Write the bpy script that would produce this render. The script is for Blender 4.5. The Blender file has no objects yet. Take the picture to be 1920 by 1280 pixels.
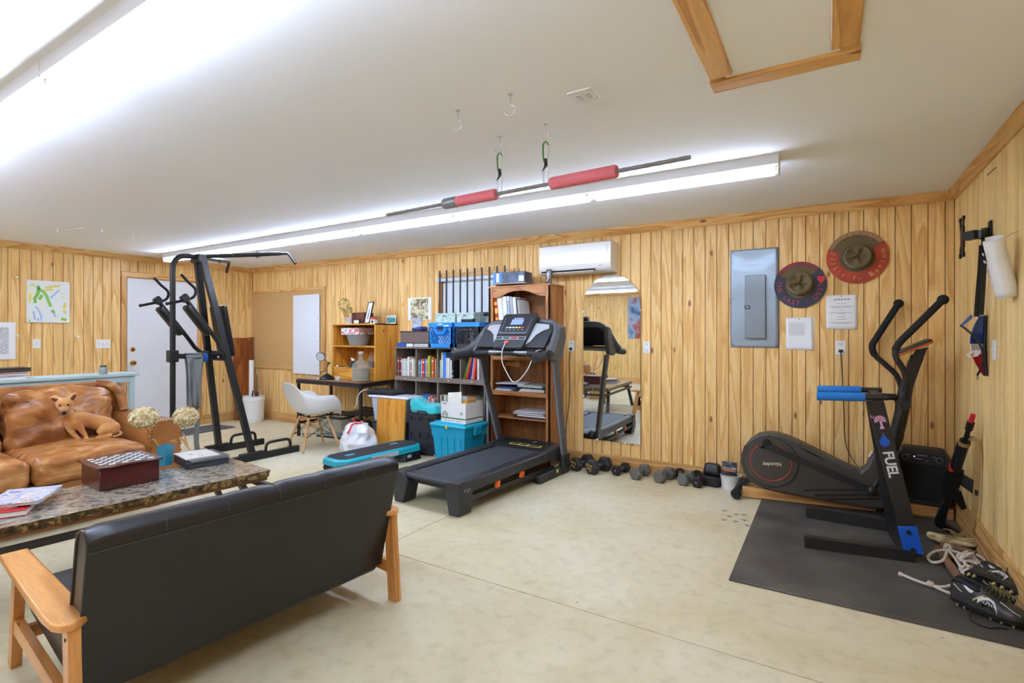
import bpy, bmesh, math, random
from mathutils import Vector, Matrix, Euler, noise
random.seed(7)
S = bpy.context.scene
COL = S.collection
R = math.radians
# ------------------------------------------------------------------ camera, world, exposure
H = 2.44                       # ceiling height
CAMZ = 1.366
cd = bpy.data.cameras.new('camera'); cam = bpy.data.objects.new('camera', cd); COL.objects.link(cam)
cam.location = (0, 0, CAMZ); cam.rotation_euler = (R(90), 0, math.atan(595/970))
cd.sensor_width = 36; cd.lens = 970/1920*36; cd.shift_y = -14/1920; cd.clip_start = 0.02
S.camera = cam
w = bpy.data.worlds.new('daylight'); S.world = w; w.use_nodes = True
bgn = w.node_tree.nodes['Background']; bgn.inputs[0].default_value = (0.80, 0.90, 1.0, 1); bgn.inputs[1].default_value = 2.2
S.view_settings.view_transform = 'Standard'; S.view_settings.look = 'None'
S.view_settings.gamma = 1.0; S.view_settings.use_curve_mapping = False
S.view_settings.exposure = 0.37
TUBE_POWER = 24.0              # radiance of every fluorescent tube
# ------------------------------------------------------------------ materials
def lin(h):
    h = h.lstrip('#'); out = []
    for i in (0, 2, 4):
        c = int(h[i:i+2], 16)/255
        out.append(c/12.92 if c <= .04045 else ((c+.055)/1.055)**2.4)
    return (*out, 1)
MC = {}
def newmat(name):
    m = bpy.data.materials.new(name); m.use_nodes = True
    nt = m.node_tree; b = nt.nodes['Principled BSDF']
    return m, nt, b
def mat(name, col, rough=.5, metal=0, spec=.5, bump=0, bscale=60, em=0, alpha=1, trans=0, coat=0, var=0, vscale=4, ior=1.45, sheen=0):
    if name in MC: return MC[name]
    m, nt, b = newmat(name); c = lin(col) if isinstance(col, str) else col
    b.inputs['Base Color'].default_value = c; b.inputs['Roughness'].default_value = rough
    b.inputs['Metallic'].default_value = metal; b.inputs['Specular IOR Level'].default_value = spec
    b.inputs['IOR'].default_value = ior
    if coat: b.inputs['Coat Weight'].default_value = coat; b.inputs['Coat Roughness'].default_value = .12
    if sheen: b.inputs['Sheen Weight'].default_value = sheen
    if em: b.inputs['Emission Color'].default_value = c; b.inputs['Emission Strength'].default_value = em
    if trans: b.inputs['Transmission Weight'].default_value = trans
    if alpha < 1: b.inputs['Alpha'].default_value = alpha
    if bump or var:
        tc = nt.nodes.new('ShaderNodeTexCoord')
        if var:
            n = nt.nodes.new('ShaderNodeTexNoise'); n.inputs['Scale'].default_value = vscale; n.inputs['Detail'].default_value = 6
            r = nt.nodes.new('ShaderNodeMapRange'); r.inputs[1].default_value = .3; r.inputs[2].default_value = .7
            r.inputs[3].default_value = 1-var; r.inputs[4].default_value = 1+var*.6
            x = nt.nodes.new('ShaderNodeVectorMath'); x.operation = 'SCALE'; x.inputs[0].default_value = c[:3]
            nt.links.new(tc.outputs['Object'], n.inputs['Vector']); nt.links.new(n.outputs[0], r.inputs[0])
            nt.links.new(r.outputs[0], x.inputs['Scale']); nt.links.new(x.outputs[0], b.inputs['Base Color'])
        if bump:
            n2 = nt.nodes.new('ShaderNodeTexNoise'); n2.inputs['Scale'].default_value = bscale; n2.inputs['Detail'].default_value = 4
            bp = nt.nodes.new('ShaderNodeBump'); bp.inputs['Strength'].default_value = bump; bp.inputs['Distance'].default_value = .01
            nt.links.new(tc.outputs['Object'], n2.inputs['Vector']); nt.links.new(n2.outputs[0], bp.inputs['Height'])
            nt.links.new(bp.outputs[0], b.inputs['Normal'])
    MC[name] = m
    return m
def ramp(nt, stops):
    r = nt.nodes.new('ShaderNodeValToRGB'); e = r.color_ramp.elements
    while len(e) < len(stops): e.new(.5)
    for i, (p, c) in enumerate(stops):
        e[i].position = p; e[i].color = lin(c) if isinstance(c, str) else c
    return r
def wood(name, light, dark, mid=None, axis='Z', scale=1.0, rough=.45, rings=4.0, knots=True, randomize=True, coat=0, spec=.4):
    """sawn timber: noise stretched along the grain, cathedral figure from warped bands, per-piece variation"""
    if name in MC: return MC[name]
    m, nt, b = newmat(name); L = nt.links.new; N = nt.nodes.new
    tc = N('ShaderNodeTexCoord'); mp = N('ShaderNodeMapping')
    sc = {'Z': (1, 1, .085), 'X': (.085, 1, 1), 'Y': (1, .085, 1)}[axis]
    mp.inputs['Scale'].default_value = tuple(s*scale for s in sc)
    src = tc.outputs['Object']
    if randomize:
        oi = N('ShaderNodeObjectInfo'); mul = N('ShaderNodeVectorMath'); mul.operation = 'SCALE'; mul.inputs[0].default_value = (13.1, 7.7, 9.3)
        L(oi.outputs['Random'], mul.inputs['Scale']); ad = N('ShaderNodeVectorMath'); ad.operation = 'ADD'
        L(tc.outputs['Object'], ad.inputs[0]); L(mul.outputs[0], ad.inputs[1]); src = ad.outputs[0]
    L(src, mp.inputs['Vector'])
    n1 = N('ShaderNodeTexNoise'); n1.inputs['Scale'].default_value = 6.5; n1.inputs['Detail'].default_value = 2.0; n1.inputs['Distortion'].default_value = .3
    L(mp.outputs[0], n1.inputs['Vector'])
    mu = N('ShaderNodeMath'); mu.operation = 'MULTIPLY'; mu.inputs[1].default_value = rings*2.2; L(n1.outputs[0], mu.inputs[0])
    fr = N('ShaderNodeMath'); fr.operation = 'FRACT'; L(mu.outputs[0], fr.inputs[0])
    r1 = ramp(nt, [(0, light), (.55, mid or light), (.86, dark), (1, light)]); L(fr.outputs[0], r1.inputs[0])
    n2 = N('ShaderNodeTexNoise'); n2.inputs['Scale'].default_value = 150; n2.inputs['Detail'].default_value = 3; L(mp.outputs[0], n2.inputs['Vector'])
    mr = N('ShaderNodeMapRange'); mr.inputs[1].default_value = .25; mr.inputs[2].default_value = .75; mr.inputs[3].default_value = .86; mr.inputs[4].default_value = 1.1
    L(n2.outputs[0], mr.inputs[0])
    vs = N('ShaderNodeVectorMath'); vs.operation = 'SCALE'; L(r1.outputs[0], vs.inputs[0]); L(mr.outputs[0], vs.inputs['Scale']); out = vs.outputs[0]
    if randomize:
        mr2 = N('ShaderNodeMapRange'); mr2.inputs[3].default_value = .93; mr2.inputs[4].default_value = 1.07; L(oi.outputs['Random'], mr2.inputs[0])
        v2 = N('ShaderNodeVectorMath'); v2.operation = 'SCALE'; L(out, v2.inputs[0]); L(mr2.outputs[0], v2.inputs['Scale']); out = v2.outputs[0]
    if knots:
        vo = N('ShaderNodeTexVoronoi'); vo.inputs['Scale'].default_value = 1.0
        mk = N('ShaderNodeMapping'); mk.inputs['Scale'].default_value = {'Z': (5, 5, 2.2), 'X': (2.2, 5, 5), 'Y': (5, 2.2, 5)}[axis]
        L(src, mk.inputs['Vector']); L(mk.outputs[0], vo.inputs['Vector'])
        rk = ramp(nt, [(0, '#5a3113'), (.045, '#7d4a1c'), (.09, '#ffffff'), (1, '#ffffff')]); L(vo.outputs['Distance'], rk.inputs[0])
        mx = N('ShaderNodeMix'); mx.data_type = 'RGBA'; mx.blend_type = 'MULTIPLY'; mx.inputs[0].default_value = .8
        L(out, mx.inputs[6]); L(rk.outputs[0], mx.inputs[7]); out = mx.outputs[2]
    L(out, b.inputs['Base Color']); b.inputs['Roughness'].default_value = rough; b.inputs['Specular IOR Level'].default_value = spec
    if coat: b.inputs['Coat Weight'].default_value = coat; b.inputs['Coat Roughness'].default_value = .15
    bp = N('ShaderNodeBump'); bp.inputs['Strength'].default_value = .12; bp.inputs['Distance'].default_value = .004
    L(n2.outputs[0], bp.inputs['Height']); L(bp.outputs[0], b.inputs['Normal'])
    MC[name] = m
    return m
def patch(name, stops, scale=8, detail=6, rough=.5, coords='Object', stretch=(1, 1, 1), bump=0, coat=0, voronoi=False, distort=0, metal=0):
    """printed or mottled surface: a noise through a colour ramp"""
    if name in MC: return MC[name]
    m, nt, b = newmat(name); L = nt.links.new; N = nt.nodes.new
    tc = N('ShaderNodeTexCoord'); mp = N('ShaderNodeMapping'); mp.inputs['Scale'].default_value = stretch
    L(tc.outputs[coords], mp.inputs[0])
    if voronoi:
        n = N('ShaderNodeTexVoronoi'); n.inputs['Scale'].default_value = scale; o = n.outputs['Color']
        sp = N('ShaderNodeSeparateColor'); L(mp.outputs[0], n.inputs['Vector']); L(o, sp.inputs[0]); o = sp.outputs[0]
    else:
        n = N('ShaderNodeTexNoise'); n.inputs['Scale'].default_value = scale; n.inputs['Detail'].default_value = detail; n.inputs['Distortion'].default_value = distort
        L(mp.outputs[0], n.inputs['Vector']); o = n.outputs[0]
    r = ramp(nt, stops); L(o, r.inputs[0]); L(r.outputs[0], b.inputs['Base Color'])
    b.inputs['Roughness'].default_value = rough; b.inputs['Metallic'].default_value = metal
    if coat: b.inputs['Coat Weight'].default_value = coat
    if bump:
        bp = N('ShaderNodeBump'); bp.inputs['Strength'].default_value = bump; bp.inputs['Distance'].default_value = .01
        L(o, bp.inputs['Height']); L(bp.outputs[0], b.inputs['Normal'])
    MC[name] = m
    return m
# ------------------------------------------------------------------ mesh builder
class M:
    def __init__(s, T=None): s.v = []; s.f = []; s.mi = []; s.cur = 0; s.T = T
    def add(s, vs, fs):
        o = len(s.v)
        if s.T is not None: vs = [s.T @ Vector(p) for p in vs]
        s.v += [tuple(p) for p in vs]
        for f in fs: s.f.append([i+o for i in f]); s.mi.append(s.cur)
        return s
    def box(s, c, d, rot=None, b=0):
        x, y, z = d[0]/2, d[1]/2, d[2]/2
        if b: b = min(b, x*.98, y*.98, z*.98)
        if not b:
            vs = [(i*x, j*y, k*z) for i in (-1, 1) for j in (-1, 1) for k in (-1, 1)]
            fs = [(0, 1, 3, 2), (4, 6, 7, 5), (0, 4, 5, 1), (2, 3, 7, 6), (0, 2, 6, 4), (1, 5, 7, 3)]
        else:
            vs = []; idx = {}
            for i in (-1, 1):
                for j in (-1, 1):
                    for k in (-1, 1):
                        for a in range(3):
                            p = [i*(x-b), j*(y-b), k*(z-b)]; p[a] = (i*x, j*y, k*z)[a]
                            idx[(i, j, k, a)] = len(vs); vs.append(tuple(p))
            fs = []
            for a in range(3):
                o1, o2 = [q for q in range(3) if q != a]
                for sg in (-1, 1):
                    q = []
                    for u, v in ((-1, -1), (1, -1), (1, 1), (-1, 1)):
                        t = [0, 0, 0]; t[a] = sg; t[o1] = u; t[o2] = v; q.append(idx[(*t, a)])
                    fs.append(q)
                for u in (-1, 1):
                    for v in (-1, 1):
                        t1 = [0, 0, 0]; t1[o1] = u; t1[o2] = v; q = []
                        for sg in (-1, 1):
                            t1[a] = sg; q.append((tuple(t1), sg))
                        fs.append([idx[(*q[0][0], o1)], idx[(*q[1][0], o1)], idx[(*q[1][0], o2)], idx[(*q[0][0], o2)]])
            for i in (-1, 1):
                for j in (-1, 1):
                    for k in (-1, 1): fs.append([idx[(i, j, k, 0)], idx[(i, j, k, 1)], idx[(i, j, k, 2)]])
        m = (Euler(rot).to_matrix() if rot else Matrix.Identity(3)); c = Vector(c)
        return s.add([m @ Vector(p) + c for p in vs], fs)
    def rbox(s, c, d, r, n=6, rot=None, fn=None):
        """box with fully rounded edges (cushions, housings); fn bends each point afterwards"""
        hx = [q/2 for q in d]; r = min(r, *[q*.999 for q in hx]); vs = []; fs = []; key = {}
        m = (Euler(rot).to_matrix() if rot else Matrix.Identity(3)); c = Vector(c)
        def vid(t):
            k = tuple(round(q, 5) for q in t)
            if k not in key:
                p = [0, 0, 0]
                for a in range(3):
                    q = t[a]; h = hx[a]
                    p[a] = q*h
                inner = Vector([max(-(hx[a]-r), min(hx[a]-r, p[a])) for a in range(3)])
                dv = Vector(p)-inner
                if dv.length > 1e-9: dv = dv.normalized()*r
                q = inner+dv
                if fn: q = Vector(fn(q))
                key[k] = len(vs); vs.append(m @ q + c)
            return key[k]
        def st(a):
            e = r/hx[a]; k = 3; L = [-1+e*(1-math.cos(math.pi/2*i/k)) if 0 else -1+e*i/k for i in range(k)]
            mid = [-1+e+(2-2*e)*i/n for i in range(n+1)] if e < .999 else [0]
            return L+mid+[-q for q in L[::-1]]
        for a in range(3):
            o1, o2 = [q for q in range(3) if q != a]; A = st(o1); B = st(o2)
            for sg in (-1, 1):
                for i in range(len(A)-1):
                    for j in range(len(B)-1):
                        q = []
                        for u, v in ((A[i], B[j]), (A[i+1], B[j]), (A[i+1], B[j+1]), (A[i], B[j+1])):
                            t = [0, 0, 0]; t[a] = sg; t[o1] = u; t[o2] = v; q.append(vid(t))
                        if (sg > 0) != (a == 1): q = q[:]
                        else: q = q[::-1]
                        if len(set(q)) >= 3: fs.append(list(dict.fromkeys(q)))
        return s.add(vs, fs)
    def tube(s, pts, r, n=10, cap=True, flat=1.0, up=None, closed=False):
        P = [Vector(p) for p in pts]; k = len(P); rs = r if isinstance(r, (list, tuple)) else [r]*k
        vs = []; fs = []; prev = None
        for i in range(k):
            if closed: t = (P[(i+1) % k]-P[i-1])
            else: t = (P[min(i+1, k-1)]-P[max(i-1, 0)])
            t = t.normalized() if t.length > 1e-9 else Vector((0, 0, 1))
            if prev is None:
                a = Vector(up) if up else (Vector((0, 0, 1)) if abs(t.z) < .9 else Vector((1, 0, 0)))
            else: a = prev
            a = (a-t*a.dot(t)); a = a.normalized() if a.length > 1e-6 else t.orthogonal().normalized()
            prev = a; bb = t.cross(a)
            for j in range(n):
                th = 2*math.pi*j/n
                vs.append(P[i]+a*math.cos(th)*rs[i]*flat+bb*math.sin(th)*rs[i])
        for i in range(k if closed else k-1):
            for j in range(n):
                a0 = i*n+j; a1 = i*n+(j+1) % n; b0 = ((i+1) % k)*n+j; b1 = ((i+1) % k)*n+(j+1) % n
                fs.append((a0, a1, b1, b0))
        if cap and not closed: fs.append(tuple(range(n))[::-1]); fs.append(tuple((k-1)*n+j for j in range(n)))
        return s.add(vs, fs)
    def cyl(s, p0, p1, r0, r1=None, n=16): return s.tube([p0, p1], [r0, r0 if r1 is None else r1], n)
    def bar(s, p0, p1, wd, ht, up=(0, 0, 1)):
        """rectangular bar between two points"""
        P0, P1 = Vector(p0), Vector(p1); t = (P1-P0).normalized(); u = Vector(up); u = (u-t*u.dot(t)).normalized(); q = t.cross(u)
        vs = []
        for P in (P0, P1):
            for a, b in ((-1, -1), (1, -1), (1, 1), (-1, 1)): vs.append(P+q*a*wd/2+u*b*ht/2)
        return s.add(vs, [(3, 2, 1, 0), (4, 5, 6, 7), (0, 1, 5, 4), (1, 2, 6, 5), (2, 3, 7, 6), (3, 0, 4, 7)])
    def lathe(s, prof, c=(0, 0, 0), n=24, rot=None, cap=True):
        vs = []; fs = []; m = (Euler(rot).to_matrix() if rot else Matrix.Identity(3)); c = Vector(c)
        for r, z in prof:
            for j in range(n):
                a = 2*math.pi*j/n; vs.append(m @ Vector((r*math.cos(a), r*math.sin(a), z))+c)
        for i in range(len(prof)-1):
            for j in range(n):
                fs.append((i*n+j, i*n+(j+1) % n, (i+1)*n+(j+1) % n, (i+1)*n+j))
        if cap:
            if prof[0][0] > 1e-6: fs.append(tuple(range(n))[::-1])
            if prof[-1][0] > 1e-6: fs.append(tuple((len(prof)-1)*n+j for j in range(n)))
        return s.add(vs, fs)
    def prism(s, poly, a, b, plane='xz', holes=None):
        """polygon extruded across the remaining axis from a to b"""
        def P(u, v, w): return {'xz': (u, w, v), 'xy': (u, v, w), 'yz': (w, u, v)}[plane]
        n = len(poly); vs = [P(u, v, a) for u, v in poly]+[P(u, v, b) for u, v in poly]
        fs = [tuple(range(n)), tuple(range(2*n-1, n-1, -1))]+[(i, i+n, (i+1) % n+n, (i+1) % n) for i in range(n)]
        return s.add(vs, fs)
    def grid(s, nu, nv, fn, th=0, loop=False):
        vs = [fn(i/(nu-1), j/(nv-1)) for i in range(nu) for j in range(nv)]; fs = []
        for i in range(nu-1):
            for j in range(nv-1): fs.append((i*nv+j, (i+1)*nv+j, (i+1)*nv+j+1, i*nv+j+1))
        return s.add(vs, fs)
    def sphere(s, c, r, n=12, sc=(1, 1, 1), rot=None):
        pr = [(math.sin(math.pi*i/n)*1.0, -math.cos(math.pi*i/n)) for i in range(n+1)]
        vs = []; fs = []; m = (Euler(rot).to_matrix() if rot else Matrix.Identity(3)); c = Vector(c); k = n+4
        for a, z in pr:
            for j in range(k):
                t = 2*math.pi*j/k; vs.append(m @ Vector((a*math.cos(t)*r*sc[0], a*math.sin(t)*r*sc[1], z*r*sc[2]))+c)
        for i in range(n):
            for j in range(k): fs.append((i*k+j, i*k+(j+1) % k, (i+1)*k+(j+1) % k, (i+1)*k+j))
        return s.add(vs, fs)
    def mesh(s, name, mats, sharp=38, weld=True):
        me = bpy.data.meshes.new(name); me.from_pydata(s.v, [], s.f); me.update()
        if not isinstance(mats, (list, tuple)): mats = [mats]
        for m in mats: me.materials.append(m)
        if len(mats) > 1: me.polygons.foreach_set('material_index', s.mi)
        bm = bmesh.new(); bm.from_mesh(me)
        if weld: bmesh.ops.remove_doubles(bm, verts=bm.verts, dist=1e-5)
        bmesh.ops.recalc_face_normals(bm, faces=bm.faces); bm.to_mesh(me); bm.free()
        me.polygons.foreach_set('use_smooth', [True]*len(me.polygons))
        try: me.set_sharp_from_angle(angle=R(sharp))
        except Exception: pass
        return me
    def build(s, name, mats, parent=None, sharp=38, label=None, solid=0, sub=0, weld=True):
        o = bpy.data.objects.new(name, s.mesh(name, mats, sharp, weld)); COL.objects.link(o)
        if parent is not None: o.parent = parent
        if label: o['label'] = label
        if solid:
            md = o.modifiers.new('thickness', 'SOLIDIFY'); md.thickness = solid; md.offset = 0
        if sub:
            md = o.modifiers.new('smooth', 'SUBSURF'); md.levels = sub; md.render_levels = sub
        return o
def tag(o, label, cat, group=None, kind=None):
    o['label'] = label; o['category'] = cat
    if group: o['group'] = group
    if kind: o['kind'] = kind
    return o
def T(name, label, cat, loc=(0, 0, 0), rz=0, group=None):
    o = bpy.data.objects.new(name, None); o.empty_display_size = .1; COL.objects.link(o)
    o.location = loc; o.rotation_euler = (0, 0, rz); return tag(o, label, cat, group)
def struct(o): o['kind'] = 'structure'; return o
def inst(src, name=None, parent=None, loc=None, rot=None, scale=None):
    c = src.copy(); COL.objects.link(c); c.parent = parent
    if loc is not None: c.location = loc
    if rot is not None: c.rotation_euler = rot
    if scale is not None: c.scale = scale
    return c
def copy_tree(o, parent=None):
    c = o.copy(); COL.objects.link(c); c.parent = parent
    for ch in list(o.children): copy_tree(ch, c)
    return c
def spline(pts, k=6, closed=False):
    P = [Vector(p) for p in pts]; n = len(P); out = []
    for i in range(n if closed else n-1):
        p0 = P[(i-1) % n] if (closed or i > 0) else P[0]; p1 = P[i]; p2 = P[(i+1) % n]; p3 = P[(i+2) % n] if (closed or i+2 < n) else P[-1]
        for j in range(k):
            t = j/k; out.append(.5*((2*p1)+(-p0+p2)*t+(2*p0-5*p1+4*p2-p3)*t*t+(-p0+3*p1-3*p2+p3)*t**3))
    if not closed: out.append(P[-1])
    return out
def text(body, size, m, parent=None, loc=(0, 0, 0), rot=(0, 0, 0), name='lettering', ext=.0006, align='CENTER', sx=1, label=None, bold=0, shear=0):
    cu = bpy.data.curves.new(name, 'FONT'); cu.body = body; cu.size = size; cu.extrude = ext; cu.align_x = align; cu.align_y = 'CENTER'
    cu.resolution_u = 3; cu.offset = bold; cu.shear = shear
    o = bpy.data.objects.new('tmp', cu); COL.objects.link(o)
    dg = bpy.context.evaluated_depsgraph_get(); me = bpy.data.meshes.new_from_object(o.evaluated_get(dg))
    bpy.data.objects.remove(o); me.materials.clear(); me.materials.append(m)
    q = bpy.data.objects.new(name, me); COL.objects.link(q); q.location = loc; q.rotation_euler = rot; q.scale = (sx, 1, 1)
    if parent is not None: q.parent = parent
    if label: q['label'] = label
    return q
def arc(c, r, a0, a1, n, z=0):
    return [(c[0]+r*math.cos(R(a0+(a1-a0)*i/n)), c[1]+r*math.sin(R(a0+(a1-a0)*i/n))) for i in range(n+1)]
FB = (R(90), 0, 0)              # lettering on a face that looks toward -Y
FR = (R(90), 0, R(-90))         # lettering on a face that looks toward -X
FL = (R(90), 0, R(90))          # lettering on a face that looks toward +X
# common materials
WHITE = mat('white_plastic', '#e9e9e6', .35); PAPER = mat('paper_white', '#eceded', .8)
BLACK = mat('black_plastic', '#1b1b1d', .42); BLKMET = mat('black_powder_coat', '#1e1f21', .38, spec=.5)
RUBBER = mat('black_rubber', '#161616', .7); CHROME = mat('chrome', '#c8c8c8', .18, 1); STEEL = mat('dull_steel', '#8e9092', .38, 1)
BRASS = mat('brass', '#c49a45', .22, 1); INK = mat('printed_ink', '#3a3a3c', .8); LGREY = mat('light_grey_plastic', '#aeb2b6', .4)
# ------------------------------------------------------------------ room shell
XL, XR, YB, YF = -8.10, .80, 5.03, -3.40      # finished wall faces
pine = wood('pine_panel', '#efc885', '#d6a35b', '#e6b972', axis='Z', rings=3.2, rough=.5)
pine_r = wood('pine_panel_plain', '#f5d596', '#e2b86e', '#eecb86', axis='Z', rings=2.0, rough=.5, knots=False)
pine_trim_x = wood('pine_trim_x', '#e0b270', '#bf8746', '#d5a15c', axis='X', rings=4, rough=.4)
pine_trim_y = wood('pine_trim_y', '#e0b270', '#bf8746', '#d5a15c', axis='Y', rings=4, rough=.4)
pine_trim_z = wood('pine_trim_z', '#d8a566', '#b07838', '#c99253', axis='Z', rings=3, rough=.4, knots=False)
groove = mat('groove_wood', '#a06c30', .8)  # plain brown of the backing wood seen between planks
ceilm = mat('ceiling_paint', '#f2f4f8', .9, spec=.2, bump=.03, bscale=25)
# concrete
def concrete():
    m, nt, b = newmat('concrete_floor'); L = nt.links.new; N = nt.nodes.new
    tc = N('ShaderNodeTexCoord')
    n = N('ShaderNodeTexNoise'); n.inputs['Scale'].default_value = .9; n.inputs['Detail'].default_value = 9; n.inputs['Roughness'].default_value = .62; n.inputs['Distortion'].default_value = .4
    L(tc.outputs['Object'], n.inputs['Vector'])
    r = ramp(nt, [(.28, '#baac88'), (.45, '#cec19b'), (.6, '#d8ceb0'), (.78, '#e2dac4')]); L(n.outputs[0], r.inputs[0])
    n2 = N('ShaderNodeTexNoise'); n2.inputs['Scale'].default_value = 14; n2.inputs['Detail'].default_value = 8; L(tc.outputs['Object'], n2.inputs['Vector'])
    r2 = ramp(nt, [(.3, (.84, .83, .80, 1)), (.5, (1, 1, 1, 1)), (.72, (1.0, .99, .97, 1))]); L(n2.outputs[0], r2.inputs[0])
    mx = N('ShaderNodeMix'); mx.data_type = 'RGBA'; mx.blend_type = 'MULTIPLY'; mx.inputs[0].default_value = .85; L(r.outputs[0], mx.inputs[6]); L(r2.outputs[0], mx.inputs[7])
    # tiny specks and scuffs
    vo = N('ShaderNodeTexVoronoi'); vo.inputs['Scale'].default_value = 3.1; L(tc.outputs['Object'], vo.inputs['Vector'])
    r3 = ramp(nt, [(0, '#6d675c'), (.012, '#8d8778'), (.03, '#ffffff')]); L(vo.outputs['Distance'], r3.inputs[0])
    m2 = N('ShaderNodeMix'); m2.data_type = 'RGBA'; m2.blend_type = 'MULTIPLY'; m2.inputs[0].default_value = .7; L(mx.outputs[2], m2.inputs[6]); L(r3.outputs[0], m2.inputs[7])
    L(m2.outputs[2], b.inputs['Base Color'])
    rr = N('ShaderNodeMapRange'); rr.inputs[3].default_value = .38; rr.inputs[4].default_value = .62; L(n2.outputs[0], rr.inputs[0]); L(rr.outputs[0], b.inputs['Roughness'])
    bp = N('ShaderNodeBump'); bp.inputs['Strength'].default_value = .08; bp.inputs['Distance'].default_value = .01; L(n2.outputs[0], bp.inputs['Height']); L(bp.outputs[0], b.inputs['Normal'])
    return m
CONC = concrete()
# slab bays with real joints between them
JX, JY, G = -2.44, 2.365, .003
fl = bpy.data.objects.new('floor', None); COL.objects.link(fl); struct(fl)
mm = M()
mm.box(((XL+XR)/2, (YB+YF)/2, -.09), (XR-XL+.3, YB-YF+.3, .1)); mm.build('slab_base', mat('joint_dirt', '#4a443b', .95), fl)
xs = [XL-.1, -5.4, JX, XR+.1]; ys = [YF-.1, JY-2.6, JY, YB+.1]
for i in range(3):
    for j in range(3):
        m_ = M(); x0, x1, y0, y1 = xs[i]+G, xs[i+1]-G, ys[j]+G, ys[j+1]-G
        m_.box(((x0+x1)/2, (y0+y1)/2, -.02), (x1-x0, y1-y0, .04), b=.002); m_.build('concrete_slab', CONC, fl)
m_ = M(); m_.box(((XL+XR)/2, (YB+YF)/2, H+.04), (XR-XL+.3, YB-YF+.3, .08)); struct(m_.build('ceiling', ceilm))
# walls: dark backing sheet, planks in front of it
PW, PT, GAP = .1016, .012, .0045
def plank_wall(name, axis, face, a0, a1, z0, z1, off, holes, inward, pm, gap=GAP):
    """axis 'x': wall runs along X at Y=face; inward is the sign of the room side; holes = (a,b,z0,z1)"""
    ms = M(); back = face-inward*(PT+.03)
    def put(mb, u0, u1, v0, v1, d0, d1):
        if axis == 'x': mb.box(((u0+u1)/2, (d0+d1)/2, (v0+v1)/2), (u1-u0, abs(d1-d0), v1-v0))
        else: mb.box(((d0+d1)/2, (u0+u1)/2, (v0+v1)/2), (abs(d1-d0), u1-u0, v1-v0))
    # backing split around see-through holes
    hs = [h for h in holes if h[4]]
    if hs:
        h = hs[0]
        for u0, u1, v0, v1 in ((a0-.1, h[0], z0, z1), (h[1], a1+.1, z0, z1), (h[0], h[1], z0, h[2]), (h[0], h[1], h[3], z1)):
            put(ms, u0, u1, v0, v1, back-inward*.06, back+inward*.028)
    else: put(ms, a0-.1, a1+.1, z0, z1, back-inward*.06, back+inward*.028)
    wl = struct(ms.build(name, groove))
    cache = {}
    k = math.floor((a0-off)/PW)
    while off+k*PW < a1:
        u0 = max(a0, off+k*PW)+gap/2; u1 = min(a1, off+(k+1)*PW)-gap/2; k += 1
        if u1-u0 < .008: continue
        segs = [(z0, z1)]
        for h in holes:
            if u1 > h[0]+.03 and u0 < h[1]-.03:
                segs = [s2 for s_ in segs for s2 in ((s_[0], min(s_[1], h[2])), (max(s_[0], h[3]), s_[1])) if s2[1]-s2[0] > .03]
        for v0, v1 in segs:
            key = (round(u1-u0, 3), round(v1-v0, 3))
            if key not in cache:
                q = M(); dx, dy = ((u1-u0), PT) if axis == 'x' else (PT, (u1-u0))
                q.box((0, 0, 0), (dx, dy, v1-v0), b=.0022); cache[key] = q.mesh('plank', pm)
            o = bpy.data.objects.new('plank', cache[key]); COL.objects.link(o); o.parent = wl
            c = (u0+u1)/2; d = face-inward*PT/2
            o.location = (c, d, (v0+v1)/2) if axis == 'x' else (d, c, (v0+v1)/2)
    return wl
WIN = (-4.10, -3.05, 1.06, 2.04)       # daylight opening in the back wall
WB = plank_wall('wall_back', 'x', YB, XL, XR, 0, H, -.068, [(WIN[0], WIN[1], WIN[2], WIN[3], True)], -1, pine)
DOOR = (3.236, 4.149, 0, 2.13)
WL = plank_wall('wall_left', 'y', XL, YF, YB, 0, H, 2.053, [(DOOR[0], DOOR[1], 0, DOOR[3], False)], 1, pine)
WR = plank_wall('wall_right', 'y', XR, YF, YB, 0, H, .02, [], -1, pine_r, gap=.002)
WFR = plank_wall('wall_front', 'x', YF, XL, XR, 0, H, 0.03, [], 1, pine)
# crown moulding: a sloped board where wall meets ceiling
def crown(name, p0, p1, inx, iny, m):
    d = Vector(p1)-Vector(p0); q = M(); prof = [(0, 0), (0, -.075), (.012, -.075), (.030, -.030), (.042, -.012), (.042, 0)]
    vs = []
    for P in (p0, p1):
        for a, z in prof: vs.append((P[0]+inx*a, P[1]+iny*a, H+z))
    n = len(prof); q.add(vs, [tuple(range(n)), tuple(range(2*n-1, n-1, -1))]+[(i, (i+1) % n, (i+1) % n+n, i+n) for i in range(n)])
    struct(q.build(name, m, sharp=20))
crown('trim_1', (XL, YB), (XR, YB), 0, -1, pine_trim_x); crown('trim_2', (XL, YF), (XL, YB), 1, 0, pine_trim_y)
crown('trim_3', (XR, YF), (XR, YB), -1, 0, pine_trim_y); crown('trim_4', (XL, YF), (XR, YF), 0, 1, pine_trim_x)
def base(name, a, b, m, h=.135):
    q = M(); c = [(a[i]+b[i])/2 for i in range(2)]; q.box((c[0], c[1], h/2), (max(.018, abs(b[0]-a[0])), max(.018, abs(b[1]-a[1])), h), b=.004); struct(q.build(name, m))
base('baseboard_back', (XL, YB-.009), (XR, YB-.009), wood('pine_base_x', '#d3a465', '#b98546', '#cb9a5a', axis='X', rings=2, knots=False))
pby = wood('pine_base_y', '#d8ac6c', '#9d6b35', '#c99959', axis='Y', rings=5)
base('baseboard_right', (XR-.009, YF), (XR-.009, YB-.018), pby, .20); base('baseboard_left', (XL+.009, DOOR[1]+.09), (XL+.009, YB-.018), pby)
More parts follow.
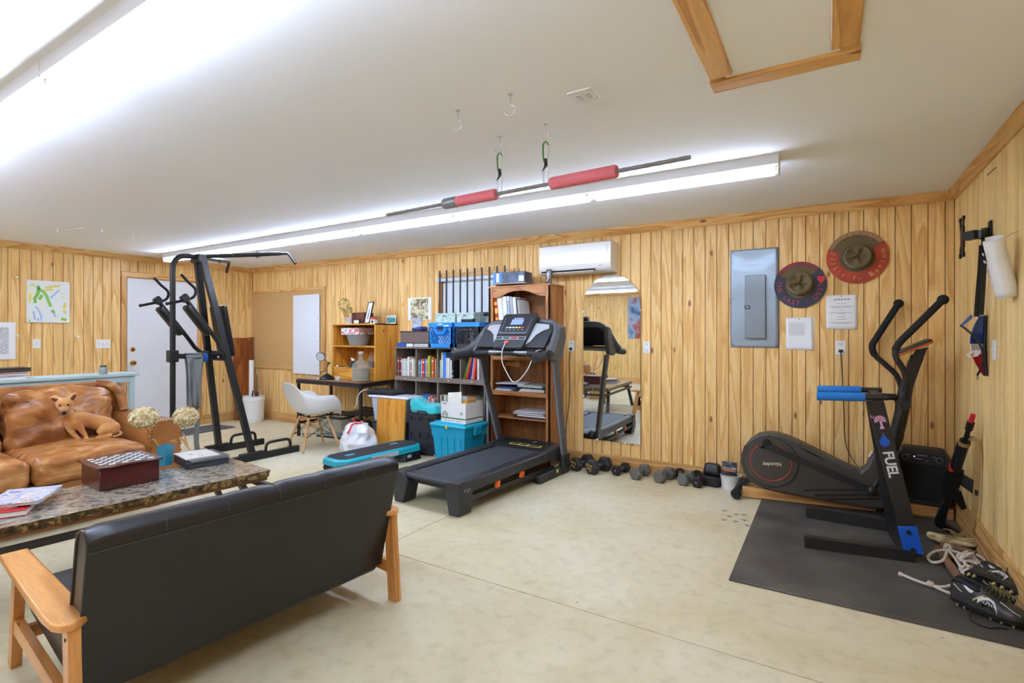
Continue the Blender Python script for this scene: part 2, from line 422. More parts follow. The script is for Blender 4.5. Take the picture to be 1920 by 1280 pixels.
q = M(); q.box((XL+.009, (YF+DOOR[0]-.09)/2, .0675), (.018, DOOR[0]-.09-YF, .135), b=.004); struct(q.build('baseboard_left', pby))
base('baseboard_front', (XL, YF+.009), (XR, YF+.009), MC['pine_base_x'])
# plywood side-seams on the right wall (thin dark joints)
# door in the left wall
dr = bpy.data.objects.new('door_1', None); COL.objects.link(dr); struct(dr)
q = M(); q.box((XL-.002, (DOOR[0]+DOOR[1])/2, DOOR[3]/2), (.04, DOOR[1]-DOOR[0]-.006, DOOR[3]-.008), b=.003); q.build('door_leaf', mat('door_paint', '#dcdddf', .35), dr)
for nm, c, d in (('door_casing', (XL+.012, DOOR[0]-.033, DOOR[3]/2+.02), (.022, .062, DOOR[3]+.08)), ('door_casing', (XL+.012, DOOR[1]+.033, DOOR[3]/2+.02), (.022, .062, DOOR[3]+.08))):
    q = M(); q.box(c, d, b=.005); q.build(nm, pine_trim_z, dr)
q = M(); q.box((XL+.012, (DOOR[0]+DOOR[1])/2, DOOR[3]+.045), (.024, DOOR[1]-DOOR[0]+.13, .07), b=.005); q.build('door_casing', pine_trim_y, dr)
for z, nm in ((1.155, 'deadbolt'), (.975, 'door_knob')):
    q = M(); q.lathe([(.0, 0), (.032, .0), (.032, .008), (.014, .012), (.012, .03), (.026, .04), (.029, .052), (.022, .062), (0, .066)] if nm == 'door_knob' else [(0, 0), (.03, 0), (.03, .012), (.022, .02), (0, .021)], (XL+.018, 3.30, z), 20, (0, R(90), 0)); q.build(nm, BRASS, dr)
q = M()
for z in (.25, 1.1, 1.9): q.cyl((XL+.024, 4.146, z-.045), (XL+.024, 4.146, z+.045), .006, n=8)
q.build('door_hinge', BRASS, dr)
# window with blinds in the back wall
wn = bpy.data.objects.new('window_1', None); COL.objects.link(wn); struct(wn)
x0, x1, z0, z1 = WIN
q = M()
for c, d in (((x0+.02, YB+.05, (z0+z1)/2), (.04, .08, z1-z0)), ((x1-.02, YB+.05, (z0+z1)/2), (.04, .08, z1-z0)), (((x0+x1)/2, YB+.05, z0+.02), (x1-x0, .08, .04)), (((x0+x1)/2, YB+.05, z1-.02), (x1-x0, .08, .04))): q.box(c, d)
q.build('window_frame', WHITE, wn)
q = M(); q.box(((x0+x1)/2, YB+.08, (z0+z1)/2), (x1-x0-.07, .005, z1-z0-.07)); q.build('pane', mat('window_glass', '#f4f8fa', .02, trans=1), wn)
q = M(); q.box(((x0+x1)/2, YB+.08, (z0+z1)/2), (x1-x0, .03, .04)); q.build('sash_bar', BLACK, wn)
BL = mat('blind_white', '#e6edf2', .6); 
q = M(); q.box(((x0+x1)/2, YB+.022, z1-.035), (x1-x0-.07, .04, .04), b=.004); q.build('blind_head_rail', BL, wn)
sl = M(); sl.box((0, 0, 0), (x1-x0-.09, .026, .0012), rot=(R(62), 0, 0)); slm = sl.mesh('blind_slat', BL)
z = z1-.07
while z > z0+.08:
    o = bpy.data.objects.new('blind_slat', slm); COL.objects.link(o); o.parent = wn; o.location = ((x0+x1)/2, YB+.022, z); z -= .0212
for c, d, m_ in (((x0-.035, YB-.009, (z0+z1)/2), (.06, .018, z1-z0+.14), pine_trim_z), ((x1+.035, YB-.009, (z0+z1)/2), (.06, .018, z1-z0+.14), pine_trim_z), (((x0+x1)/2, YB-.009, z1+.035), (x1-x0, .018, .07), pine_trim_x), (((x0+x1)/2, YB-.012, z0-.035), (x1-x0+.16, .03, .05), pine_trim_x)):
    q = M(); q.box(c, d, b=.004); q.build('window_trim', m_, wn)
# attic hatch
ht = bpy.data.objects.new('trim_5', None); COL.objects.link(ht); struct(ht)
hx0, hx1, hy1, hy0 = -.425, .095, 2.40, 1.05
q = M(); q.box(((hx0+hx1)/2, (hy0+hy1)/2, H-.004), (hx1-hx0-.12, hy1-hy0-.12, .012)); q.build('hatch_panel', mat('hatch_paint', '#f4f5f8', .8), ht)
for c, d, m_ in (((hx0+.045, (hy0+hy1)/2-.07, H-.011), (.09, hy1-hy0-.14, .022), pine_trim_y), ((hx1-.045, (hy0+hy1)/2-.07, H-.011), (.09, hy1-hy0-.14, .022), pine_trim_y), (((hx0+hx1)/2, hy1-.055, H-.012), (hx1-hx0+.012, .095, .024), pine_trim_x), (((hx0+hx1)/2, hy0+.045, H-.012), (hx1-hx0, .09, .024), pine_trim_x)):
    q = M(); q.box(c, d, b=.003); q.build('hatch_board', m_, ht)
# ------------------------------------------------------------------ fluorescent strip fixtures
tube_m = mat('lit_fluorescent_tube', (.845, .985, 1.27, 1), .4, em=TUBE_POWER); fixm = mat('fixture_white_enamel', '#dfe0e1', .35)
LT = 1.2225
def fixture(x0, n, y, lab, ln='eight', first=None):
    t = T('light_fixture', lab, 'light', (x0, y, H), 0, 'fluorescent strips on the ceiling')
    W = LT*n
    q = M(); q.prism([(-.066, 0), (-.066, -.058), (-.052, -.064), (.052, -.064), (.066, -.058), (.066, 0)], 0.004, W-.004, 'yz'); q.build('housing', fixm, t)
    for k in range(n):
        for sy in (-.037, .037):
            q = M(); q.cyl((k*LT+.03, sy, -.084), ((k+1)*LT-.03, sy, -.084), .0165, n=12); q.build('fluorescent_tube', tube_m, t)
    for k in range(n+1):
        for sy in (-.037, .037):
            q = M()
            for dx in ([-.018, .018] if 0 < k < n else [.018 if k == 0 else -.018]):
                q.box((k*LT+dx, sy, -.066), (.016, .028, .052), b=.006)
            q.build('lamp_holder', WHITE, t)
    for xx, sx in ((0, 1), (W, -1)):
        q = M(); q.prism([(-.068, 0), (-.068, -.034), (-.055, -.105), (.055, -.105), (.068, -.034), (.068, 0)], xx, xx+sx*.004, 'yz'); q.build('end_plate', fixm, t)
    return t
x = -.257
for k, lab in enumerate(('fluorescent strip fixture over the elliptical machine, rightmost of the back row', 'middle fluorescent strip fixture of the back row, above the hanging steel bar', 'fluorescent strip fixture farthest left in the back row, ending above the white door')):
    fixture(x-LT*2*(k+1), 2, 3.515, lab)
for k, lab in enumerate(('big near fluorescent strip fixture above the black settee', 'near fluorescent strip fixture cut by the left edge of the photo', 'fluorescent strip fixture of the near row, farthest left over the leather sofa')):
    fixture(-.205-LT*2*(k+1), 2, .828, lab)
for k in range(3): fixture(-.205-LT*2*(k+1), 2, -1.86, ('fluorescent strip fixture behind the camera, nearest the right wall', 'middle fluorescent strip fixture of the row behind the camera', 'leftmost fluorescent strip fixture of the row behind the camera')[k])
# ceiling outlet, patches
def plate(name, lab, loc, rot, w_=.07, h_=.115, kind='outlet', cat='outlet', cord=False):
    t = T(name, lab, cat, loc, 0); t.rotation_euler = rot
    q = M(); q.box((0, -.003, 0), (w_, .006, h_), b=.002); q.build('cover_plate', WHITE, t)
    dk = mat('outlet_slot', '#4a4a4a', .6)
    if kind == 'outlet':
        for zz in (-.028, .028):
            q = M(); q.box((0, -.0065, zz), (.034, .003, .03), b=.006); f = q.build('socket', mat('socket_white', '#dddddb', .3), t)
            q = M(); q.box((-.007, -.0085, zz+.003), (.002, .002, .009)); q.box((.007, -.0085, zz+.003), (.002, .002, .007)); q.cyl((0, -.0072, zz-.008), (0, -.0095, zz-.008), .0022, n=8); o = q.build('slots', dk, f)
    elif kind == 'switch':
        n = max(1, int(round(w_/.05))-0) if w_ > .09 else 1
        for i in range(n):
            xx = (i-(n-1)/2)*.046; q = M(); q.box((xx, -.007, 0), (.01, .004, .024)); q.box((xx, -.012, .004), (.007, .014, .01), rot=(R(25), 0, 0)); q.build('toggle', mat('socket_white', '#dddddb', .3), t)
    return t
plate('wall_outlet', 'white outlet with the black elliptical cord plugged in, right of the grey breaker panel', (.079, YB, 1.255), (0, 0, 0), cat='outlet')
plate('wall_outlet', 'white outlet just right of the arched mirror', (-1.53, YB, 1.236), (0, 0, 0), cat='outlet')
plate('wall_outlet', 'white outlet between the tall bookcase and the mirror, treadmill cord plugged in', (-2.342, YB, 1.24), (0, 0, 0), cat='outlet')
plate('light_switch', 'wide white three-gang switch plate beside the door casing', (XL, 2.97, 1.237), (0, 0, R(90)), .16, .115, 'switch', 'switch')
plate('light_switch', 'single white switch plate below the abstract painting', (XL, 2.306, 1.25), (0, 0, R(90)), .072, .115, 'switch', 'switch')
plate('light_switch', 'narrow white switch plate on the right wall beside the hanging strap bag', (XR, 3.92, 1.275), (0, 0, R(-90)), .072, .115, 'switch', 'switch')
t = plate('ceiling_outlet', 'white square outlet plate on the ceiling', (-.94, 2.15, H), (R(90), 0, 0), .115, .115, 'none', 'outlet')
for xx in (-.02, .025):
    q = M(); q.box((xx, -.0075, 0), (.03, .003, .055), b=.008); f = q.build('socket', MC['socket_white'] if 'socket_white' in MC else WHITE, t)
    q = M(); [q.box((xx+a, -.0095, b_), (.002, .002, .008)) for a in (-.006, .006) for b_ in (-.014, .014)]; q.build('slots', MC['outlet_slot'], f)
# ------------------------------------------------------------------ black settee with wooden frame
vinyl = mat('black_vinyl', '#211f20', .34, bump=.05, bscale=180); vinyl_in = mat('brown_black_vinyl', '#2e2524', .38, bump=.05, bscale=180)
oakf = wood('settee_wood', '#d99a58', '#b97a3a', '#cf8e4c', axis='Z', rings=2, knots=False, rough=.3, coat=.3)
oakx = wood('settee_wood_x', '#dc9c58', '#bc7c3a', '#d2904c', axis='X', rings=2, knots=False, rough=.3, coat=.3)
oaky = wood('settee_wood_y', '#d99a58', '#b97a3a', '#cf8e4c', axis='Y', rings=2, knots=False, rough=.3)
t = T('settee', 'black vinyl two-seat settee with honey-coloured wooden arms and legs, seen from behind', 'sofa', (-1.905, 1.305, 0), R(-5.4))
SL = .622
def backprof(off):                    # closed outline in local x,z
    o = off
    return [(-.145+o, .158-o*.0), (-.07, .46), (-.012+o*.6, .675), (-.002+o*.4, .705), (-.014, .732), (-.044, .748), (-.090, .745), (-.125, .724), (-.140-o*.4, .69), (-.198, .47), (-.255-o, .165)]
q = M(); n = 33; pr = backprof(0); K = len(pr); vs = []
for i in range(n):
    y = -SL+2*SL*i/(n-1)
    ed = min(1, (SL-abs(y))/.02); seam = min(abs(y-s_) for s_ in [-.41, -.205, 0, .205, .41]+[9]); dip = -.006*math.exp(-(seam/.012)**2)
    for j, (a, z_) in enumerate(pr):
        up = 1 if 3 <= j <= 8 else 0
        cx_, cz_ = -.10, .45; k_ = (1 if ed >= 1 else .965+.035*ed)
        sag = .008*math.sin(3*y) if j in (0, K-1) else 0
        vs.append((cx_+(a-cx_)*k_, y, cz_+(z_-cz_)*k_+dip*up+sag))
fs = [(i*K+j, i*K+(j+1) % K, (i+1)*K+(j+1) % K, (i+1)*K+j) for i in range(n-1) for j in range(K)]
fs += [tuple(range(K)), tuple((n-1)*K+j for j in range(K))[::-1]]
q.add(vs, fs); bk = q.build('backrest', vinyl, t, sharp=50)
for sy in (-1, 1):
    q = M(); q.tube([(a, sy*(SL+.001), z_) for a, z_ in [(-.15, .17), (-.076, .46), (-.018, .675), (-.014, .705), (-.024, .724), (-.046, .736), (-.088, .733), (-.117, .716), (-.133, .685), (-.19, .47), (-.245, .175)]], .0055, 8); q.build('piping', vinyl, bk)
q = M(); q.tube([(-.004, -SL+2*SL*i/12, .678) for i in range(13)], .0016, 6); q.build('seam', mat('seam_grey', '#3b3838', .6), bk)
for s_ in (-.41, -.205, 0, .205, .41): q = M(); q.tube([(-.001, s_, .690), (-.006, s_, .724), (-.044, s_, .7435), (-.090, s_, .7405), (-.125, s_, .718)], .002, 6); q.build('tuft_seam', MC['seam_grey'], bk)
q = M(); q.rbox((-.50, 0, .25), (.72, 2*SL-.02, .15), .035, 8, fn=lambda p: (p.x, p.y, p.z+.012*(p.z > 0)*math.cos(p.x*4)*math.cos(p.y*2)-.03*(p.x/.3))); st_ = q.build('seat_cushion', vinyl, t)
for sy in (-1, 1):
    q = M(); q.tube([(-.72, sy*(SL-.012), .345), (-.45, sy*(SL-.012), .328), (-.17, sy*(SL-.012), .288)], .005, 8); q.build('piping', vinyl, st_)
    ya = sy*.645
    q = M(); q.bar((-.095, ya, .438), (-.062, ya, 0), .034, .062, up=(1, 0, 0)); q.build('leg', oakf, t)
    q = M(); q.bar((-.82, ya, .438), (-.91, ya, 0), .034, .058, up=(1, 0, 0)); q.build('leg', oakf, t)
    q = M(); q.bar((-.085, ya, .165), (-.87, ya, .185), .028, .06); q.build('side_rail', oakx, t)
    # flat armrest with rounded back end
    out = [(-.93, -.045), (-.93, .045)]+[(-.14, .047)]+[(-.08, .040), (-.055, .02), (-.045, -.01), (-.055, -.035), (-.09, -.052)]+[(-.18, -.058), (-.45, -.055)]
    q = M(); b_ = [(u, ya+v*-sy*-1 if sy > 0 else ya+v) for u, v in out]; q.prism([(u, v) for u, v in b_], .438, .464, 'xy'); o = q.build('armrest', oakx, t)
    md = o.modifiers.new('bevel', 'BEVEL'); md.width = .007; md.segments = 3; md.limit_method = 'ANGLE'
    q = M(); [q.cyl((xx, ya+sy*.0165, zz), (xx, ya+sy*.019, zz), .006, n=10) for xx, zz in ((-.088, .40), (-.73, .235))]; q.build('bolt', MC['seam_grey'], t)
for xx in (-.26, -.80):
    q = M(); q.bar((xx, -.62, .165), (xx, .62, .165), .028, .05); q.build('cross_rail', oaky, t)
# ------------------------------------------------------------------ leather sofa
leather = patch('tan_leather', [(.3, '#7f4820'), (.45, '#a06430'), (.58, '#b57a44'), (.72, '#d2a26c')], scale=7, detail=10, rough=.29, bump=1.0, distort=1.6, stretch=(1, .6, 1))
leather_d = patch('tan_leather_dark', [(.25, '#7d451d'), (.5, '#98602f'), (.75, '#ae763f')], scale=4, detail=8, rough=.33, bump=.15, distort=.6)
t = T('leather_sofa', 'tan leather sofa with creased cushions and nailhead arms, the brown dog sitting on it', 'sofa', (-5.0, .93, 0))
q = M(); q.rbox((.02, 0, .215), (.86, 2.36, .25), .03, 4); q.build('base', leather_d, t)
def crease(seed, amp, f=6):
    def fn(p):
        v = Vector((p.x*f, p.y*f+seed*5.3, p.z*f)); d = noise.noise(v)*amp+noise.noise(v*2.6)*amp*.45
        l = p.length or 1
        return p+p/l*d
    return fn
cush = []
for k, yc in enumerate((.68, 0, -.68)):
    f0 = crease(k+1, .012, 7)
    def fnS(p, f0=f0): p = f0(p); e = 1-min(1, max(abs(p.x)/.40, abs(p.y)/.34))**2; p.z += (.045*e+.01*math.sin(9*p.y)*e) if p.z > 0 else 0; return p
    q = M(); q.rbox((.06, yc, .425), (.84, .672, .185), .05, 18, fn=fnS); q.build('seat_cushion', leather, t)
    f1 = crease(k+9, .030, 7)
    def fnB(p, f1=f1):
        p = f1(p); e = 1-min(1, max(abs(p.y)/.33, abs(p.z)/.24))**2; p.x += (.06*e) if p.x > 0 else 0
        if p.x > 0: p.x += .009*math.sin(17*p.y+22*p.z*(1 if p.y > 0 else -1))+.008*math.sin(31*p.y-26*p.z+2*math.sin(9*p.z))
        p.z -= .02*(abs(p.y)/.33)**3 if p.z > .1 else 0
        return p
    q = M(); q.rbox((-.205, yc, .70), (.24, .665, .47), .075, 24, rot=(0, R(-12), 0), fn=fnB); q.build('back_cushion', leather, t)
    q = M(); q.tube([(-.10-.012*math.sin(i*2.1), yc-.31+.62*i/12, .862+.006*math.sin(i*1.7)) for i in range(13)], .004, 6); q.build('seam', mat('leather_seam', '#5c3214', .6), t)
# back frame with rounded upper corners
pts = [(-1.20, .12), (-1.20, .80), (-1.17, .88), (-1.10, .935), (-1.0, .955), (1.0, .955), (1.10, .935), (1.17, .88), (1.205, .80), (1.205, .12)]
q = M(); q.prism(pts, -.50, -.335, 'yz'); o = q.build('back_frame', leather_d, t); md = o.modifiers.new('bevel', 'BEVEL'); md.width = .05; md.segments = 5; md.limit_method = 'ANGLE'; md.angle_limit = R(60)
for y0 in (-1, 1):
    q = M(); q.tube([(-.345, y0*.98, .945), (-.325, y0*1.06, .93), (-.31, y0*1.125, .88), (-.30, y0*1.15, .80), (-.27, y0*1.155, .70)], [.03, .036, .04, .042, .03], 12); q.build('corner_roll', leather, t)
for sy in (-1, 1):
    def arm_fn(p): p.z += .035*max(0, -p.x/.5) if p.z > .1 else 0; return p
    q = M(); q.rbox((-.005, sy*1.165, .40), (.90, .235, .56), .075, 8, fn=arm_fn); am = q.build('arm', leather_d, t)
    q = M(); fy = sy*1.165
    ol = [(fy-.105, .16), (fy-.108, .58), (fy-.09, .635), (fy-.05, .665), (fy+.05, .665), (fy+.09, .635), (fy+.108, .58), (fy+.105, .16)]
    q.prism(ol, .425, .452, 'yz'); o = q.build('arm_front_panel', leather_d, am)
    q = M(); P = spline([(0, a, b) for a, b in ol], 10)
    L_ = 0; last = P[0]
    for p_ in P:
        L_ += (p_-last).length; last = p_
        if L_ > .017: q.sphere((.454, p_.y, p_.z), .0058, 4, (.6, 1, 1)); L_ = 0
    o = q.build('nailheads', mat('antique_brass', '#6a4a26', .35, .9), am); o['kind'] = 'stuff'
for sx in (-.36, .40):
    for sy in (-1.08, 1.08):
        q = M(); q.prism([(-.035, 0), (.035, 0), (.055, .10), (-.055, .10)], sy-.04, sy+.04, 'xz', ); 
        q.v = [(a+sx, b, c) for a, b, c in q.v]; q.build('foot', wood('dark_foot', '#7a4524', '#4d2811', '#6b3a1c', rings=2, knots=False), t)
# ------------------------------------------------------------------ pale blue console table behind the sofa
sage = patch('pale_blue_paint', [(.3, '#a9c0c0'), (.7, '#b9cecd')], scale=3, rough=.5)
t = T('console_table', 'narrow pale blue painted table behind the leather sofa', 'table', (-5.9, 1.1, 0))
q = M(); q.box((0, 0, .975), (.34, 2.60, .028), b=.004); q.build('table_top', sage, t)
q = M(); [q.box((sx, 0, .935), (.022, 2.5, .055)) for sx in (-.14, .14)]; [q.box((0, sy, .935), (.26, .022, .055)) for sy in (-1.25, 1.25)]; q.build('apron', sage, t)
for sx in (-.135, .135):
    for sy in (-1.245, 1.245): q = M(); q.box((sx, sy, .48), (.042, .042, .96), b=.003); q.build('leg', sage, t)
# things on the console
t = T('glass_jar', 'small glass jar with a dark lid on the pale blue table', 'jar', (-5.80, 2.13, .989))
q = M(); q.lathe([(0, 0), (.03, 0), (.032, .01), (.032, .055), (.026, .066), (.026, .07)], n=18); q.build('jar_body', mat('grey_glass', '#aeb6b8', .15, trans=.6), t)
q = M(); q.lathe([(0, .07), (.028, .07), (.028, .082), (0, .083)], n=18); q.build('lid', mat('lid_brown', '#3c2c20', .4), t)
cz = .989
for i, (lab, nm, d, c, pc, cat) in enumerate((
    ('white paperback lowest in the pile on the pale blue table', 'book', (.22, .27, .03), '#d9dadc', '#f0efea', 'book'),
    ('pale pink folder in the middle of the pile on the pale blue table', 'folder', (.23, .28, .022), '#c5a0a8', '#e8e2e0', 'folder'),
    ('white magazine under the black album on the pale blue table', 'magazine', (.22, .27, .012), '#d5d2cc', '#eeeeee', 'magazine'),
    ('black album topmost of the pile on the pale blue table', 'album', (.24, .30, .03), '#2a201c', '#4c443e', 'album'))):
    t = T(nm, lab, cat, (-5.88+.006*i, 1.45, cz), R(-3+2*i)); mc = mat('cover_'+nm, c, .4)
    q = M(); q.box((0, 0, .0015), (d[0], d[1], .003)); q.box((0, 0, d[2]-.0015), (d[0], d[1], .003)); q.box((-d[0]/2+.0015, 0, d[2]/2), (.003, d[1], d[2])); q.build('cover', mc, t)
    q = M(); q.box((0, 0, d[2]/2), (d[0]-.012, d[1]-.01, d[2]-.006)); q.build('pages', mat('pages_'+nm, pc, .8), t); cz += d[2]
# ------------------------------------------------------------------ coffee table
marble = patch('brown_marble', [(.26, '#3a332e'), (.38, '#6a6157'), (.50, '#8f8679'), (.60, '#a89c88'), (.68, '#7b7267'), (.80, '#463f38')], scale=26, detail=12, rough=.18, distort=.35, coat=.4)
marble_e = patch('marble_edge', [(.3, '#1e1510'), (.5, '#5a4426'), (.62, '#a98b54'), (.75, '#3a2a1a')], scale=34, detail=10, rough=.3, distort=.4, bump=.6)
woodv = wood('table_underside', '#8a5a34', '#5f3a1e', '#7a4c2a', axis='Y', rings=2, knots=False)
tdark = mat('dark_bronze_metal', '#37332f', .42)
CT = (-3.49, 1.36); t = T('coffee_table', 'long coffee table with a chipped-edge brown marble top on a dark metal frame', 'table', (*CT, 0), R(-5))
hw, hl = .285, .745
ring = []; 
for (a, b) in ((-hw, -hl), (hw, -hl), (hw, hl), (-hw, hl)):
    ring.append((a, b))
ed = []
for i in range(4):
    a, b = ring[i], ring[(i+1) % 4]; n_ = 12 if i % 2 == 0 else 34
    for j in range(n_): ed.append((a[0]+(b[0]-a[0])*j/n_, a[1]+(b[1]-a[1])*j/n_))
q = M(); n_ = len(ed); vs = [(a, b, .47) for a, b in ed]
for lv, zz in enumerate((.458, .446, .434, .425)):
    for i, (a, b) in enumerate(ed):
        jg = .004+.013*abs(noise.noise(Vector((a*22, b*22, lv*3.1)))); k_ = 1-(jg*(.6+lv*.5))/.5
        vs.append((a-math.copysign(jg*(.5+lv*.35), a)*(abs(a) > hw-.002), b-math.copysign(jg*(.5+lv*.35), b)*(abs(b) > hl-.002), zz+.004*noise.noise(Vector((a*30, b*30, lv)))))
q.add(vs, [tuple(range(n_))]); q.f += [tuple(4*n_+i for i in range(n_))[::-1]]; q.mi.append(0)
q.cur = 1
for lv in range(4):
    for i in range(n_): q.f.append((lv*n_+i, lv*n_+(i+1) % n_, (lv+1)*n_+(i+1) % n_, (lv+1)*n_+i)); q.mi.append(1)
q.build('marble_top', [marble, marble_e], t, sharp=20)
q = M(); q.box((0, 0, .416), (2*hw-.03, 2*hl-.03, .018)); q.build('underboard', woodv, t)
for sx in (-1, 1):
    q = M(); q.bar((sx*.255, -hl+.0, .352), (sx*.255, hl+.03, .352), .028, .034); q.build('side_rail', tdark, t)
    for sy in (-1, 1):
        q = M(); q.bar((sx*.235, sy*(hl-.17), .41), (sx*.275, sy*(hl+.02), 0), .05, .03, up=(0, 1, 0)); q.build('leg', tdark, t)
for sy in (-1, 1): q = M(); q.bar((-.255, sy*(hl+.015), .352), (.255, sy*(hl+.015), .352), .028, .034); q.build('end_rail', tdark, t)
TZ = .4705
# chess box
t = T('chess_box', 'dark mahogany box with a black and white chessboard lid on the coffee table', 'chess box', (-3.665, 1.435, TZ), R(-3.5))
mah = wood('mahogany', '#5a2320', '#3a1412', '#4c1c1a', axis='Y', rings=2, knots=False, rough=.28, coat=.3)
q = M(); q.box((0, 0, .063), (.30, .30, .126), b=.003); q.build('box_body', mah, t)
q = M(); q.box((0, 0, .133), (.335, .335, .014), b=.005); ld = q.build('lid', mah, t)
q = M(); q.box((0, 0, .1405), (.262, .262, .001)); q.build('board_field', mat('board_white', '#e6e6e2', .3), ld)
sqm = M(); sqm.box((0, 0, 0), (.0325, .0325, .0012)); sqm = sqm.mesh('dark_square', mat('board_black', '#22252c', .3))
for i in range(8):
    for j in range(8):
        if (i+j) % 2: o = bpy.data.objects.new('dark_square', sqm); COL.objects.link(o); o.parent = ld; o.location = (-.11375+.0325*i, -.11375+.0325*j, .1414)
# blue vase and dried hydrangeas
t = T('vase', 'translucent teal blue square vase on the coffee table', 'vase', (-3.865, 1.775, TZ), R(20))
bg_ = mat('teal_glass', '#2d9cc0', .05, alpha=.72, coat=.5)
q = M(); pf = [(.033, 0), (.034, .02), (.036, .07), (.042, .115), (.046, .135), (.043, .135), (.038, .11), (.032, .06), (.030, .012), (0, .010)]
vs = []; 
for r_, z_ in pf:
    for j in range(24):
        a = 2*math.pi*j/24; k_ = (abs(math.cos(a))**6+abs(math.sin(a))**6)**(-1/6); vs.append((r_*math.cos(a)*k_*.95, r_*math.sin(a)*k_*.95, z_))
q.add(vs, [(i*24+j, i*24+(j+1) % 24, (i+1)*24+(j+1) % 24, (i+1)*24+j) for i in range(len(pf)-1) for j in range(24)]); q.f.append(tuple(range(24))[::-1]); q.mi.append(0)
q.build('vase_body', bg_, t)
petal = patch('dried_petal', [(.3, '#b59a62'), (.5, '#e3cf9e'), (.7, '#f6ebcb')], scale=45, rough=.8)
stemm = mat('dry_stem', '#8a6c3f', .8); leafm = patch('dry_leaf', [(.3, '#9c7138'), (.7, '#caa262')], scale=14, rough=.75)
def hydrangea(lab, base, tip, rad, seed, leaves):
    rnd = random.Random(seed); t = T('dried_hydrangea', lab, 'dried flower', base, 0, None)
    b = Vector((0, 0, 0)); e = Vector(tip)-Vector(base); mid = e*.5+Vector((0, .01, -.01))
    q = M(); q.tube(spline([b, mid, e], 5), .0022, 6); q.build('stem', stemm, t)
    q = M(); n_ = 420
    for i in range(n_):
        z_ = 1-2*(i+.5)/n_; ph = i*2.39996; rr = math.sqrt(max(0, 1-z_*z_))
        d = Vector((rr*math.cos(ph), rr*math.sin(ph), z_*.82)); c = e+Vector((0, 0, rad*.55))+d*rad*(.82+.22*rnd.random())
        u = d.orthogonal().normalized(); v = d.cross(u).normalized(); a0 = rnd.random()*6.28; s_ = rad*.19
        for k in range(4):
            a = a0+k*math.pi/2; ca, sa = math.cos(a), math.sin(a); w = u*ca+v*sa; w2 = -u*sa+v*ca; lift = d.normalized()*s_*(.25+.5*rnd.random())
            q.add([c, c+w*s_*.6+w2*s_*.42+lift*.5, c+w*s_*1.1+lift, c+w*s_*.6-w2*s_*.42+lift*.5], [(0, 1, 2, 3)])
    o = q.build('florets', petal, t, sharp=180, weld=False); o['kind'] = 'stuff'
    q = M(); q.sphere(e+Vector((0, 0, rad*.55)), rad*.72, 10, (1, 1, .82)); q.build('flower_core', petal, t)
    for (s0, dx, dy, dz, ln) in leaves:
        p0 = e*s0; d = Vector((dx, dy, dz)).normalized(); sd = d.cross(Vector((.3, .2, 1))).normalized()
        def lf(u, v, p0=p0, d=d, sd=sd, ln=ln): w = math.sin(math.pi*min(1, u*1.02))**.8*ln*.2; return p0+d*ln*u+sd*(v-.5)*2*w+Vector((0, 0, .012*math.sin(u*5)-.014*abs(v-.5)))
        q = M(); q.grid(9, 5, lf); q.build('leaf', leafm, t, sharp=180)
hydrangea('left dried cream hydrangea head in the teal vase', (-3.865, 1.77, TZ+.02), (-3.90, 1.66, .765), .078, 3, [(.62, .3, .5, -.6, .06), (.8, -.4, .3, -.5, .04)])
hydrangea('right dried cream hydrangea head in the teal vase, leaning over the sofa arm', (-3.855, 1.785, TZ+.02), (-3.78, 1.865, .755), .074, 8, [(.62, .7, .6, -.9, .10), (.75, .3, .5, -1, .08), (.5, -.3, -.5, .4, .05)])
# books and magazines at the far end of the table
ph1 = patch('photo_cover', [(.3, '#b8997e'), (.45, '#e6ddd2'), (.6, '#f1ece6'), (.75, '#8d94a5')], scale=6, rough=.25, distort=1.5)
def book(name, lab, cat, loc, rz, d, cm, pm='#e9e4d8', group=None, spine=True, rx=0):
    t = T(name, lab, cat, loc, rz, group); t.rotation_euler = (rx, 0, rz); cm = cm if not isinstance(cm, str) else mat('cover_'+cm[1:], cm, .35)
    w_, l_, h_ = d; e_ = min(.0025, h_*.2)
    q = M(); q.box((0, 0, e_/2), (w_, l_, e_)); q.box((0, 0, h_-e_/2), (w_, l_, e_)); q.box((-w_/2+e_/2, 0, h_/2), (e_, l_, h_)); q.build('cover', cm, t)
    q = M(); q.box((.002, 0, h_/2), (w_-.008, l_-.008, h_-2*e_)); q.build('pages', mat('pages_'+pm[1:], pm, .85), t)
    return t
book('binder', 'black ring binder under the picture magazine beside the teal vase', 'binder', (-3.735, 1.945, TZ), R(78), (.26, .31, .036), '#26282c', '#3c3f45')
book('photo_book', 'slim charcoal album between the binder and the magazine on the coffee table', 'book', (-3.75, 1.955, TZ+.036), R(83), (.25, .30, .012), '#4c4f55', '#b9bcc2')
book('magazine', 'glossy magazine with a pale photo cover topmost of the pile by the teal vase', 'magazine', (-3.79, 1.94, TZ+.048), R(80), (.21, .27, .006), ph1)
# books at the near end
cov2 = patch('comic_cover', [(.3, '#46598a'), (.44, '#b4c3dc'), (.52, '#e6e4e2'), (.58, '#b4746c'), (.63, '#dfe1e6'), (.75, '#6d7890')], scale=10, rough=.2, distort=2)
book('book', 'red hardcover book lowest of the near pile on the coffee table', 'book', (-3.56, .90, TZ), R(62), (.21, .29, .028), '#b3232b', '#efece4')
book('book', 'thin red booklet with orange picture in the middle of the near pile', 'book', (-3.62, .86, TZ+.028), R(72), (.2, .27, .010), patch('red_orange_cover', [(.3, '#a81f22'), (.55, '#c8332c'), (.7, '#e9a24a')], scale=7, rough=.25), '#efece4')
book('magazine', 'picture magazine with black and white figures topmost of the near pile', 'magazine', (-3.60, .97, TZ+.038), R(55), (.235, .31, .014), cov2, '#d9c9b0')
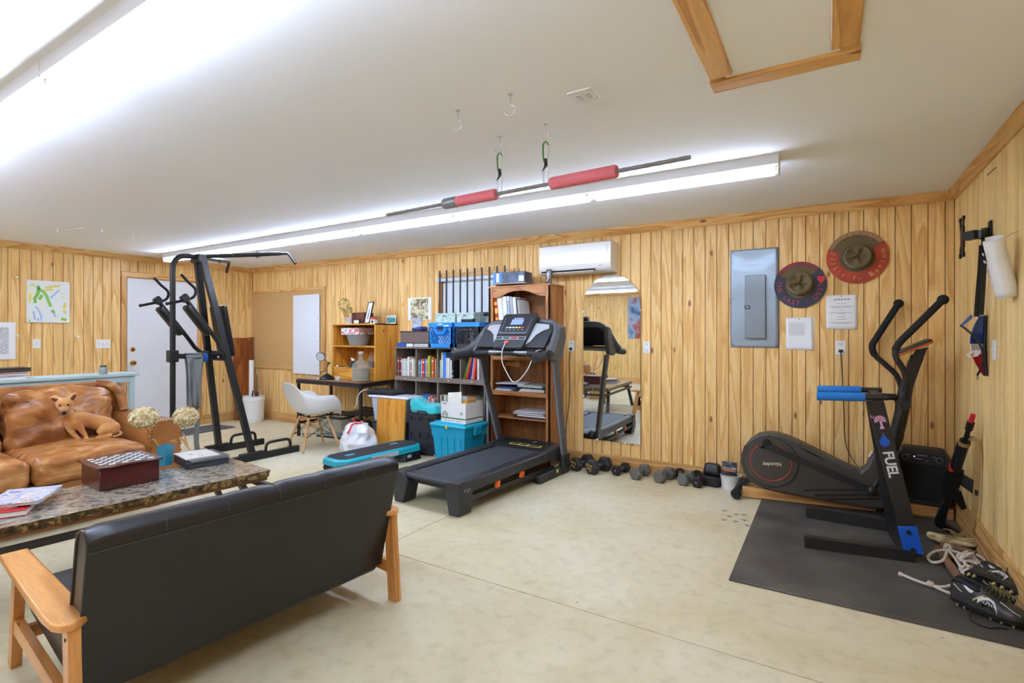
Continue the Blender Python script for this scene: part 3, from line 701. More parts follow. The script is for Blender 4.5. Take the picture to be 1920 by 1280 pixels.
# ------------------------------------------------------------------ small tan dog on the sofa
def dogmat():
    m, nt, b = newmat('dog_fur'); L = nt.links.new; N = nt.nodes.new; tc = N('ShaderNodeTexCoord')
    n = N('ShaderNodeTexNoise'); n.inputs['Scale'].default_value = 9; n.inputs['Detail'].default_value = 5; L(tc.outputs['Object'], n.inputs['Vector'])
    r = ramp(nt, [(.3, '#a8672a'), (.5, '#be7e3a'), (.7, '#d39d58')]); L(n.outputs[0], r.inputs[0]); out = r.outputs[0]
    def blend(p, rad0, rad1, col, fac, sc=(1, 1, 1)):
        nonlocal out
        mp = N('ShaderNodeVectorMath'); mp.operation = 'SUBTRACT'; mp.inputs[1].default_value = p; L(tc.outputs['Object'], mp.inputs[0])
        ms = N('ShaderNodeVectorMath'); ms.operation = 'MULTIPLY'; ms.inputs[1].default_value = sc; L(mp.outputs[0], ms.inputs[0])
        ln = N('ShaderNodeVectorMath'); ln.operation = 'LENGTH'; L(ms.outputs[0], ln.inputs[0])
        mr = N('ShaderNodeMapRange'); mr.inputs[1].default_value = rad0; mr.inputs[2].default_value = rad1; mr.inputs[3].default_value = fac; mr.inputs[4].default_value = 0; L(ln.outputs['Value'], mr.inputs[0])
        mx = N('ShaderNodeMix'); mx.data_type = 'RGBA'; L(mr.outputs[0], mx.inputs[0]); L(out, mx.inputs[6]); mx.inputs[7].default_value = lin(col); out = mx.outputs[2]
    blend((-.130, -.125, .222), .020, .042, '#3d2c26', .85)          # dark muzzle
    blend((-.130, -.085, .262), .012, .034, '#6f4c38', .5)
    blend((-.153, -.072, .280), .008, .018, '#3a2a20', .8); blend((-.107, -.072, .280), .008, .018, '#3a2a20', .8)
    blend((-.130, -.06, .318), .006, .028, '#9c5a20', .6, (1, 1, .6))
    blend((-.10, -.03, .10), .02, .06, '#e0b57a', .6); blend((.145, -.05, .045), .015, .05, '#eac588', .75, (1, 1, 1.6))
    L(out, b.inputs['Base Color']); b.inputs['Roughness'].default_value = .72; b.inputs['Sheen Weight'].default_value = .3
    n2 = N('ShaderNodeTexNoise'); n2.inputs['Scale'].default_value = 260; L(tc.outputs['Object'], n2.inputs['Vector'])
    bp = N('ShaderNodeBump'); bp.inputs['Strength'].default_value = .25; bp.inputs['Distance'].default_value = .003; L(n2.outputs[0], bp.inputs['Height']); L(bp.outputs[0], b.inputs['Normal'])
    return m
t = T('dog', 'small tan dog with dark muzzle and folded ears sitting on the leather sofa', 'dog', (-4.97, 1.715, .548), R(70.7))
q = M()
# trunk: deep chest narrowing to the loin, haunches on the seat
q.tube(spline([(-.085, -.02, .135), (-.055, -.01, .145), (0, 0, .140), (.06, .005, .118), (.12, .005, .088), (.155, 0, .066)], 5), [.050, .053, .057, .060, .0625, .065, .066, .066, .065, .063, .061, .059, .057, .056, .056, .057, .058, .060, .062, .063, .064, .064, .063, .060, .056, .05], 14)
q.sphere((-.082, -.025, .128), .052, 12, (1, 1, 1.15)); q.sphere((.145, -.01, .062), .066, 12, (1.05, 1, .92))
q.tube(spline([(-.075, -.025, .15), (-.10, -.03, .19), (-.122, -.035, .235), (-.128, -.035, .27)], 4), [.048, .046, .044, .042, .040, .039, .038, .038, .037, .037, .038, .038, .038], 12)   # neck
q.sphere((-.130, -.045, .287), .050, 14, (1.08, 1.0, .96)); q.sphere((-.130, -.062, .262), .038, 12, (1.05, 1, .9))                                            # skull, cheeks
q.tube([(-.130, -.07, .262), (-.130, -.105, .243), (-.130, -.138, .228)], [.030, .0245, .0185], 12)                                                     # muzzle
q.sphere((-.130, -.115, .224), .017, 8, (1, 1.4, .7))
# front legs
q.tube(spline([(-.055, -.055, .14), (-.035, -.062, .09), (-.012, -.068, .045), (0, -.072, .012)], 3), [.034, .031, .028, .024, .021, .0185, .017, .016, .015, .0145], 10); q.sphere((.002, -.085, .010), .0165, 8, (1, 1.5, .7))
q.tube(spline([(-.095, -.035, .11), (-.085, -.045, .065), (-.06, -.062, .03), (-.045, -.07, .012)], 3), [.03, .028, .025, .022, .019, .017, .016, .015, .0145, .014], 10); q.sphere((-.045, -.084, .010), .016, 8, (1, 1.5, .7))
# hind leg: thigh forward, hock behind, long foot on the seat
q.tube(spline([(.145, -.05, .075), (.10, -.072, .060), (.075, -.078, .035)], 4), [.047, .046, .044, .041, .038, .034, .030, .026, .022], 10)
q.tube(spline([(.075, -.078, .034), (.115, -.080, .022), (.155, -.070, .014)], 3), [.020, .018, .016, .0145, .0135, .0135, .0145], 8)
q.tube([(.155, -.070, .012), (.10, -.090, .010), (.055, -.096, .010)], [.014, .0135, .015], 8)
q.tube(spline([(.195, 0, .03), (.215, -.03, .018), (.20, -.075, .012), (.16, -.10, .009)], 4), [.014]*5+[.011]*4+[.008]*4, 8)                          # tail round the rump
# ears, folded at the tips
for sx, tip in ((-1, (-.212, -.03, .338)), (1, (-.058, -.035, .362))):
    b0 = Vector((-.130+sx*.036, -.035, .315)); 
    q.tube([b0, b0.lerp(Vector(tip), .5)+Vector((0, 0, .012)), Vector(tip)], [.025, .021, .008], 10, flat=1.0)
o = q.build('body', dogmat(), t, sharp=180)
md = o.modifiers.new('remesh', 'REMESH'); md.mode = 'VOXEL'; md.voxel_size = .0045; md.use_smooth_shade = True
md = o.modifiers.new('smooth', 'SMOOTH'); md.iterations = 7; md.factor = .6
eye = mat('dog_eye', '#17100c', .08, coat=.6)
for sx in (-1, 1): q = M(); q.sphere((-.130+sx*.0225, -.0885, .281), .0085, 10); q.build('eye', eye, t)
q = M(); q.sphere((-.130, -.147, .231), .0115, 10, (1.15, .8, .85)); q.build('nose', mat('dog_nose', '#14110f', .25), t)
inner = mat('inner_ear', '#5d3528', .7)
for sx, tip in ((-1, (-.205, -.045, .334)), (1, (-.064, -.052, .355))):
    b0 = Vector((-.130+sx*.041, -.057, .316)); tp = Vector(tip); q = M(); mid = b0.lerp(tp, .55); 
    q.tube([b0, mid, tp], [.012, .013, .004], 8, flat=.45, up=(0, 1, 0)); q.build('inner_ear', inner, t)
q = M(); q.tube([(-.150, -.118, .214), (-.130, -.137, .212), (-.110, -.118, .214)], .0016, 6); q.build('mouth', mat('dog_nose', '#14110f', .25), t)
q = M(); pts = [(-.108+.047*math.cos(a), -.032+.047*math.sin(a), .205+.016*math.cos(a)) for a in [i*math.pi/10 for i in range(20)]]; q.tube(pts, .0035, 6, closed=True); q.build('collar', mat('collar_tan', '#b78f5c', .6), t)
# ------------------------------------------------------------------ power tower
t = T('power_tower', 'black steel power tower with padded dip arms and pull-up bars, left of the desk', 'exercise tower', (-5.67, 3.3, 0), R(-2))
PX = mat('power_tower_pad', '#17181b', .35)
for sx in (-1, 1):
    q = M(); q.bar((sx*.36, -.85, .035), (sx*.36, .56, .035), .05, .07); rl = q.build('base_rail', BLKMET, t)
    q = M(); q.box((sx*.36, 0, .05), (.056, .26, .085), b=.006); [q.cyl((sx*.36+.028, yy, .05), (sx*.36+.034, yy, .05), .011, n=8) for yy in (-.08, .08)]; q.build('sleeve', BLKMET, rl)
    q = M(); q.tube(spline([(sx*.36, .16, .06), (sx*.36, .165, .125), (sx*.36, .19, .158), (sx*.36, .24, .165), (sx*.36, .38, .165), (sx*.36, .43, .158), (sx*.36, .455, .125), (sx*.36, .46, .06)], 4), .016, 10); q.build('push_up_handle', BLKMET, rl)
    q = M(); q.bar((sx*.345, .01, .08), (sx*.055, -.36, 2.165), .05, .06, up=(0, 1, 0)); q.build('upright', BLKMET, t)
q = M(); q.bar((-.36, -.83, .035), (.36, -.83, .035), .05, .06); q.build('cross_bar', BLKMET, t)
q = M(); q.tube(spline([(0, -.62, .05), (0, -.62, .6), (0, -.62, 1.2), (0, -.62, 1.8), (0, -.62, 2.02), (0, -.605, 2.10), (0, -.56, 2.155), (0, -.49, 2.175), (0, -.36, 2.175)], 5), .026, 14); q.build('front_post', BLKMET, t)
q = M(); q.bar((0, -.83, .035), (0, -.60, .035), .05, .05); q.build('cross_bar', BLKMET, t)
q = M(); q.box((0, -.37, 2.16), (.17, .09, .09), b=.008); q.build('top_bracket', BLKMET, t)
q = M(); q.bar((0, -.60, 1.14), (0, -.19, 1.12), .045, .05); q.bar((-.20, -.17, 1.12), (.20, -.17, 1.12), .05, .06); q.build('cross_bar', BLKMET, t)
q = M(); q.box((0, -.622, 1.14), (.085, .085, .12), b=.005); [q.cyl((.04, -.62+a, 1.14+b_), (.05, -.62+a, 1.14+b_), .009, n=8) for a in (-.022, .022) for b_ in (-.035, .035)]; q.build('post_bracket', BLKMET, t)
for sx in (-1, 1):
    q = M(); P = spline([(sx*.03, -.36, 2.185), (sx*.30, -.05, 2.215), (sx*.57, .23, 2.245), (sx*.62, .27, 2.235), (sx*.71, .29, 2.13)], 6); q.tube(P, [.022]*(len(P)//2)+[.016]*(len(P)-len(P)//2), 12); pb = q.build('pull_up_bar', BLKMET, t)
    q = M(); q.cyl((sx*.36, .012, 2.222), (sx*.42, .075, 2.228), .025, n=12); q.cyl((sx*.39, .045, 2.19), (sx*.39, .045, 2.262), .008, n=8); q.build('clamp', BLKMET, pb)
    # dip arm with pad, straight grip and hooked grip
    q = M(); ox = .275*sx+(.03 if sx < 0 else .06); q.tube(spline([(sx*.10, -.20, 1.17), (sx*.23, -.22, 1.165), (sx*.26, -.28, 1.21), (ox-.01, -.36, 1.32), (ox, -.60, 1.64), (ox, -.66, 1.72)], 5), .021, 12); ar = q.build('dip_arm', BLKMET, t)
    d = Vector((0, -.24, .32)).normalized(); q = M(); q.rbox((ox, -.545, 1.50), (.095, .36, .062), .028, 5, rot=(-math.atan2(.32, .24), 0, 0)); q.build('arm_pad', PX, ar)
    q = M(); q.box((ox, -.655, 1.715), (.05, .07, .07), rot=(R(-50), 0, 0), b=.006); q.build('grip_block', BLKMET, ar)
    q = M(); q.cyl((ox, -.64, 1.70), (ox-.03, -.80, 1.655), .0135, n=10); q.cyl((ox-.03, -.80, 1.655), (ox-.031, -.81, 1.653), .016, n=10); q.build('grip', RUBBER, ar)
    q = M(); q.tube(spline([(ox, -.63, 1.70), (ox, -.57, 1.74), (ox, -.56, 1.81), (ox, -.63, 1.88), (ox, -.69, 1.945)], 5), .0135, 10); q.build('hooked_grip', RUBBER, ar)
q = M(); q.rbox((0, -.145, 1.13), (.30, .10, .11), .03, 4); q.build('hub_pad', PX, t)
q = M(); q.rbox((0, -.125, 1.40), (.30, .06, .56), .028, 5, rot=(R(10), 0, 0)); q.build('back_pad', PX, t)
q = M(); q.box((.06, -.20, 1.12), (.03, .002, .018)); q.build('sticker', WHITE, t)
# grey resistance band draped over the tower's middle bar
def bandf(u, v): w = (v-.5)*(.17-.06*u); return (.012*math.sin(v*9+u*5)+.02*math.sin(v*17)*u, w-.42, 1.115-.52*u+.01*math.sin(v*7))
tb = T('resistance_band', 'long grey exercise band hanging from the middle bar of the black power tower', 'exercise band', (-5.67, 3.3, 0), R(-2))
bm_ = mat('grey_latex', '#7d8080', .42)
q = M(); q.grid(14, 12, lambda u, v: Vector(bandf(u, v))+Vector((.035, .0, .0))); q.build('band', bm_, tb, solid=.004)
q = M(); q.grid(14, 12, lambda u, v: Vector(bandf(u, 1-v))+Vector((-.035, .01, 0))); q.build('band', bm_, tb, solid=.004)
q = M(); q.grid(6, 8, lambda u, v: (-.035+.07*u, (v-.5)*.17-.42, 1.115+.055*math.sin(math.pi*u))); q.build('band', bm_, tb, solid=.004)
q = M(); q.grid(12, 4, lambda u, v: (.02*math.sin(u*6), -.40+(v-.5)*.05+.02*u, .60-.46*u)); q.build('band_tail', bm_, tb, solid=.004)
tb = T('blue_strap', 'bright blue strap looped on the tower bar next to the grey band', 'strap', (-5.67, 3.3, 0), R(-2))
q = M(); P = [(.036*math.cos(a), -.31, 1.115+.045*math.sin(a)) for a in [i*math.pi/8 for i in range(16)]]; q.tube(P, .022, 6, closed=True, flat=.16); q.build('loop', mat('blue_webbing', '#1f63c0', .6), tb)
# ------------------------------------------------------------------ things by the left wall and corner
t = T('door_mat', 'flat dark grey mat on the floor in front of the white door', 'mat', (-7.62, 3.95, 0), R(4))
q = M(); q.box((0, 0, .006), (.48, .75, .012), b=.004); q.build('mat_body', mat('mat_grey', '#55565a', .9, bump=.4, bscale=90), t)
redw = wood('stained_board', '#a4622c', '#6e3514', '#8e4d1f', rings=3)
t = T('leaning_board', 'wide reddish-brown board leaning in the left corner of the room', 'board', (-8.0, 4.78, 0), 0)
q = M(); q.box((0, 0, .655), (.022, .25, 1.30), rot=(0, R(-2.2), 0), b=.003); q.build('board', redw, t)
t = T('leaning_board', 'narrow reddish plank leaning behind the wide board in the left corner', 'board', (-8.02, 4.965, 0), 0)
q = M(); q.box((0, 0, .66), (.03, .06, 1.31), rot=(0, R(-1.5), 0), b=.003); q.build('board', redw, t)
t = T('white_bucket', 'white plastic five-gallon bucket standing in the left corner', 'bucket', (-7.66, 4.78, 0))
q = M(); q.lathe([(0, 0), (.135, 0), (.14, .01), (.152, .33), (.162, .335), (.162, .365), (.155, .37), (.155, .395), (.160, .40), (.158, .405), (.148, .40), (.143, .05), (0, .02)], n=32); q.build('bucket_body', WHITE, t)
q = M(); q.box((.095, -.108, .24), (.05, .003, .05), rot=(0, 0, R(40))); q.build('label', mat('bucket_label', '#8d9090', .5), t)
t = T('cardboard_tube', 'white mailing tube standing in the white bucket', 'tube', (-7.73, 4.78, .03))
q = M(); P = [(0, 0, 0), (-.09, .06, .92)]; q.tube([Vector(P[0]), Vector(P[1])], .036, 20); q.build('tube_body', PAPER, t)
t = T('hand_saw', 'grey-bladed hand saw sticking up out of the white bucket', 'saw', (-7.62, 4.80, .03))
q = M(); q.prism([(-.045, .30), (.03, .30), (.02, .70), (-.005, .72)], -.001, .001, 'xz'); q.build('blade', STEEL, t)
q = M(); q.tube(spline([(0, 0, .30), (-.03, 0, .36), (0, 0, .43), (.035, 0, .40), (.02, 0, .33)], 4, True), .012, 8, closed=True); q.build('handle', mat('saw_handle', '#4b2f1c', .5), t)
t = T('stick', 'thin dark stick leaning out of the white bucket', 'stick', (-7.67, 4.72, .03)); q = M(); q.tube([(0, 0, 0), (.06, .01, .46)], .010, 8); q.build('shaft', mat('saw_handle', '#4b2f1c', .5), t)
# left wall hangings
abst = patch('abstract_paint', [(.30, '#cfe0c0'), (.38, '#e9ece8'), (.50, '#e4e8ea'), (.57, '#e9ebe4'), (.61, '#eae6a8'), (.65, '#e8ebe6'), (.70, '#c4d4e8'), (.8, '#e7eaea')], scale=9, detail=4, rough=.5, distort=1.3)
t = T('canvas_painting', 'square canvas with green, yellow and blue brush strokes on the left wall', 'painting', (XL, 2.413, 1.757))
q = M(); q.box((.012, 0, 0), (.022, .405, .505), b=.002); q.build('canvas', abst, t)
def strokes(nm, col, L, w_):
    q = M()
    for P in L: q.tube([(.0245, a, b_) for a, b_ in P] if len(P) < 3 else spline([(.0245, a, b_) for a, b_ in P], 5), w_, 8, flat=1, up=(0, 1, 0)); 
    q.v = [(.0235+min(.0018, max(-.0018, a-.0245)), b_, c) for a, b_, c in q.v]; return q.build(nm, mat('paint_'+nm, col, .5), t)
strokes('green_paint', '#86c057', [[(-.10, .19), (-.10, .10), (-.13, .03), (-.12, -.02)], [(-.10, .16), (-.03, .09), (.0, .0), (.02, -.06)], [(-.06, .08), (-.09, .02)], [(.12, -.20), (.17, -.215)], [(-.18, -.23), (-.17, -.235)], [(.03, -.10), (.05, -.13)]], .016)
strokes('yellow_paint', '#e6d65a', [[(-.16, .20), (-.14, .19)], [(-.03, .17), (.05, .19), (.10, .20)], [(-.17, .08), (-.175, -.02)], [(.14, -.10), (.17, -.14)], [(.16, 0), (.15, -.08)], [(-.05, .135), (.04, .15)]], .011)
strokes('blue_paint', '#a9c1e2', [[(-.12, -.06), (-.08, -.14), (-.07, -.23)], [(-.14, -.12), (-.13, -.22)], [(.02, .05), (.06, .10), (.1, .15)], [(.05, -.12), (.06, -.18)], [(-.1, -.2), (-.1, -.235)]], .009)
t = T('framed_print', 'white-matted print of dense grey text on the wall left of the painting', 'print', (XL, 1.93, 1.287))
q = M(); q.box((.008, 0, 0), (.014, .37, .43), b=.002); q.build('mat_board', PAPER, t)
q = M(); q.box((.0155, 0, 0), (.001, .25, .31)); q.build('print_sheet', patch('grey_text', [(.42, '#a9aaac'), (.5, '#c4c5c7'), (.58, '#dadbdc')], scale=70, stretch=(1, .6, 1.6), rough=.8), t)
for k, (y_, z_, l_) in enumerate(((2.125, 2.03, 'small white wall knob up left of the canvas painting'), (2.70, 1.33, 'small white wall knob to the left of the three-gang switch'), (2.135, 1.345, 'small white wall knob just right of the framed print'), (4.66, 1.9, 'small white wall knob high between the door and the corner'))):
    q = M(); q.lathe([(0, 0), (.012, 0), (.006, .01), (.012, .022), (0, .027)], (XL, y_, z_), 10, (0, R(90), 0)); tag(q.build('wall_hook', WHITE), l_, 'hook')
# ceiling anchors at far left
for k, (x_, y_, l_) in enumerate(((-6.70, 2.07, 'white ceiling hook nearest the left wall, beside a painted-over scar'), (-6.3, 2.3, 'white ceiling anchor in the middle of the far left group'), (-6.4, 2.62, 'white ceiling anchor nearest the back row lights'))):
    q = M(); q.tube(spline([(x_, y_, H), (x_, y_, H-.015), (x_+.012, y_, H-.028), (x_+.002, y_, H-.04), (x_-.01, y_, H-.032)], 3), .0035, 6); tag(q.build('ceiling_hook', WHITE), l_, 'hook')
q = M(); q.tube([(-6.72, 2.13, H-.001), (-6.45, 2.2, H-.001)], .005, 6); o = q.build('ceiling_scar', mat('spackle', '#d8d8d9', .9)); tag(o, 'thin painted-over scar on the ceiling near the left wall hooks', 'scar')
# ------------------------------------------------------------------ cork board, whiteboard
cork = patch('cork', [(.35, '#b98f55'), (.5, '#c39a60'), (.65, '#cba66d')], scale=90, rough=.9)
t = T('cork_board', 'large cork board with a pine frame on the back wall above the desk', 'notice board', (-7.24, YB, 1.44))
q = M(); q.box((0, -.008, 0), (1.87, .012, 1.20)); q.build('cork_sheet', cork, t)
for c, d, m_ in (((0, -.012, .605), (1.92, .024, .035), pine_trim_x), ((0, -.012, -.605), (1.92, .024, .035), pine_trim_x), ((-.945, -.012, 0), (.035, .024, 1.2), pine_trim_z), ((.945, -.012, 0), (.035, .024, 1.2), pine_trim_z)): q = M(); q.box(c, d, b=.003); q.build('frame_rail', m_, t)
t = T('whiteboard', 'tall narrow white marker board screwed over the right end of the cork board', 'whiteboard', (-6.69, YB-.026, 1.36))
q = M(); q.box((0, -.004, 0), (.61, .008, 1.19), b=.002); q.build('board', mat('marker_board', '#dfe3e8', .2), t)
for xx in (-.26, .27):
    for zz in (.25, -.1, -.45): q = M(); q.cyl((xx, -.008, zz), (xx, -.0095, zz), .007, n=8); q.build('screw', STEEL, t)
q = M(); [q.tube([(a, -.0087, b_), (a+.015, -.0087, b_-.02)], .0022, 5) for a, b_ in ((.19, .32), (.2, .1), (.22, .05), (.16, .02), (.2, -.02), (.24, .12))]; q.build('marker_mark', mat('marker_blue', '#8fa3c9', .6), t)
# ------------------------------------------------------------------ desk
dwood = wood('desk_top_wood', '#9c7550', '#6f4d31', '#8a6443', axis='X', rings=3, knots=False, rough=.35)
t = T('desk', 'black-framed desk with a brown wooden top against the back wall', 'desk', (-5.48, 4.69, 0))
q = M(); q.box((0, 0, .765), (1.22, .56, .018), b=.003); q.build('desk_top', dwood, t)
q = M(); 
for a, b_ in (((-.61, -.28), (.61, -.28)), ((-.61, .28), (.61, .28)), ((-.61, -.28), (-.61, .28)), ((.61, -.28), (.61, .28))): q.bar((*a, .733), (*b_, .733), .03, .044)
q.build('top_frame', BLKMET, t)
for sx in (-.595, .595):
    for sy in (-.265, .265): q = M(); q.box((sx, sy, .375), (.034, .034, .75), b=.003); q.build('leg', BLKMET, t)
q = M(); q.bar((-.595, .265, .18), (.595, .265, .18), .025, .03); q.bar((-.595, -.26, .18), (-.595, .26, .18), .025, .03); q.bar((.595, -.26, .18), (.595, .26, .18), .025, .03); q.build('stretcher', BLKMET, t)
q = M(); q.tube([(.58, .265, .72), (.1, .265, .2)], .005, 6); q.tube([(.1, .265, .72), (.58, .265, .2)], .005, 6); q.build('cross_wire', BLKMET, t)
q = M(); q.box((.33, .03, .345), (.5, .42, .012)); [q.bar((.08, -.18+.42*k, .37), (.58, -.18+.42*k, .37), .01, .03) for k in (0, 1)]; q.build('lower_shelf', BLKMET, t)
# hutch
hp = wood('orange_pine', '#e0a042', '#b97420', '#d59235', axis='Z', rings=3, rough=.35, coat=.2)
hpx = wood('orange_pine_x', '#e3a648', '#bd7a25', '#d8963a', axis='X', rings=3, rough=.35, coat=.2)
hx0_, hx1_, hy0_, hz0, hz1 = -5.648, -4.842, 4.617, .775, 1.50
t = T('desk_hutch', 'orange pine bookcase hutch standing on the desk', 'shelf', ((hx0_+hx1_)/2, (hy0_+YB)/2, hz0))
W2, D2 = (hx1_-hx0_)/2, (YB-.01-hy0_)/2; HH = hz1-hz0
for sx in (-1, 1): q = M(); q.box((sx*(W2-.009), 0, HH/2), (.018, 2*D2, HH), b=.002); q.build('side_panel', hp, t)
q = M(); q.box((0, 0, HH-.009), (2*W2, 2*D2, .018), b=.002); q.build('top_panel', hpx, t)
q = M(); q.box((0, D2-.004, HH/2), (2*W2-.03, .006, HH-.02)); q.build('back_panel', wood('hutch_back', '#d89a44', '#b67a2e', '#cf8f3c', rings=1.5), t)
for z_ in (.43, .145): q = M(); q.box((0, 0, z_), (2*W2-.036, 2*D2-.012, .018), b=.002); q.build('shelf', hpx, t)
q = M(); q.box((0, -D2+.02, .068), (2*W2-.036, .018, .13)); q.build('plinth', hpx, t)
S1, S2, S3 = hz0+.154+.001, hz0+.439+.001, hz1+.001
def zt(dx): return (-5.648+dx, 0)
# items on the hutch top
t = T('picture_frame', 'black framed white print leaning on top of the desk hutch', 'picture frame', (-5.12, 4.74, S3), R(-25))
F = Matrix.Rotation(R(-12), 4, 'X')
q = M(F); [q.box(c, d) for c, d in (((0, 0, .006), (.20, .014, .012)), ((0, 0, .284), (.20, .014, .012)), ((-.094, 0, .145), (.012, .014, .29)), ((.094, 0, .145), (.012, .014, .29)))]; q.build('frame', BLACK, t)
q = M(F); q.box((0, .001, .145), (.18, .006, .27)); q.build('print_sheet', PAPER, t)
q = M(F); [q.box((a, -.003, b_), c_) for a, b_, c_ in ((.0, .10, (.05, .002, .09)), (.0, .165, (.02, .002, .07)), (.005, .19, (.008, .002, .06)))]; q.build('ink_drawing', mat('ink_grey', '#8b8d90', .8), t)
t = T('wooden_box', 'dark reddish wooden box on top of the desk hutch behind the picture frame', 'box', (-5.33, 4.86, S3), 0)
q = M(); q.box((0, 0, .075), (.24, .17, .15), b=.004); q.build('box_body', wood('box_red', '#6c3520', '#3f1c10', '#5a2918', rings=2, knots=False), t)
t = T('card_stand', 'small white and black card holder on the hutch beside the dried flowers', 'card holder', (-5.255, 4.70, S3), R(-10))
q = M(); q.box((0, 0, .03), (.13, .02, .06)); q.build('backing', BLACK, t); q = M(); q.box((0, -.012, .025), (.11, .003, .04)); q.build('card', PAPER, t)
t = T('toy_house', 'tiny white cottage ornament with a red roof on the hutch', 'ornament', (-4.93, 4.68, S3), 0)
q = M(); q.box((0, 0, .025), (.075, .05, .05)); q.build('house_body', WHITE, t)
q = M(); q.prism([(-.045, .05), (.045, .05), (.02, .08), (-.02, .08)], -.03, .03, 'xz'); q.build('roof', mat('roof_red', '#b84a41', .6), t); q = M(); q.lathe([(0, 0), (.02, 0), (.02, .001)], (0, -.0255, .022), 12, (R(90), 0, 0)); q.build('doorway', BLACK, t)
t = T('postcard', 'small teal and white postcard standing at the right rear of the hutch', 'postcard', (-4.93, 4.985, S3), 0)
q = M(); q.box((0, 0, .055), (.17, .003, .11), rot=(R(-6), 0, 0)); q.build('card', PAPER, t); q = M(); q.box((0, -.003, .05), (.15, .001, .07), rot=(R(-6), 0, 0)); q.build('picture', patch('teal_picture', [(.35, '#1f6e6a'), (.55, '#58a79d'), (.7, '#d5e0d8')], scale=30), t)
t = T('greeting_card', 'white card with red and blue print on the wall left of the hutch top', 'card', (-5.75, YB-.003, 1.50), 0)
q = M(); q.box((0, 0, 0), (.10, .002, .17)); q.box((.055, -.002, .05), (.15, .002, .10)); q.build('card', PAPER, t); q = M(); q.box((.03, -.004, .055), (.03, .001, .08)); q.build('print', mat('rose_print', '#c58795', .7), t); q = M(); q.box((.065, -.004, .05), (.02, .001, .06)); q.build('print', mat('navy_print', '#243a6b', .7), t)
rnd = random.Random(4)
t = T('dried_bouquet', 'bunch of dried yellow flowers in a clear glass on top of the hutch', 'dried flowers', (-5.50, 4.76, S3))
q = M(); q.lathe([(0, 0), (.035, 0), (.04, .09), (.037, .09), (.032, .006), (0, .006)], n=16); q.build('glass', mat('clear_glass', '#e9eeee', .05, alpha=.3), t)
q = M()
for k in range(16):
    a = rnd.random()*6.28; e = Vector((-.07+.10*math.cos(a), .06*math.sin(a), .20+.09*rnd.random())); q.tube([(0, 0, .02), e*.6+Vector((0, 0, .03)), e], .0016, 5)
q.build('stems', stemm, t)
q = M()
for k in range(260):
    z_ = rnd.uniform(-1, 1); a = rnd.random()*6.28; r_ = math.sqrt(1-z_*z_); c = Vector((-.075+.085*r_*math.cos(a), .06*r_*math.sin(a), .26+.085*z_)) if k < 160 else Vector((.0+.06*r_*math.cos(a), .05*r_*math.sin(a), .185+.05*z_))
    u = Vector((rnd.uniform(-1, 1), rnd.uniform(-1, 1), rnd.uniform(-1, 1))).normalized(); v = u.orthogonal().normalized(); s_ = .012; q.add([c-u*s_, c+v*s_, c+u*s_, c-v*s_], [(0, 1, 2, 3)])
o = q.build('florets', patch('yellow_petal', [(.3, '#b39a4c'), (.6, '#d9c583')], scale=40), t, sharp=180, weld=False); o['kind'] = 'stuff'
# middle shelf: game box on a grey basket, poster frame
t = T('grey_basket', 'round grey tub on the upper shelf of the hutch', 'tub', (-5.335, 4.80, S2)); q = M(); q.lathe([(0, 0), (.115, 0), (.12, .01), (.155, .135), (.16, .14), (.15, .14), (.112, .02), (0, .015)], n=28); q.build('tub_body', mat('tub_grey', '#8b8d8c', .5), t)
t = T('game_box', 'red and white board game box resting on the grey tub in the hutch', 'game box', (-5.36, 4.80, S2+.1415)); q = M(); q.box((0, 0, .045), (.34, .26, .09), b=.003); q.build('box_body', patch('game_print', [(.30, '#28407c'), (.42, '#eae7e2'), (.52, '#eae7e2'), (.58, '#b42a2c'), (.72, '#e8e2da'), (.8, '#c0302f')], scale=9, detail=2, rough=.3, distort=1.5, stretch=(1, 1, 1.6)), t)
t = T('poster_frame', 'dark framed colourful poster leaning at the right of the upper hutch shelf', 'picture frame', (-4.955, 4.78, S2), R(-40))
F = Matrix.Rotation(R(-18), 4, 'X')
q = M(F); q.box((0, 0, .11), (.20, .012, .22), b=.002); q.build('frame', BLACK, t); q = M(F); q.box((0, -.0068, .11), (.17, .002, .19)); q.build('poster', patch('poster_print', [(.35, '#20263c'), (.5, '#d9cfd6'), (.6, '#c2465c'), (.75, '#e6c7b8')], scale=22), t)
# lower shelf of hutch
t = T('art_print', 'large square pastel art print leaning in the lower hutch shelf', 'print', (-5.10, 4.955, S1), 0); F = Matrix.Rotation(R(-5), 4, 'X')
q = M(F); q.box((0, 0, .125), (.26, .006, .25)); q.build('sheet', patch('pastel_print', [(.35, '#8fa080'), (.46, '#ded1cb'), (.6, '#e6dcd6'), (.68, '#b3443f'), (.72, '#dfd2cc')], scale=10, detail=3), t)
t = T('blue_card', 'light blue card at the right end of the lower hutch shelf', 'card', (-4.925, 4.90, S1), R(10)); q = M(Matrix.Rotation(R(-6), 4, 'X')); q.box((0, 0, .12), (.11, .004, .23)); q.build('sheet', patch('blue_print', [(.3, '#7bb8dd'), (.7, '#cfe3ee')], scale=8), t)
t = T('soap_bottle', 'small bottle of dark sand on the lower hutch shelf', 'bottle', (-5.075, 4.78, S1)); q = M(); q.lathe([(0, 0), (.05, 0), (.052, .01), (.052, .10), (.035, .15), (.02, .18), (.02, .20), (0, .20)], n=20); q.build('bottle_body', mat('amberish_glass', '#b8ae9a', .1, alpha=.35), t); q = M(); q.lathe([(0, .004), (.046, .004), (.046, .085), (0, .09)], n=20); q.build('sand', mat('dark_sand', '#4b3b2c', .9), t)
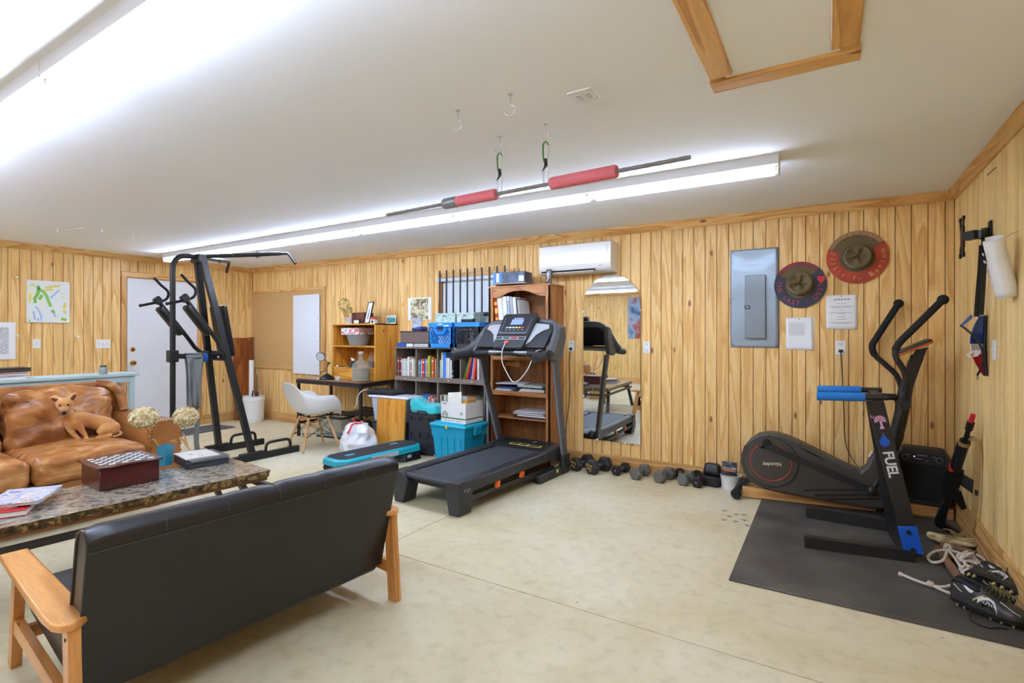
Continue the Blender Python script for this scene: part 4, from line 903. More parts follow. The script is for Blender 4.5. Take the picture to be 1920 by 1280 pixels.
t = T('small_pyramid', 'small black pyramid ornament with a shell on top in the hutch', 'ornament', (-5.33, 4.70, S1)); q = M(); q.lathe([(0, 0), (.062, 0), (.03, .07), (0, .075)], n=6); q.build('base', BLACK, t); q = M(); q.sphere((0, 0, .095), .024, 8, (1.3, .8, .8)); q.sphere((-.025, 0, .115), .014, 6); q.build('shell', mat('shell_pink', '#e5cdbd', .6), t)
t = T('earbuds', 'coiled cable with white earbuds at the left of the lower hutch shelf', 'earphones', (-5.53, 4.66, S1)); q = M(); q.tube(spline([(-.06, 0, .004), (0, .03, .004), (.07, 0, .006), (.02, -.02, .01), (.09, .02, .012)], 5), .004, 6); q.build('cable', mat('grey_cable', '#4b4c4f', .6), t); q = M(); q.sphere((-.06, -.01, .012), .012, 6); q.sphere((-.03, -.02, .012), .012, 6); q.build('bud', WHITE, t)
DZ = .7745
# desk lamp
t = T('desk_lamp', 'black and silver desk lamp with a round head on the desk', 'lamp', (-5.60, 4.50, DZ))
q = M(); q.lathe([(0, 0), (.095, 0), (.098, .012), (.085, .03), (.05, .055), (.02, .075), (0, .077)], n=28); q.build('lamp_base', mat('lamp_black', '#17181c', .3), t)
q = M(); q.tube([(0, 0, .07), (.0, 0, .15), (.03, 0, .21)], .009, 8); q.tube([(.03, 0, .21), (-.07, 0, .285)], .008, 8); q.build('arm', STEEL, t); q = M(); q.cyl((.03, -.02, .21), (.03, .02, .21), .017, n=12); q.build('joint', STEEL, t)
q = M(); q.lathe([(.0, .0), (.025, .0), (.055, .05), (.062, .085), (.058, .085), (.05, .05), (0, .02)], (-.10, .03, .32), 24, (R(108), 0, R(22))); sh_ = q.build('lamp_shade', mat('lamp_silver', '#6c6f73', .3, .6), t)
q = M(); q.lathe([(0, 0), (.055, 0), (.055, .004), (0, .006)], (-.10, .03, .32), 24, (R(108), 0, R(22))); q.v = [(a+.032*1-.0, b_-.075, c-.026) for a, b_, c in q.v]; q.build('diffuser', mat('diffuser_white', '#c9cccf', .5), t)
# glass jug
t = T('glass_jug', 'large glass jug half full of brown sand on the desk corner', 'jug')
t.location = (-4.96, 4.495, DZ)
q = M(); q.lathe([(0, 0), (.10, 0), (.112, .012), (.112, .18), (.10, .225), (.06, .255), (.032, .275), (.028, .33), (.034, .335), (.034, .345), (.025, .345), (.024, .28), (.055, .25), (.095, .215), (.105, .175), (.105, .018), (0, .008)], n=30); q.build('jug_body', mat('jug_glass', '#d6dccf', .05, alpha=.13), t)
q = M(); q.lathe([(0, .010), (.103, .02), (.103, .165), (0, .17)], n=28); q.build('sand', patch('brown_sand', [(.3, '#6e5a46'), (.7, '#9a8467')], scale=9, stretch=(1, 1, 3), rough=.9), t)
q = M(); q.lathe([(0, .345), (.03, .345), (.033, .35), (.033, .375), (0, .376)], n=16); q.build('cork_stopper', mat('stopper', '#c2b29c', .7), t)
t = T('small_note', 'small loose white slip on the desk near the lamp', 'note', (-5.68, 4.44, DZ)); q = M(); q.box((0, 0, .006), (.06, .03, .012), b=.004); q.build('slip', PAPER, t)
t = T('clear_cup', 'small clear plastic box on the desk between lamp and jug', 'cup', (-5.36, 4.47, DZ)); q = M(); q.lathe([(0, 0), (.03, 0), (.036, .05), (.034, .05), (.028, .004), (0, .004)], n=14); q.build('cup_body', mat('clear_plastic', '#e3e0da', .1, alpha=.35), t)
# ------------------------------------------------------------------ white moulded armchair on dowel legs
t = T('moulded_armchair', 'white moulded plastic armchair with light wooden dowel legs in front of the desk', 'chair', (-5.28, 4.05, 0), R(76))
CEN = [(.255, .405), (.235, .430), (.16, .435), (.05, .418), (-.06, .412), (-.15, .432), (-.205, .50), (-.235, .59), (-.262, .68), (-.29, .765), (-.30, .795)]
EDG = [(.235, .205, .385), (.235, .235, .43), (.20, .285, .56), (.12, .315, .645), (.02, .32, .655), (-.08, .315, .658), (-.17, .305, .675), (-.235, .28, .70), (-.275, .24, .74), (-.298, .17, .782), (-.305, .10, .795)]
CE = spline([(a, 0, b_) for a, b_ in CEN], 3); ED = spline(EDG, 3)
def shell(u, v):
    i = u*(len(CE)-1); i0 = int(min(i, len(CE)-2)); f_ = i-i0; c = CE[i0].lerp(CE[i0+1], f_); e = ED[i0].lerp(ED[i0+1], f_); s_ = (v-.5)*2; a = abs(s_)
    x_ = c.x+(e.x-c.x)*a**2; y_ = math.copysign(e.y*math.sin(a*math.pi/2)**.85, s_) if a > 1e-6 else 0; z_ = c.z+(e.z-c.z)*a**3.0
    return Vector((x_, y_, z_))
q = M(); q.grid(31, 21, shell); o = q.build('seat_shell', mat('shell_white', '#e3e4e3', .35), t, sharp=180, solid=.007)
dow = wood('beech_dowel', '#dfb687', '#c4935c', '#d6a873', rings=1.5, knots=False)
for sx, sy in ((1, 1), (1, -1), (-1, 1), (-1, -1)):
    q = M(); q.tube([(sx*.11, sy*.12, .395), (sx*.165, sy*.175, .2), (sx*.225, sy*.23, 0)], [.013, .017, .011], 12); q.build('leg', dow, t)
q = M()
for sx in (-1, 1):
    for a in (-1, 1):
        q.tube([(sx*.13, a*.14, .33), (sx*.18, -a*.19, .15)], .0035, 6); q.tube([(a*.13, sx*.14, .33), (-a*.18, sx*.19, .15)], .0035, 6)
    q.tube([(sx*.11, -.12, .39), (sx*.11, .12, .39)], .006, 6); q.tube([(-.11, sx*.12, .39), (.11, sx*.12, .39)], .006, 6)
    q.tube([(sx*.12, -.13, .37), (0, 0, .30), (-sx*.12, .13, .37)], .0035, 6)
q.tube([(-.17, -.18, .17), (.17, .18, .17)], .0035, 6); q.tube([(-.17, .18, .17), (.17, -.18, .17)], .0035, 6)
q.build('wire_brace', BLKMET, t)
q = M(); [q.box((a*.11, b_*.12, .40), (.03, .03, .028), b=.004) for a in (-1, 1) for b_ in (-1, 1)]; q.build('mounts', BLACK, t)
# under-desk things
t = T('aquarium', 'small empty glass aquarium with a black rim on the floor under the desk', 'aquarium', (-5.62, 4.66, 0), R(6))
q = M(); [q.box(c, d) for c, d in (((0, 0, .012), (.44, .25, .024)), ((0, -.12, .265), (.44, .012, .02)), ((0, .12, .265), (.44, .012, .02)), ((-.214, 0, .265), (.012, .25, .02)), ((.214, 0, .265), (.012, .25, .02)))]; q.build('rim', BLACK, t)
q = M(); [q.box(c, d) for c, d in (((0, -.12, .14), (.43, .004, .24)), ((0, .12, .14), (.43, .004, .24)), ((-.214, 0, .14), (.004, .236, .24)), ((.214, 0, .14), (.004, .236, .24)))]; q.build('glass_wall', mat('tank_glass', '#cfe4de', .03, alpha=.18), t)
t = T('glass_bottles', 'dark green glass bottle behind the aquarium under the desk', 'bottle', (-5.27, 4.80, 0)); q = M(); q.lathe([(0, 0), (.05, 0), (.05, .14), (.02, .2), (.02, .26), (0, .26)], n=16); q.build('bottle_body', mat('green_glass', '#3d5c50', .08, alpha=.75), t)
t = T('glass_bottles', 'second green glass bottle, nearer the storage tote under the desk', 'bottle', (-5.12, 4.78, 0)); q = M(); q.lathe([(0, 0), (.055, 0), (.055, .16), (.02, .21), (.02, .25), (0, .25)], n=16); q.build('bottle_body', MC['green_glass'], t)
# ------------------------------------------------------------------ white trash bag
t = T('trash_bag', 'full white plastic bag with red ties and pen writing on the floor', 'bag', (-4.55, 4.10, 0), R(-30))
bagm = mat('white_bag', '#e6e6ea', .32, bump=.35, bscale=14, trans=.0)
q = M(); nu, nv = 44, 30
def bag(u, v):
    a = 2*math.pi*u; p = v; r_ = .215*math.sin(min(1, p*1.0)**.55*math.pi*.93)**.7 if 0 < p < 1 else .001
    z_ = .36*p**.9; d = Vector((math.cos(a), math.sin(a), 0)); w = noise.noise(Vector((d.x*2.1, d.y*2.1, p*3)))*.04+noise.noise(Vector((d.x*5, d.y*5, p*6)))*.03+abs(noise.noise(Vector((d.x*9, d.y*9, p*9))))*.02+.012*abs(math.sin(a*7+p*3))*p
    r_ = (r_+w) if 0.02 < p < .99 else r_*.5
    return Vector((d.x*r_*1.05-.03*p, d.y*r_*.9, max(0.001, z_)))
q.grid(nu, nv, bag); q.build('bag_body', bagm, t, sharp=180)
redt = mat('red_tie', '#d23b3e', .45)
q = M(); q.tube(spline([(-.12, 0, .33), (-.17, -.03, .36), (-.12, -.05, .39), (-.05, -.02, .35)], 5), .012, 6, flat=.4); q.build('tie', redt, t)
q = M(); q.tube(spline([(.0, -.02, .36), (.08, -.09, .36), (.13, -.13, .31), (.12, -.15, .27)], 5), .014, 6, flat=.4); q.build('tie', redt, t)
q = M(); q.tube(spline([(-.06, .02, .35), (.0, .03, .38), (.06, 0, .365), (.02, -.04, .355)], 5), .012, 6, flat=.4); q.build('tie', redt, t)
# ------------------------------------------------------------------ totes and boxes in front of the cube shelf
t = T('lower_tote', 'dark storage tote under the white-lidded one beside the desk', 'storage tote', (-4.44, 4.555, 0)); q = M(); q.rbox((0, 0, .155), (.52, .24, .31), .03, 3); q.build('tote_body', mat('tote_dark', '#3a3f46', .5), t); q = M(); q.rbox((0, 0, .322), (.55, .26, .03), .012, 3); q.build('lid', mat('tote_dark', '#3a3f46', .5), t)
t = T('storage_tote', 'translucent grey-blue storage tote with a white lid, stacked beside the desk', 'storage tote', (-4.44, 4.555, .3375)); q = M(); q.prism([(-.22, 0), (.22, 0), (.27, .27), (-.27, .27)], -.115, .115, 'xz'); q.build('tote_body', mat('tote_blue', '#a9b7c8', .3, alpha=1), t); q = M(); q.rbox((0, 0, .282), (.64, .26, .03), .014, 4); q.build('lid', mat('tote_lid', '#e2e3ec', .35), t)
t = T('folded_jacket', 'crumpled black bag lying on the white tote lid beside the desk', 'bag', (-4.58, 4.56, .6345), R(5)); 
q = M(); q.rbox((0, 0, .028), (.40, .24, .055), .027, 8, fn=lambda p: (p.x+.02*math.sin(9*p.y), p.y+.012*math.sin(12*p.x), p.z+(.018*noise.noise(Vector((p.x*9, p.y*9, 0))) if p.z > 0 else 0))); q.build('fabric', mat('black_fabric', '#202024', .8, bump=.3, bscale=40), t)
q = M(); q.tube(spline([(-.20, -.06, .05), (-.27, -.12, .045), (-.30, -.18, -.03), (-.29, -.2, -.1), (-.32, -.21, -.16)], 5), .006, 6); q.build('cord', mat('cord_beige', '#cdc6b8', .7), t)
t = T('pine_board', 'upright orange pine board standing in front of the storage totes', 'board', (-4.355, 4.40, 0), R(0))
for k, xx in enumerate((-.165, -.055, .055, .165)): q = M(); q.box((xx, 0, .305), (.1095,   .024, .60), rot=(R(-3), 0, 0), b=.001); q.build('board_strip', hp, t)
q = M(); q.tube([(.222, .0, .42), (.228, .0, .42)], .004, 6); q.build('dowel_pin', dow, t)
# folding crate on wheels with teal fleece
t = T('folding_crate', 'black collapsible crate on small wheels beside the turquoise tub', 'crate', (-3.90, 4.555, 0), R(0)); CB = mat('crate_black', '#2a2c30', .5)
q = M(); W_, D_, Hh = .40, .24, .455
for (c, d) in (((0, D_/2, .05+Hh/2-.02), (W_, .012, Hh-.04)), ((-W_/2, 0, .05+Hh/2-.02), (.012, D_, Hh-.04)), ((W_/2, 0, .05+Hh/2-.02), (.012, D_, Hh-.04)), ((0, 0, .05), (W_, D_, .012))): q.box(c, d)
q.build('crate_shell', CB, t)
q = M(); xs_ = [-.2, -.175, -.085, -.045, .045, .085, .175, .2]; zs_ = [.03, .075, .135, .185, .255, .31, .38, .43, .455]
for i in range(7):
    for j in range(8):
        cell = i in (1, 3, 5) and j in (1, 3, 5, 6) and j != 5 and not (i == 3 and j == 1)
        q.box(((xs_[i]+xs_[i+1])/2, -D_/2+(.012 if cell else 0), (zs_[j]+zs_[j+1])/2), (xs_[i+1]-xs_[i], .012, zs_[j+1]-zs_[j]))
for i in (1, 3, 5):
    for j in (1, 3, 6): q.box(((xs_[i]+xs_[i+1])/2, -D_/2-.002, zs_[j]+.004), (xs_[i+1]-xs_[i], .012, .008))
q.build('front_panel', CB, t, weld=False)
q = M(); q.box((0, 0, .458), (W_+.015, D_+.015, .012), b=.003); q.build('lid', CB, t)
q = M(); q.tube(spline([(-.06, -D_/2-.01, .47), (-.06, -D_/2-.012, .495), (.06, -D_/2-.012, .495), (.06, -D_/2-.01, .47)], 3), .010, 8); q.build('handle', BLACK, t)
for sx in (-.17, .17): q = M(); q.cyl((sx-.01, -.10, .022), (sx+.01, -.10, .022), .022, n=16); q.build('wheel', LGREY, t); q = M(); q.cyl((sx-.01, .09, .022), (sx+.01, .09, .022), .022, n=16); q.build('wheel', LGREY, t)
t = T('teal_blanket', 'folded turquoise fleece heaped on the black folding crate', 'blanket', (-3.90, 4.55, .4665), 0)
tl = mat('teal_fleece', '#1fb0b4', .85, sheen=.5, bump=.2, bscale=30)
def fl_(p):
    u = (p.x+.2)/.4; hgt = .17-.10*u+.015*math.sin(u*9+p.y*8); z_ = (p.z+.075)/.15
    return (p.x*1.02+.01*math.sin(z_*6), p.y*(1-.18*z_), z_*hgt+.008*noise.noise(Vector((p.x*16, p.y*16, p.z*16)))*(z_ > .05))
q = M(); q.rbox((.0, -.01, 0), (.40, .25, .15), .05, 14, fn=fl_); q.v = [(a, b_, max(0.001, c)) for a, b_, c in q.v]; q.build('fleece', tl, t, sharp=180)
# turquoise tub with lid and carton of papers
tq = mat('turquoise_plastic', '#1696b8', .38); tq2 = mat('turquoise_lid', '#1aa3bf', .35)
t = T('storage_tub', 'large turquoise storage tub with a matching lid behind the treadmill', 'storage tub', (-3.375, 4.42, 0), R(-3))
bw, tw, bd_, td_ = .19, .225, .15, .18
def frus(q, b0, b1, z0_, z1_, d0, d1): q.add([(-b0, -d0, z0_), (b0, -d0, z0_), (b0, d0, z0_), (-b0, d0, z0_), (-b1, -d1, z1_), (b1, -d1, z1_), (b1, d1, z1_), (-b1, d1, z1_)], [(3, 2, 1, 0), (4, 5, 6, 7), (0, 1, 5, 4), (1, 2, 6, 5), (2, 3, 7, 6), (3, 0, 4, 7)])
q = M(); frus(q, bw, tw-.008, 0, .30, bd_, td_-.008); frus(q, tw, tw+.006, .29, .39, td_, td_+.006)
for xx in (-.13, -.045, .045, .13): q.add([(xx-.028, -bd_-.008, .01), (xx+.028, -bd_-.008, .01), (xx+.033, -td_+.002, .29), (xx-.033, -td_+.002, .29), (xx-.028, -bd_+.02, .01), (xx+.028, -bd_+.02, .01), (xx+.033, -td_+.03, .29), (xx-.033, -td_+.03, .29)], [(0, 1, 2, 3), (0, 3, 7, 4), (1, 5, 6, 2), (3, 2, 6, 7), (0, 4, 5, 1)])
q.build('tub_body', tq, t)
q = M(); q.rbox((0, 0, .408), (.50, .40, .04), .018, 5); q.rbox((0, 0, .432), (.42, .33, .02), .009, 4); q.build('lid', tq2, t)
q = M(); q.box((0, -.202, .398), (.03, .012, .03), b=.003); q.build('latch_tab', mat('tab_yellow', '#d6b63d', .5), t)
q = M(); q.rbox((.252, 0, .36), (.03, .12, .09), .01, 3); q.build('handle', tq, t)
cart = mat('carton_white', '#e2e2df', .7); grn = mat('carton_green', '#55733f', .7)
t = T('paper_carton', 'open white paper carton full of papers on the turquoise tub', 'box', (-3.335, 4.42, .4425), R(-4))
w2, d2, h2, th_ = .17, .14, .21, .004
for c, d in (((0, -d2, h2/2), (2*w2, th_, h2)), ((0, d2, h2/2), (2*w2, th_, h2)), ((-w2, 0, h2/2), (th_, 2*d2, h2)), ((w2, 0, h2/2), (th_, 2*d2, h2)), ((0, 0, .003), (2*w2, 2*d2, th_))): q = M(); q.box(c, d); q.build('carton_panel', cart, t)
q = M(); q.box((0, -d2-.003, .045), (2*w2, .001, .012)); q.box((w2+.003, 0, .045), (.001, 2*d2, .012)); q.build('green_band', grn, t)
q = M(); ci = [(math.cos(a)*.034, math.sin(a)*.034) for a in [i*math.pi/10 for i in range(20)]]; q.tube([(-.115+a, -d2-.0035, .075+b_) for a, b_ in ci], .004, 6, closed=True); q.build('roundel', grn, t)
text('X9', .036, grn, t, (-.115, -d2-.004, .075), FB); text('BOISE', .02, INK, t, (-.12, -d2-.004, .19), FB)
q = M(); [q.box((a, -d2-.003, b_), (.018, .001, .012)) for a, b_ in ((-.1, .02), (-.05, .02), (0, .02), (.05, .02), (.09, .02))]; q.tube([(.10, -d2-.003, .085), (.115, -d2-.003, .12), (.12, -d2-.003, .09), (.13, -d2-.003, .105)], .003, 5); q.build('printed_icons', mat('icon_grey', '#9a9c98', .7), t)
# ------------------------------------------------------------------ grey-brown cube shelf
gw = wood('grey_laminate', '#8b7c70', '#6a5c52', '#7d6f64', axis='X', rings=2, knots=False, rough=.5); gwz = wood('grey_laminate_z', '#8b7c70', '#6a5c52', '#7d6f64', axis='Z', rings=2, knots=False, rough=.5)
GX0, CW, GY = -4.575, .333, 4.70
t = T('cube_shelf', 'grey-brown cubby shelf with label holders, full of books, left of the tall bookcase', 'shelf', (GX0+2*CW, 4.865, 0)); gs = t
for k in range(5): q = M(); q.box(((k-2)*CW, 0, .60), (.016, .32, 1.17)); q.build('divider', gwz, t)
q = M(); q.box((0, 0, 1.20), (4*CW+.05, .34, .02), b=.002); q.build('top_board', gw, t)
q = M(); q.box((0, .155, .60), (4*CW, .006, 1.17)); q.build('back_board', mat('shelf_back_dark', '#4d443d', .8), t)
FLZ = (.852, .452, .045)
for z_ in FLZ:
    q = M(); q.box((0, 0, z_-.008), (4*CW, .31, .014)); q.box((0, -.158, z_-.026), (4*CW+.016, .012, .052)); sb = q.build('shelf_board', gw, t)
    if z_ > .1:
        for k in range(4):
            q = M(); xx = (k-1.5)*CW; [q.box((xx+a, -.1665, z_-.026+b_), (c_, .004, d_)) for a, b_, c_, d_ in ((0, .011, .05, .004), (0, -.011, .05, .004), (-.024, 0, .003, .024), (.024, 0, .003, .024))]; q.build('label_holder', BLACK, sb)
            q = M(); q.box((xx, -.1655, z_-.026), (.044, .002, .019)); q.build('label_card', mat('card_tan', '#c9b39a', .8), sb)
CNT = {1: 'first', 2: 'second', 3: 'third', 4: 'fourth', 5: 'fifth', 6: 'sixth', 7: 'seventh', 8: 'eighth', 9: 'ninth', 10: 'tenth', 11: 'eleventh', 12: 'twelfth', 13: 'thirteenth', 14: 'fourteenth', 15: 'fifteenth', 16: 'sixteenth'}
def spine_book(name, lab, cat, x, y, z, w_, d_, h_, c, group, tilt=0, pc='#e8e2d4', band=None, bc=None):
    """a book standing with its spine toward -Y"""
    t = T(name, lab, cat, (x, y, z), 0, group); t.rotation_euler = (0, tilt, 0); m = mat('cover_'+c[1:], c, .42)
    q = M(); q.box((-w_/2+.001, d_/2, h_/2), (.002, d_, h_)); q.box((w_/2-.001, d_/2, h_/2), (.002, d_, h_)); q.box((0, .001, h_/2), (w_, .002, h_)); q.build('cover', m, t)
    q = M(); q.box((0, d_/2+.002, h_/2-.001), (w_-.0042, d_-.006, h_-.006)); q.build('pages', mat('pages_'+pc[1:], pc, .85), t)
    if band is not None:
        q = M(); [q.box((0, -.0004, h_*b_), (w_*.8, .001, h_*s_)) for b_, s_ in band]; q.build('spine_print', mat('band_'+bc[1:], bc, .5), t)
    return t
CN = {'#b5452f': 'rust red', '#5a4037': 'brown', '#8e3f38': 'dark red', '#d9c7cf': 'pale pink', '#cfe2e8': 'pale blue', '#dfe3c9': 'pale green', '#b7cfdb': 'light blue', '#e6e0d4': 'cream', '#a98f86': 'taupe', '#eae6da': 'off-white', '#2e6f86': 'teal', '#4b9ca5': 'turquoise', '#e2e2e0': 'white', '#d3202c': 'bright red', '#2f5ea8': 'blue', '#b58a5c': 'tan', '#9db62f': 'lime green', '#6d5a35': 'olive', '#d8641f': 'orange', '#8f2f25': 'brick red', '#e9df9a': 'pale yellow', '#3f7fd6': 'vivid blue', '#1f2024': 'black', '#2d4a38': 'dark green', '#28406e': 'navy', '#3f7fc0': 'mid blue', '#d8695f': 'coral', '#58a13a': 'green', '#e2882c': 'amber', '#c92a34': 'red', '#3a3aa0': 'violet blue', '#e4514d': 'light red', '#6b6f74': 'slate grey', '#c4b7a0': 'beige', '#7b3f6d': 'plum'}
def row(cell, x0, z, books, group, where):
    x = x0; y = 4.725
    for i, bk in enumerate(books):
        c, w_, h_ = bk[:3]; kw = bk[3] if len(bk) > 3 else {}
        cn = CN.get(c, 'plain'); x += w_/2
        spine_book('book', f'{cn} spined book, {CNT[i+1]} from the left in {where}', 'book', x, y+random.uniform(0, .008), z+.0005, w_-.0012, .16+random.uniform(0, .03), h_, c, group, **kw); x += w_/2
B1 = [('#b5452f', .026, .225), ('#5a4037', .018, .222), ('#8e3f38', .022, .224), ('#d9c7cf', .02, .21), ('#cfe2e8', .022, .21), ('#dfe3c9', .03, .212), ('#b7cfdb', .026, .208), ('#e6e0d4', .034, .235), ('#a98f86', .032, .23), ('#eae6da', .03, .215), ('#dfe3c9', .018, .2)]
dec = dict(band=[(.8, .08), (.25, .05)], bc='#f1efe6')
row(0, GX0+.012, FLZ[0], [(b[0], b[1], b[2], dec if i % 2 == 0 else {}) for i, b in enumerate(B1)], 'books in the upper left cubby', 'the upper left cubby')
B2 = [('#e6e0d4', .016, .20), ('#2e6f86', .018, .205), ('#4b9ca5', .014, .2), ('#e2e2e0', .014, .21), ('#d3202c', .036, .22), ('#2f5ea8', .022, .225), ('#e6e0d4', .014, .21), ('#b58a5c', .02, .225), ('#9db62f', .034, .255), ('#6d5a35', .018, .25), ('#d8641f', .032, .24), ('#8f2f25', .016, .215), ('#b58a5c', .03, .22)]
row(1, GX0+CW+.014, FLZ[0], [(b[0], b[1], b[2], dec if i % 3 == 1 else {}) for i, b in enumerate(B2)], 'books in the second upper cubby', 'the second upper cubby')
B3 = [('#cfe2e8', .02, .21), ('#e9df9a', .026, .295), ('#3f7fd6', .048, .30), ('#e2e2e0', .026, .235), ('#eae6da', .03, .235), ('#e2e2e0', .028, .235), ('#1f2024', .024, .24, dict(band=[(.12, .05), (.35, .04)], bc='#d8d8d8'))]
row(2, GX0+2*CW+.014, FLZ[0], B3, 'books in the third upper cubby', 'the third upper cubby')
xx = GX0+3*CW+.03
for i, (c, w_, h_) in enumerate((('#58a13a', .012, .27), ('#e2882c', .012, .27), ('#c92a34', .022, .265), ('#3a3aa0', .016, .26), ('#e2e2e0', .014, .26), ('#e4514d', .03, .25))):
    spine_book('folder', f'{CN[c]} folder leaning in the fourth upper cubby behind the treadmill post', 'folder', xx, 4.73, FLZ[0]+.004, w_, .20, h_, c, 'leaning folders in the fourth upper cubby', tilt=R(20-2.6*i)); xx += w_+.012
row(3, GX0+3*CW+.215, FLZ[0], [('#eae6da', .03, .29), ('#6b6f74', .03, .285), ('#e2e2e0', .03, .28)], 'papers at the right end of the fourth upper cubby', 'the far right of the upper cubbies')
B5 = [('#1f2024', .03, .14), ('#6b6f74', .03, .17), ('#2e6f86', .03, .165), ('#1f2024', .028, .16), ('#6b6f74', .03, .17), ('#1f2024', .03, .165), ('#28406e', .03, .17), ('#e2e2e0', .03, .172), ('#6b6f74', .03, .16)]
row(0, GX0+.02, FLZ[1], B5, 'books in the lower left cubby', 'the lower left cubby')
row(1, GX0+CW+.015, FLZ[1], [('#c4b7a0', .028, .17), ('#eae6da', .03, .165), ('#3f7fc0', .032, .185), ('#3f7fc0', .032, .183), ('#3f7fc0', .032, .18), ('#eae6da', .02, .165), ('#d8695f', .036, .18), ('#e6e0d4', .03, .15), ('#a98f86', .026, .14)], 'books in the second lower cubby', 'the second lower cubby')
row(2, GX0+2*CW+.015, FLZ[1], [('#c4b7a0', .03, .2), ('#6d5a35', .03, .19), ('#eae6da', .03, .2), ('#c4b7a0', .03, .2), ('#1f2024', .03, .19)], 'books in the third lower cubby', 'the third lower cubby behind the paper carton')
row(3, GX0+3*CW+.05, FLZ[1], [('#e2882c', .022, .215), ('#b58a5c', .02, .21), ('#e2882c', .02, .205), ('#e9df9a', .018, .2), ('#7b3f6d', .02, .2), ('#e2e2e0', .02, .2), ('#2e6f86', .02, .195), ('#eae6da', .018, .19)], 'books in the fourth lower cubby', 'the fourth lower cubby')
# papers in the carton
for k, (lab, x_, w_, h_, c, a, nm) in enumerate((('tall cream folded map standing in the paper carton', -.045, .19, .30, '#e4e1d2', -6, 'folded_map'), ('light blue pamphlet standing in the paper carton', -.02, .17, .265, '#a8cadf', 8, 'pamphlet'), ('white booklet at the left of the paper carton', -.125, .07, .26, '#dfe3e6', -14, 'booklet'), ('brown envelope standing at the front of the paper carton', .03, .16, .245, '#9a7a5c', 3, 'envelope'))):
    t = T(nm, lab, 'paper', (-3.335+x_, 4.42-.07+.045*k, .449), R(-4)); q = M(); q.box((0, 0, h_/2), (w_, .006+.004*(k == 1), h_), rot=(R(-8), R(a), 0)); q.build('sheets', mat('sheet_'+c[1:], c, .8), t)
for k, (c, x_) in enumerate((('#d6952f', .075), ('#e0a53e', .10), ('#b98b4a', .125))):
    t = T('paperback', f'{("amber", "yellow", "tan")[k]} paperback standing at the right in the paper carton', 'book', (-3.335+x_, 4.42, .449), R(-4)); q = M(); q.box((0, 0, .115), (.02, .14, .23)); q.build('cover', mat('pb_'+c[1:], c, .5), t)
# ------------------------------------------------------------------ things on top of the cube shelf
TZ2 = 1.2105
CRW = .335
def milk_crate(lab, x, y, body, rim, lw):
    t = T('milk_crate', lab, 'crate', (x, y, TZ2)); bm = mat('crate_'+body[1:], body, .45); rm = mat('crate_'+rim[1:], rim, .45); w = CRW/2; h = .285
    q = M()
    for a in range(4):
        T_ = Matrix.Rotation(a*math.pi/2, 4, 'Z'); q.T = T_
        q.box((0, -w+.006, .022), (2*w, .012, .044)); q.box((-w+.012, -w+.006, h/2), (.024, .012, h)); q.box((w-.012, -w+.006, h/2), (.024, .012, h)); q.box((0, -w+.006, .205), (2*w, .012, .012)) if body != rim else None
    q.T = None; q.box((0, 0, .006), (2*w-.01, 2*w-.01, .008)); q.build('crate_body', bm, t)
    q = M()
    for a in range(4):
        q.T = Matrix.Rotation(a*math.pi/2, 4, 'Z')
        q.box((0, -w+.004, .262), (2*w+.01, .014, .048))
    q.build('rim', rm, t)
    if body == rim:
        for a in range(2):
            q = M(); q.T = Matrix.Rotation(a*math.pi, 4, 'Z'); out = spline([(-.075, -w-.0005, .245), (-.075, -w-.0005, .20), (-.05, -w-.0005, .175), (.05, -w-.0005, .175), (.075, -w-.0005, .20), (.075, -w-.0005, .245)], 3); q.tube(out, .013, 6, flat=1)
            q.box((0, -w+.001, .165), (.12, .012, .03)); q.build('hand_grip', bm, t)
        q = M(); q.box((0, -w-.0045, .225), (.085, .002, .034)); q.build('hand_hole', mat('crate_dark_hole', '#10233c', .8), t)
    # diamond lattice
    q = M()
    for a in range(4):
        q.T = Matrix.Rotation(a*math.pi/2, 4, 'Z'); zt_ = .235; zb = .044; hh = zt_-zb
        for s_ in (-1, 1):
            for k in range(-5, 9):
                xa = -w+.02+k*.042; x_b = xa+hh*.75
                if s_ < 0: xa, x_b = -xa, -x_b
                lo, hi = -w+.02, w-.02
                t0, t1 = 0, 1; dx = x_b-xa
                for lim, sg in ((lo, 1), (hi, -1)):
                    f0 = (lim-xa)/dx
                    if (dx*sg) > 0: t0 = max(t0, f0)
                    else: t1 = min(t1, f0)
                if t1-t0 > .05: q.bar((xa+dx*t0, -w+.006, zb+hh*t0), (xa+dx*t1, -w+.006, zb+hh*t1), .006, .008, up=(0, 1, 0))
    o = q.build('lattice', bm, t, weld=False); o['kind'] = 'stuff'
    return t
cr = milk_crate('bright blue milk crate with a hand hole, on the cube shelf', -3.81, 4.80, '#1f86d8', '#1f86d8', 0)
q = M(); [q.box((a, -CRW/2-.005, b_), (c_, .001, d_)) for a, b_, c_, d_ in ((0, .268, .07, .012), (.09, .25, .075, .014))]; q.build('printed_label', mat('label_pale', '#cfe4f4', .6), cr)
cr = milk_crate('dark grey milk crate with a blue rim, nearest the tall bookcase', -3.43, 4.80, '#33363b', '#2a86d6', 0)
for k, (x_, c, lab) in enumerate(((-3.86, '#dfe6ec', 'white folded papers inside the bright blue milk crate'), (-3.76, '#c9d3dc', 'pale grey folded papers inside the bright blue milk crate'))):
    t = T('paper_stack', lab, 'paper', (x_, 4.83, TZ2+.012)); q = M(); q.box((0, 0, .06), (.09, .24, .12), rot=(0, 0, R(3*k))); q.build('sheets', mat('sheet_'+c[1:], c, .8), t)
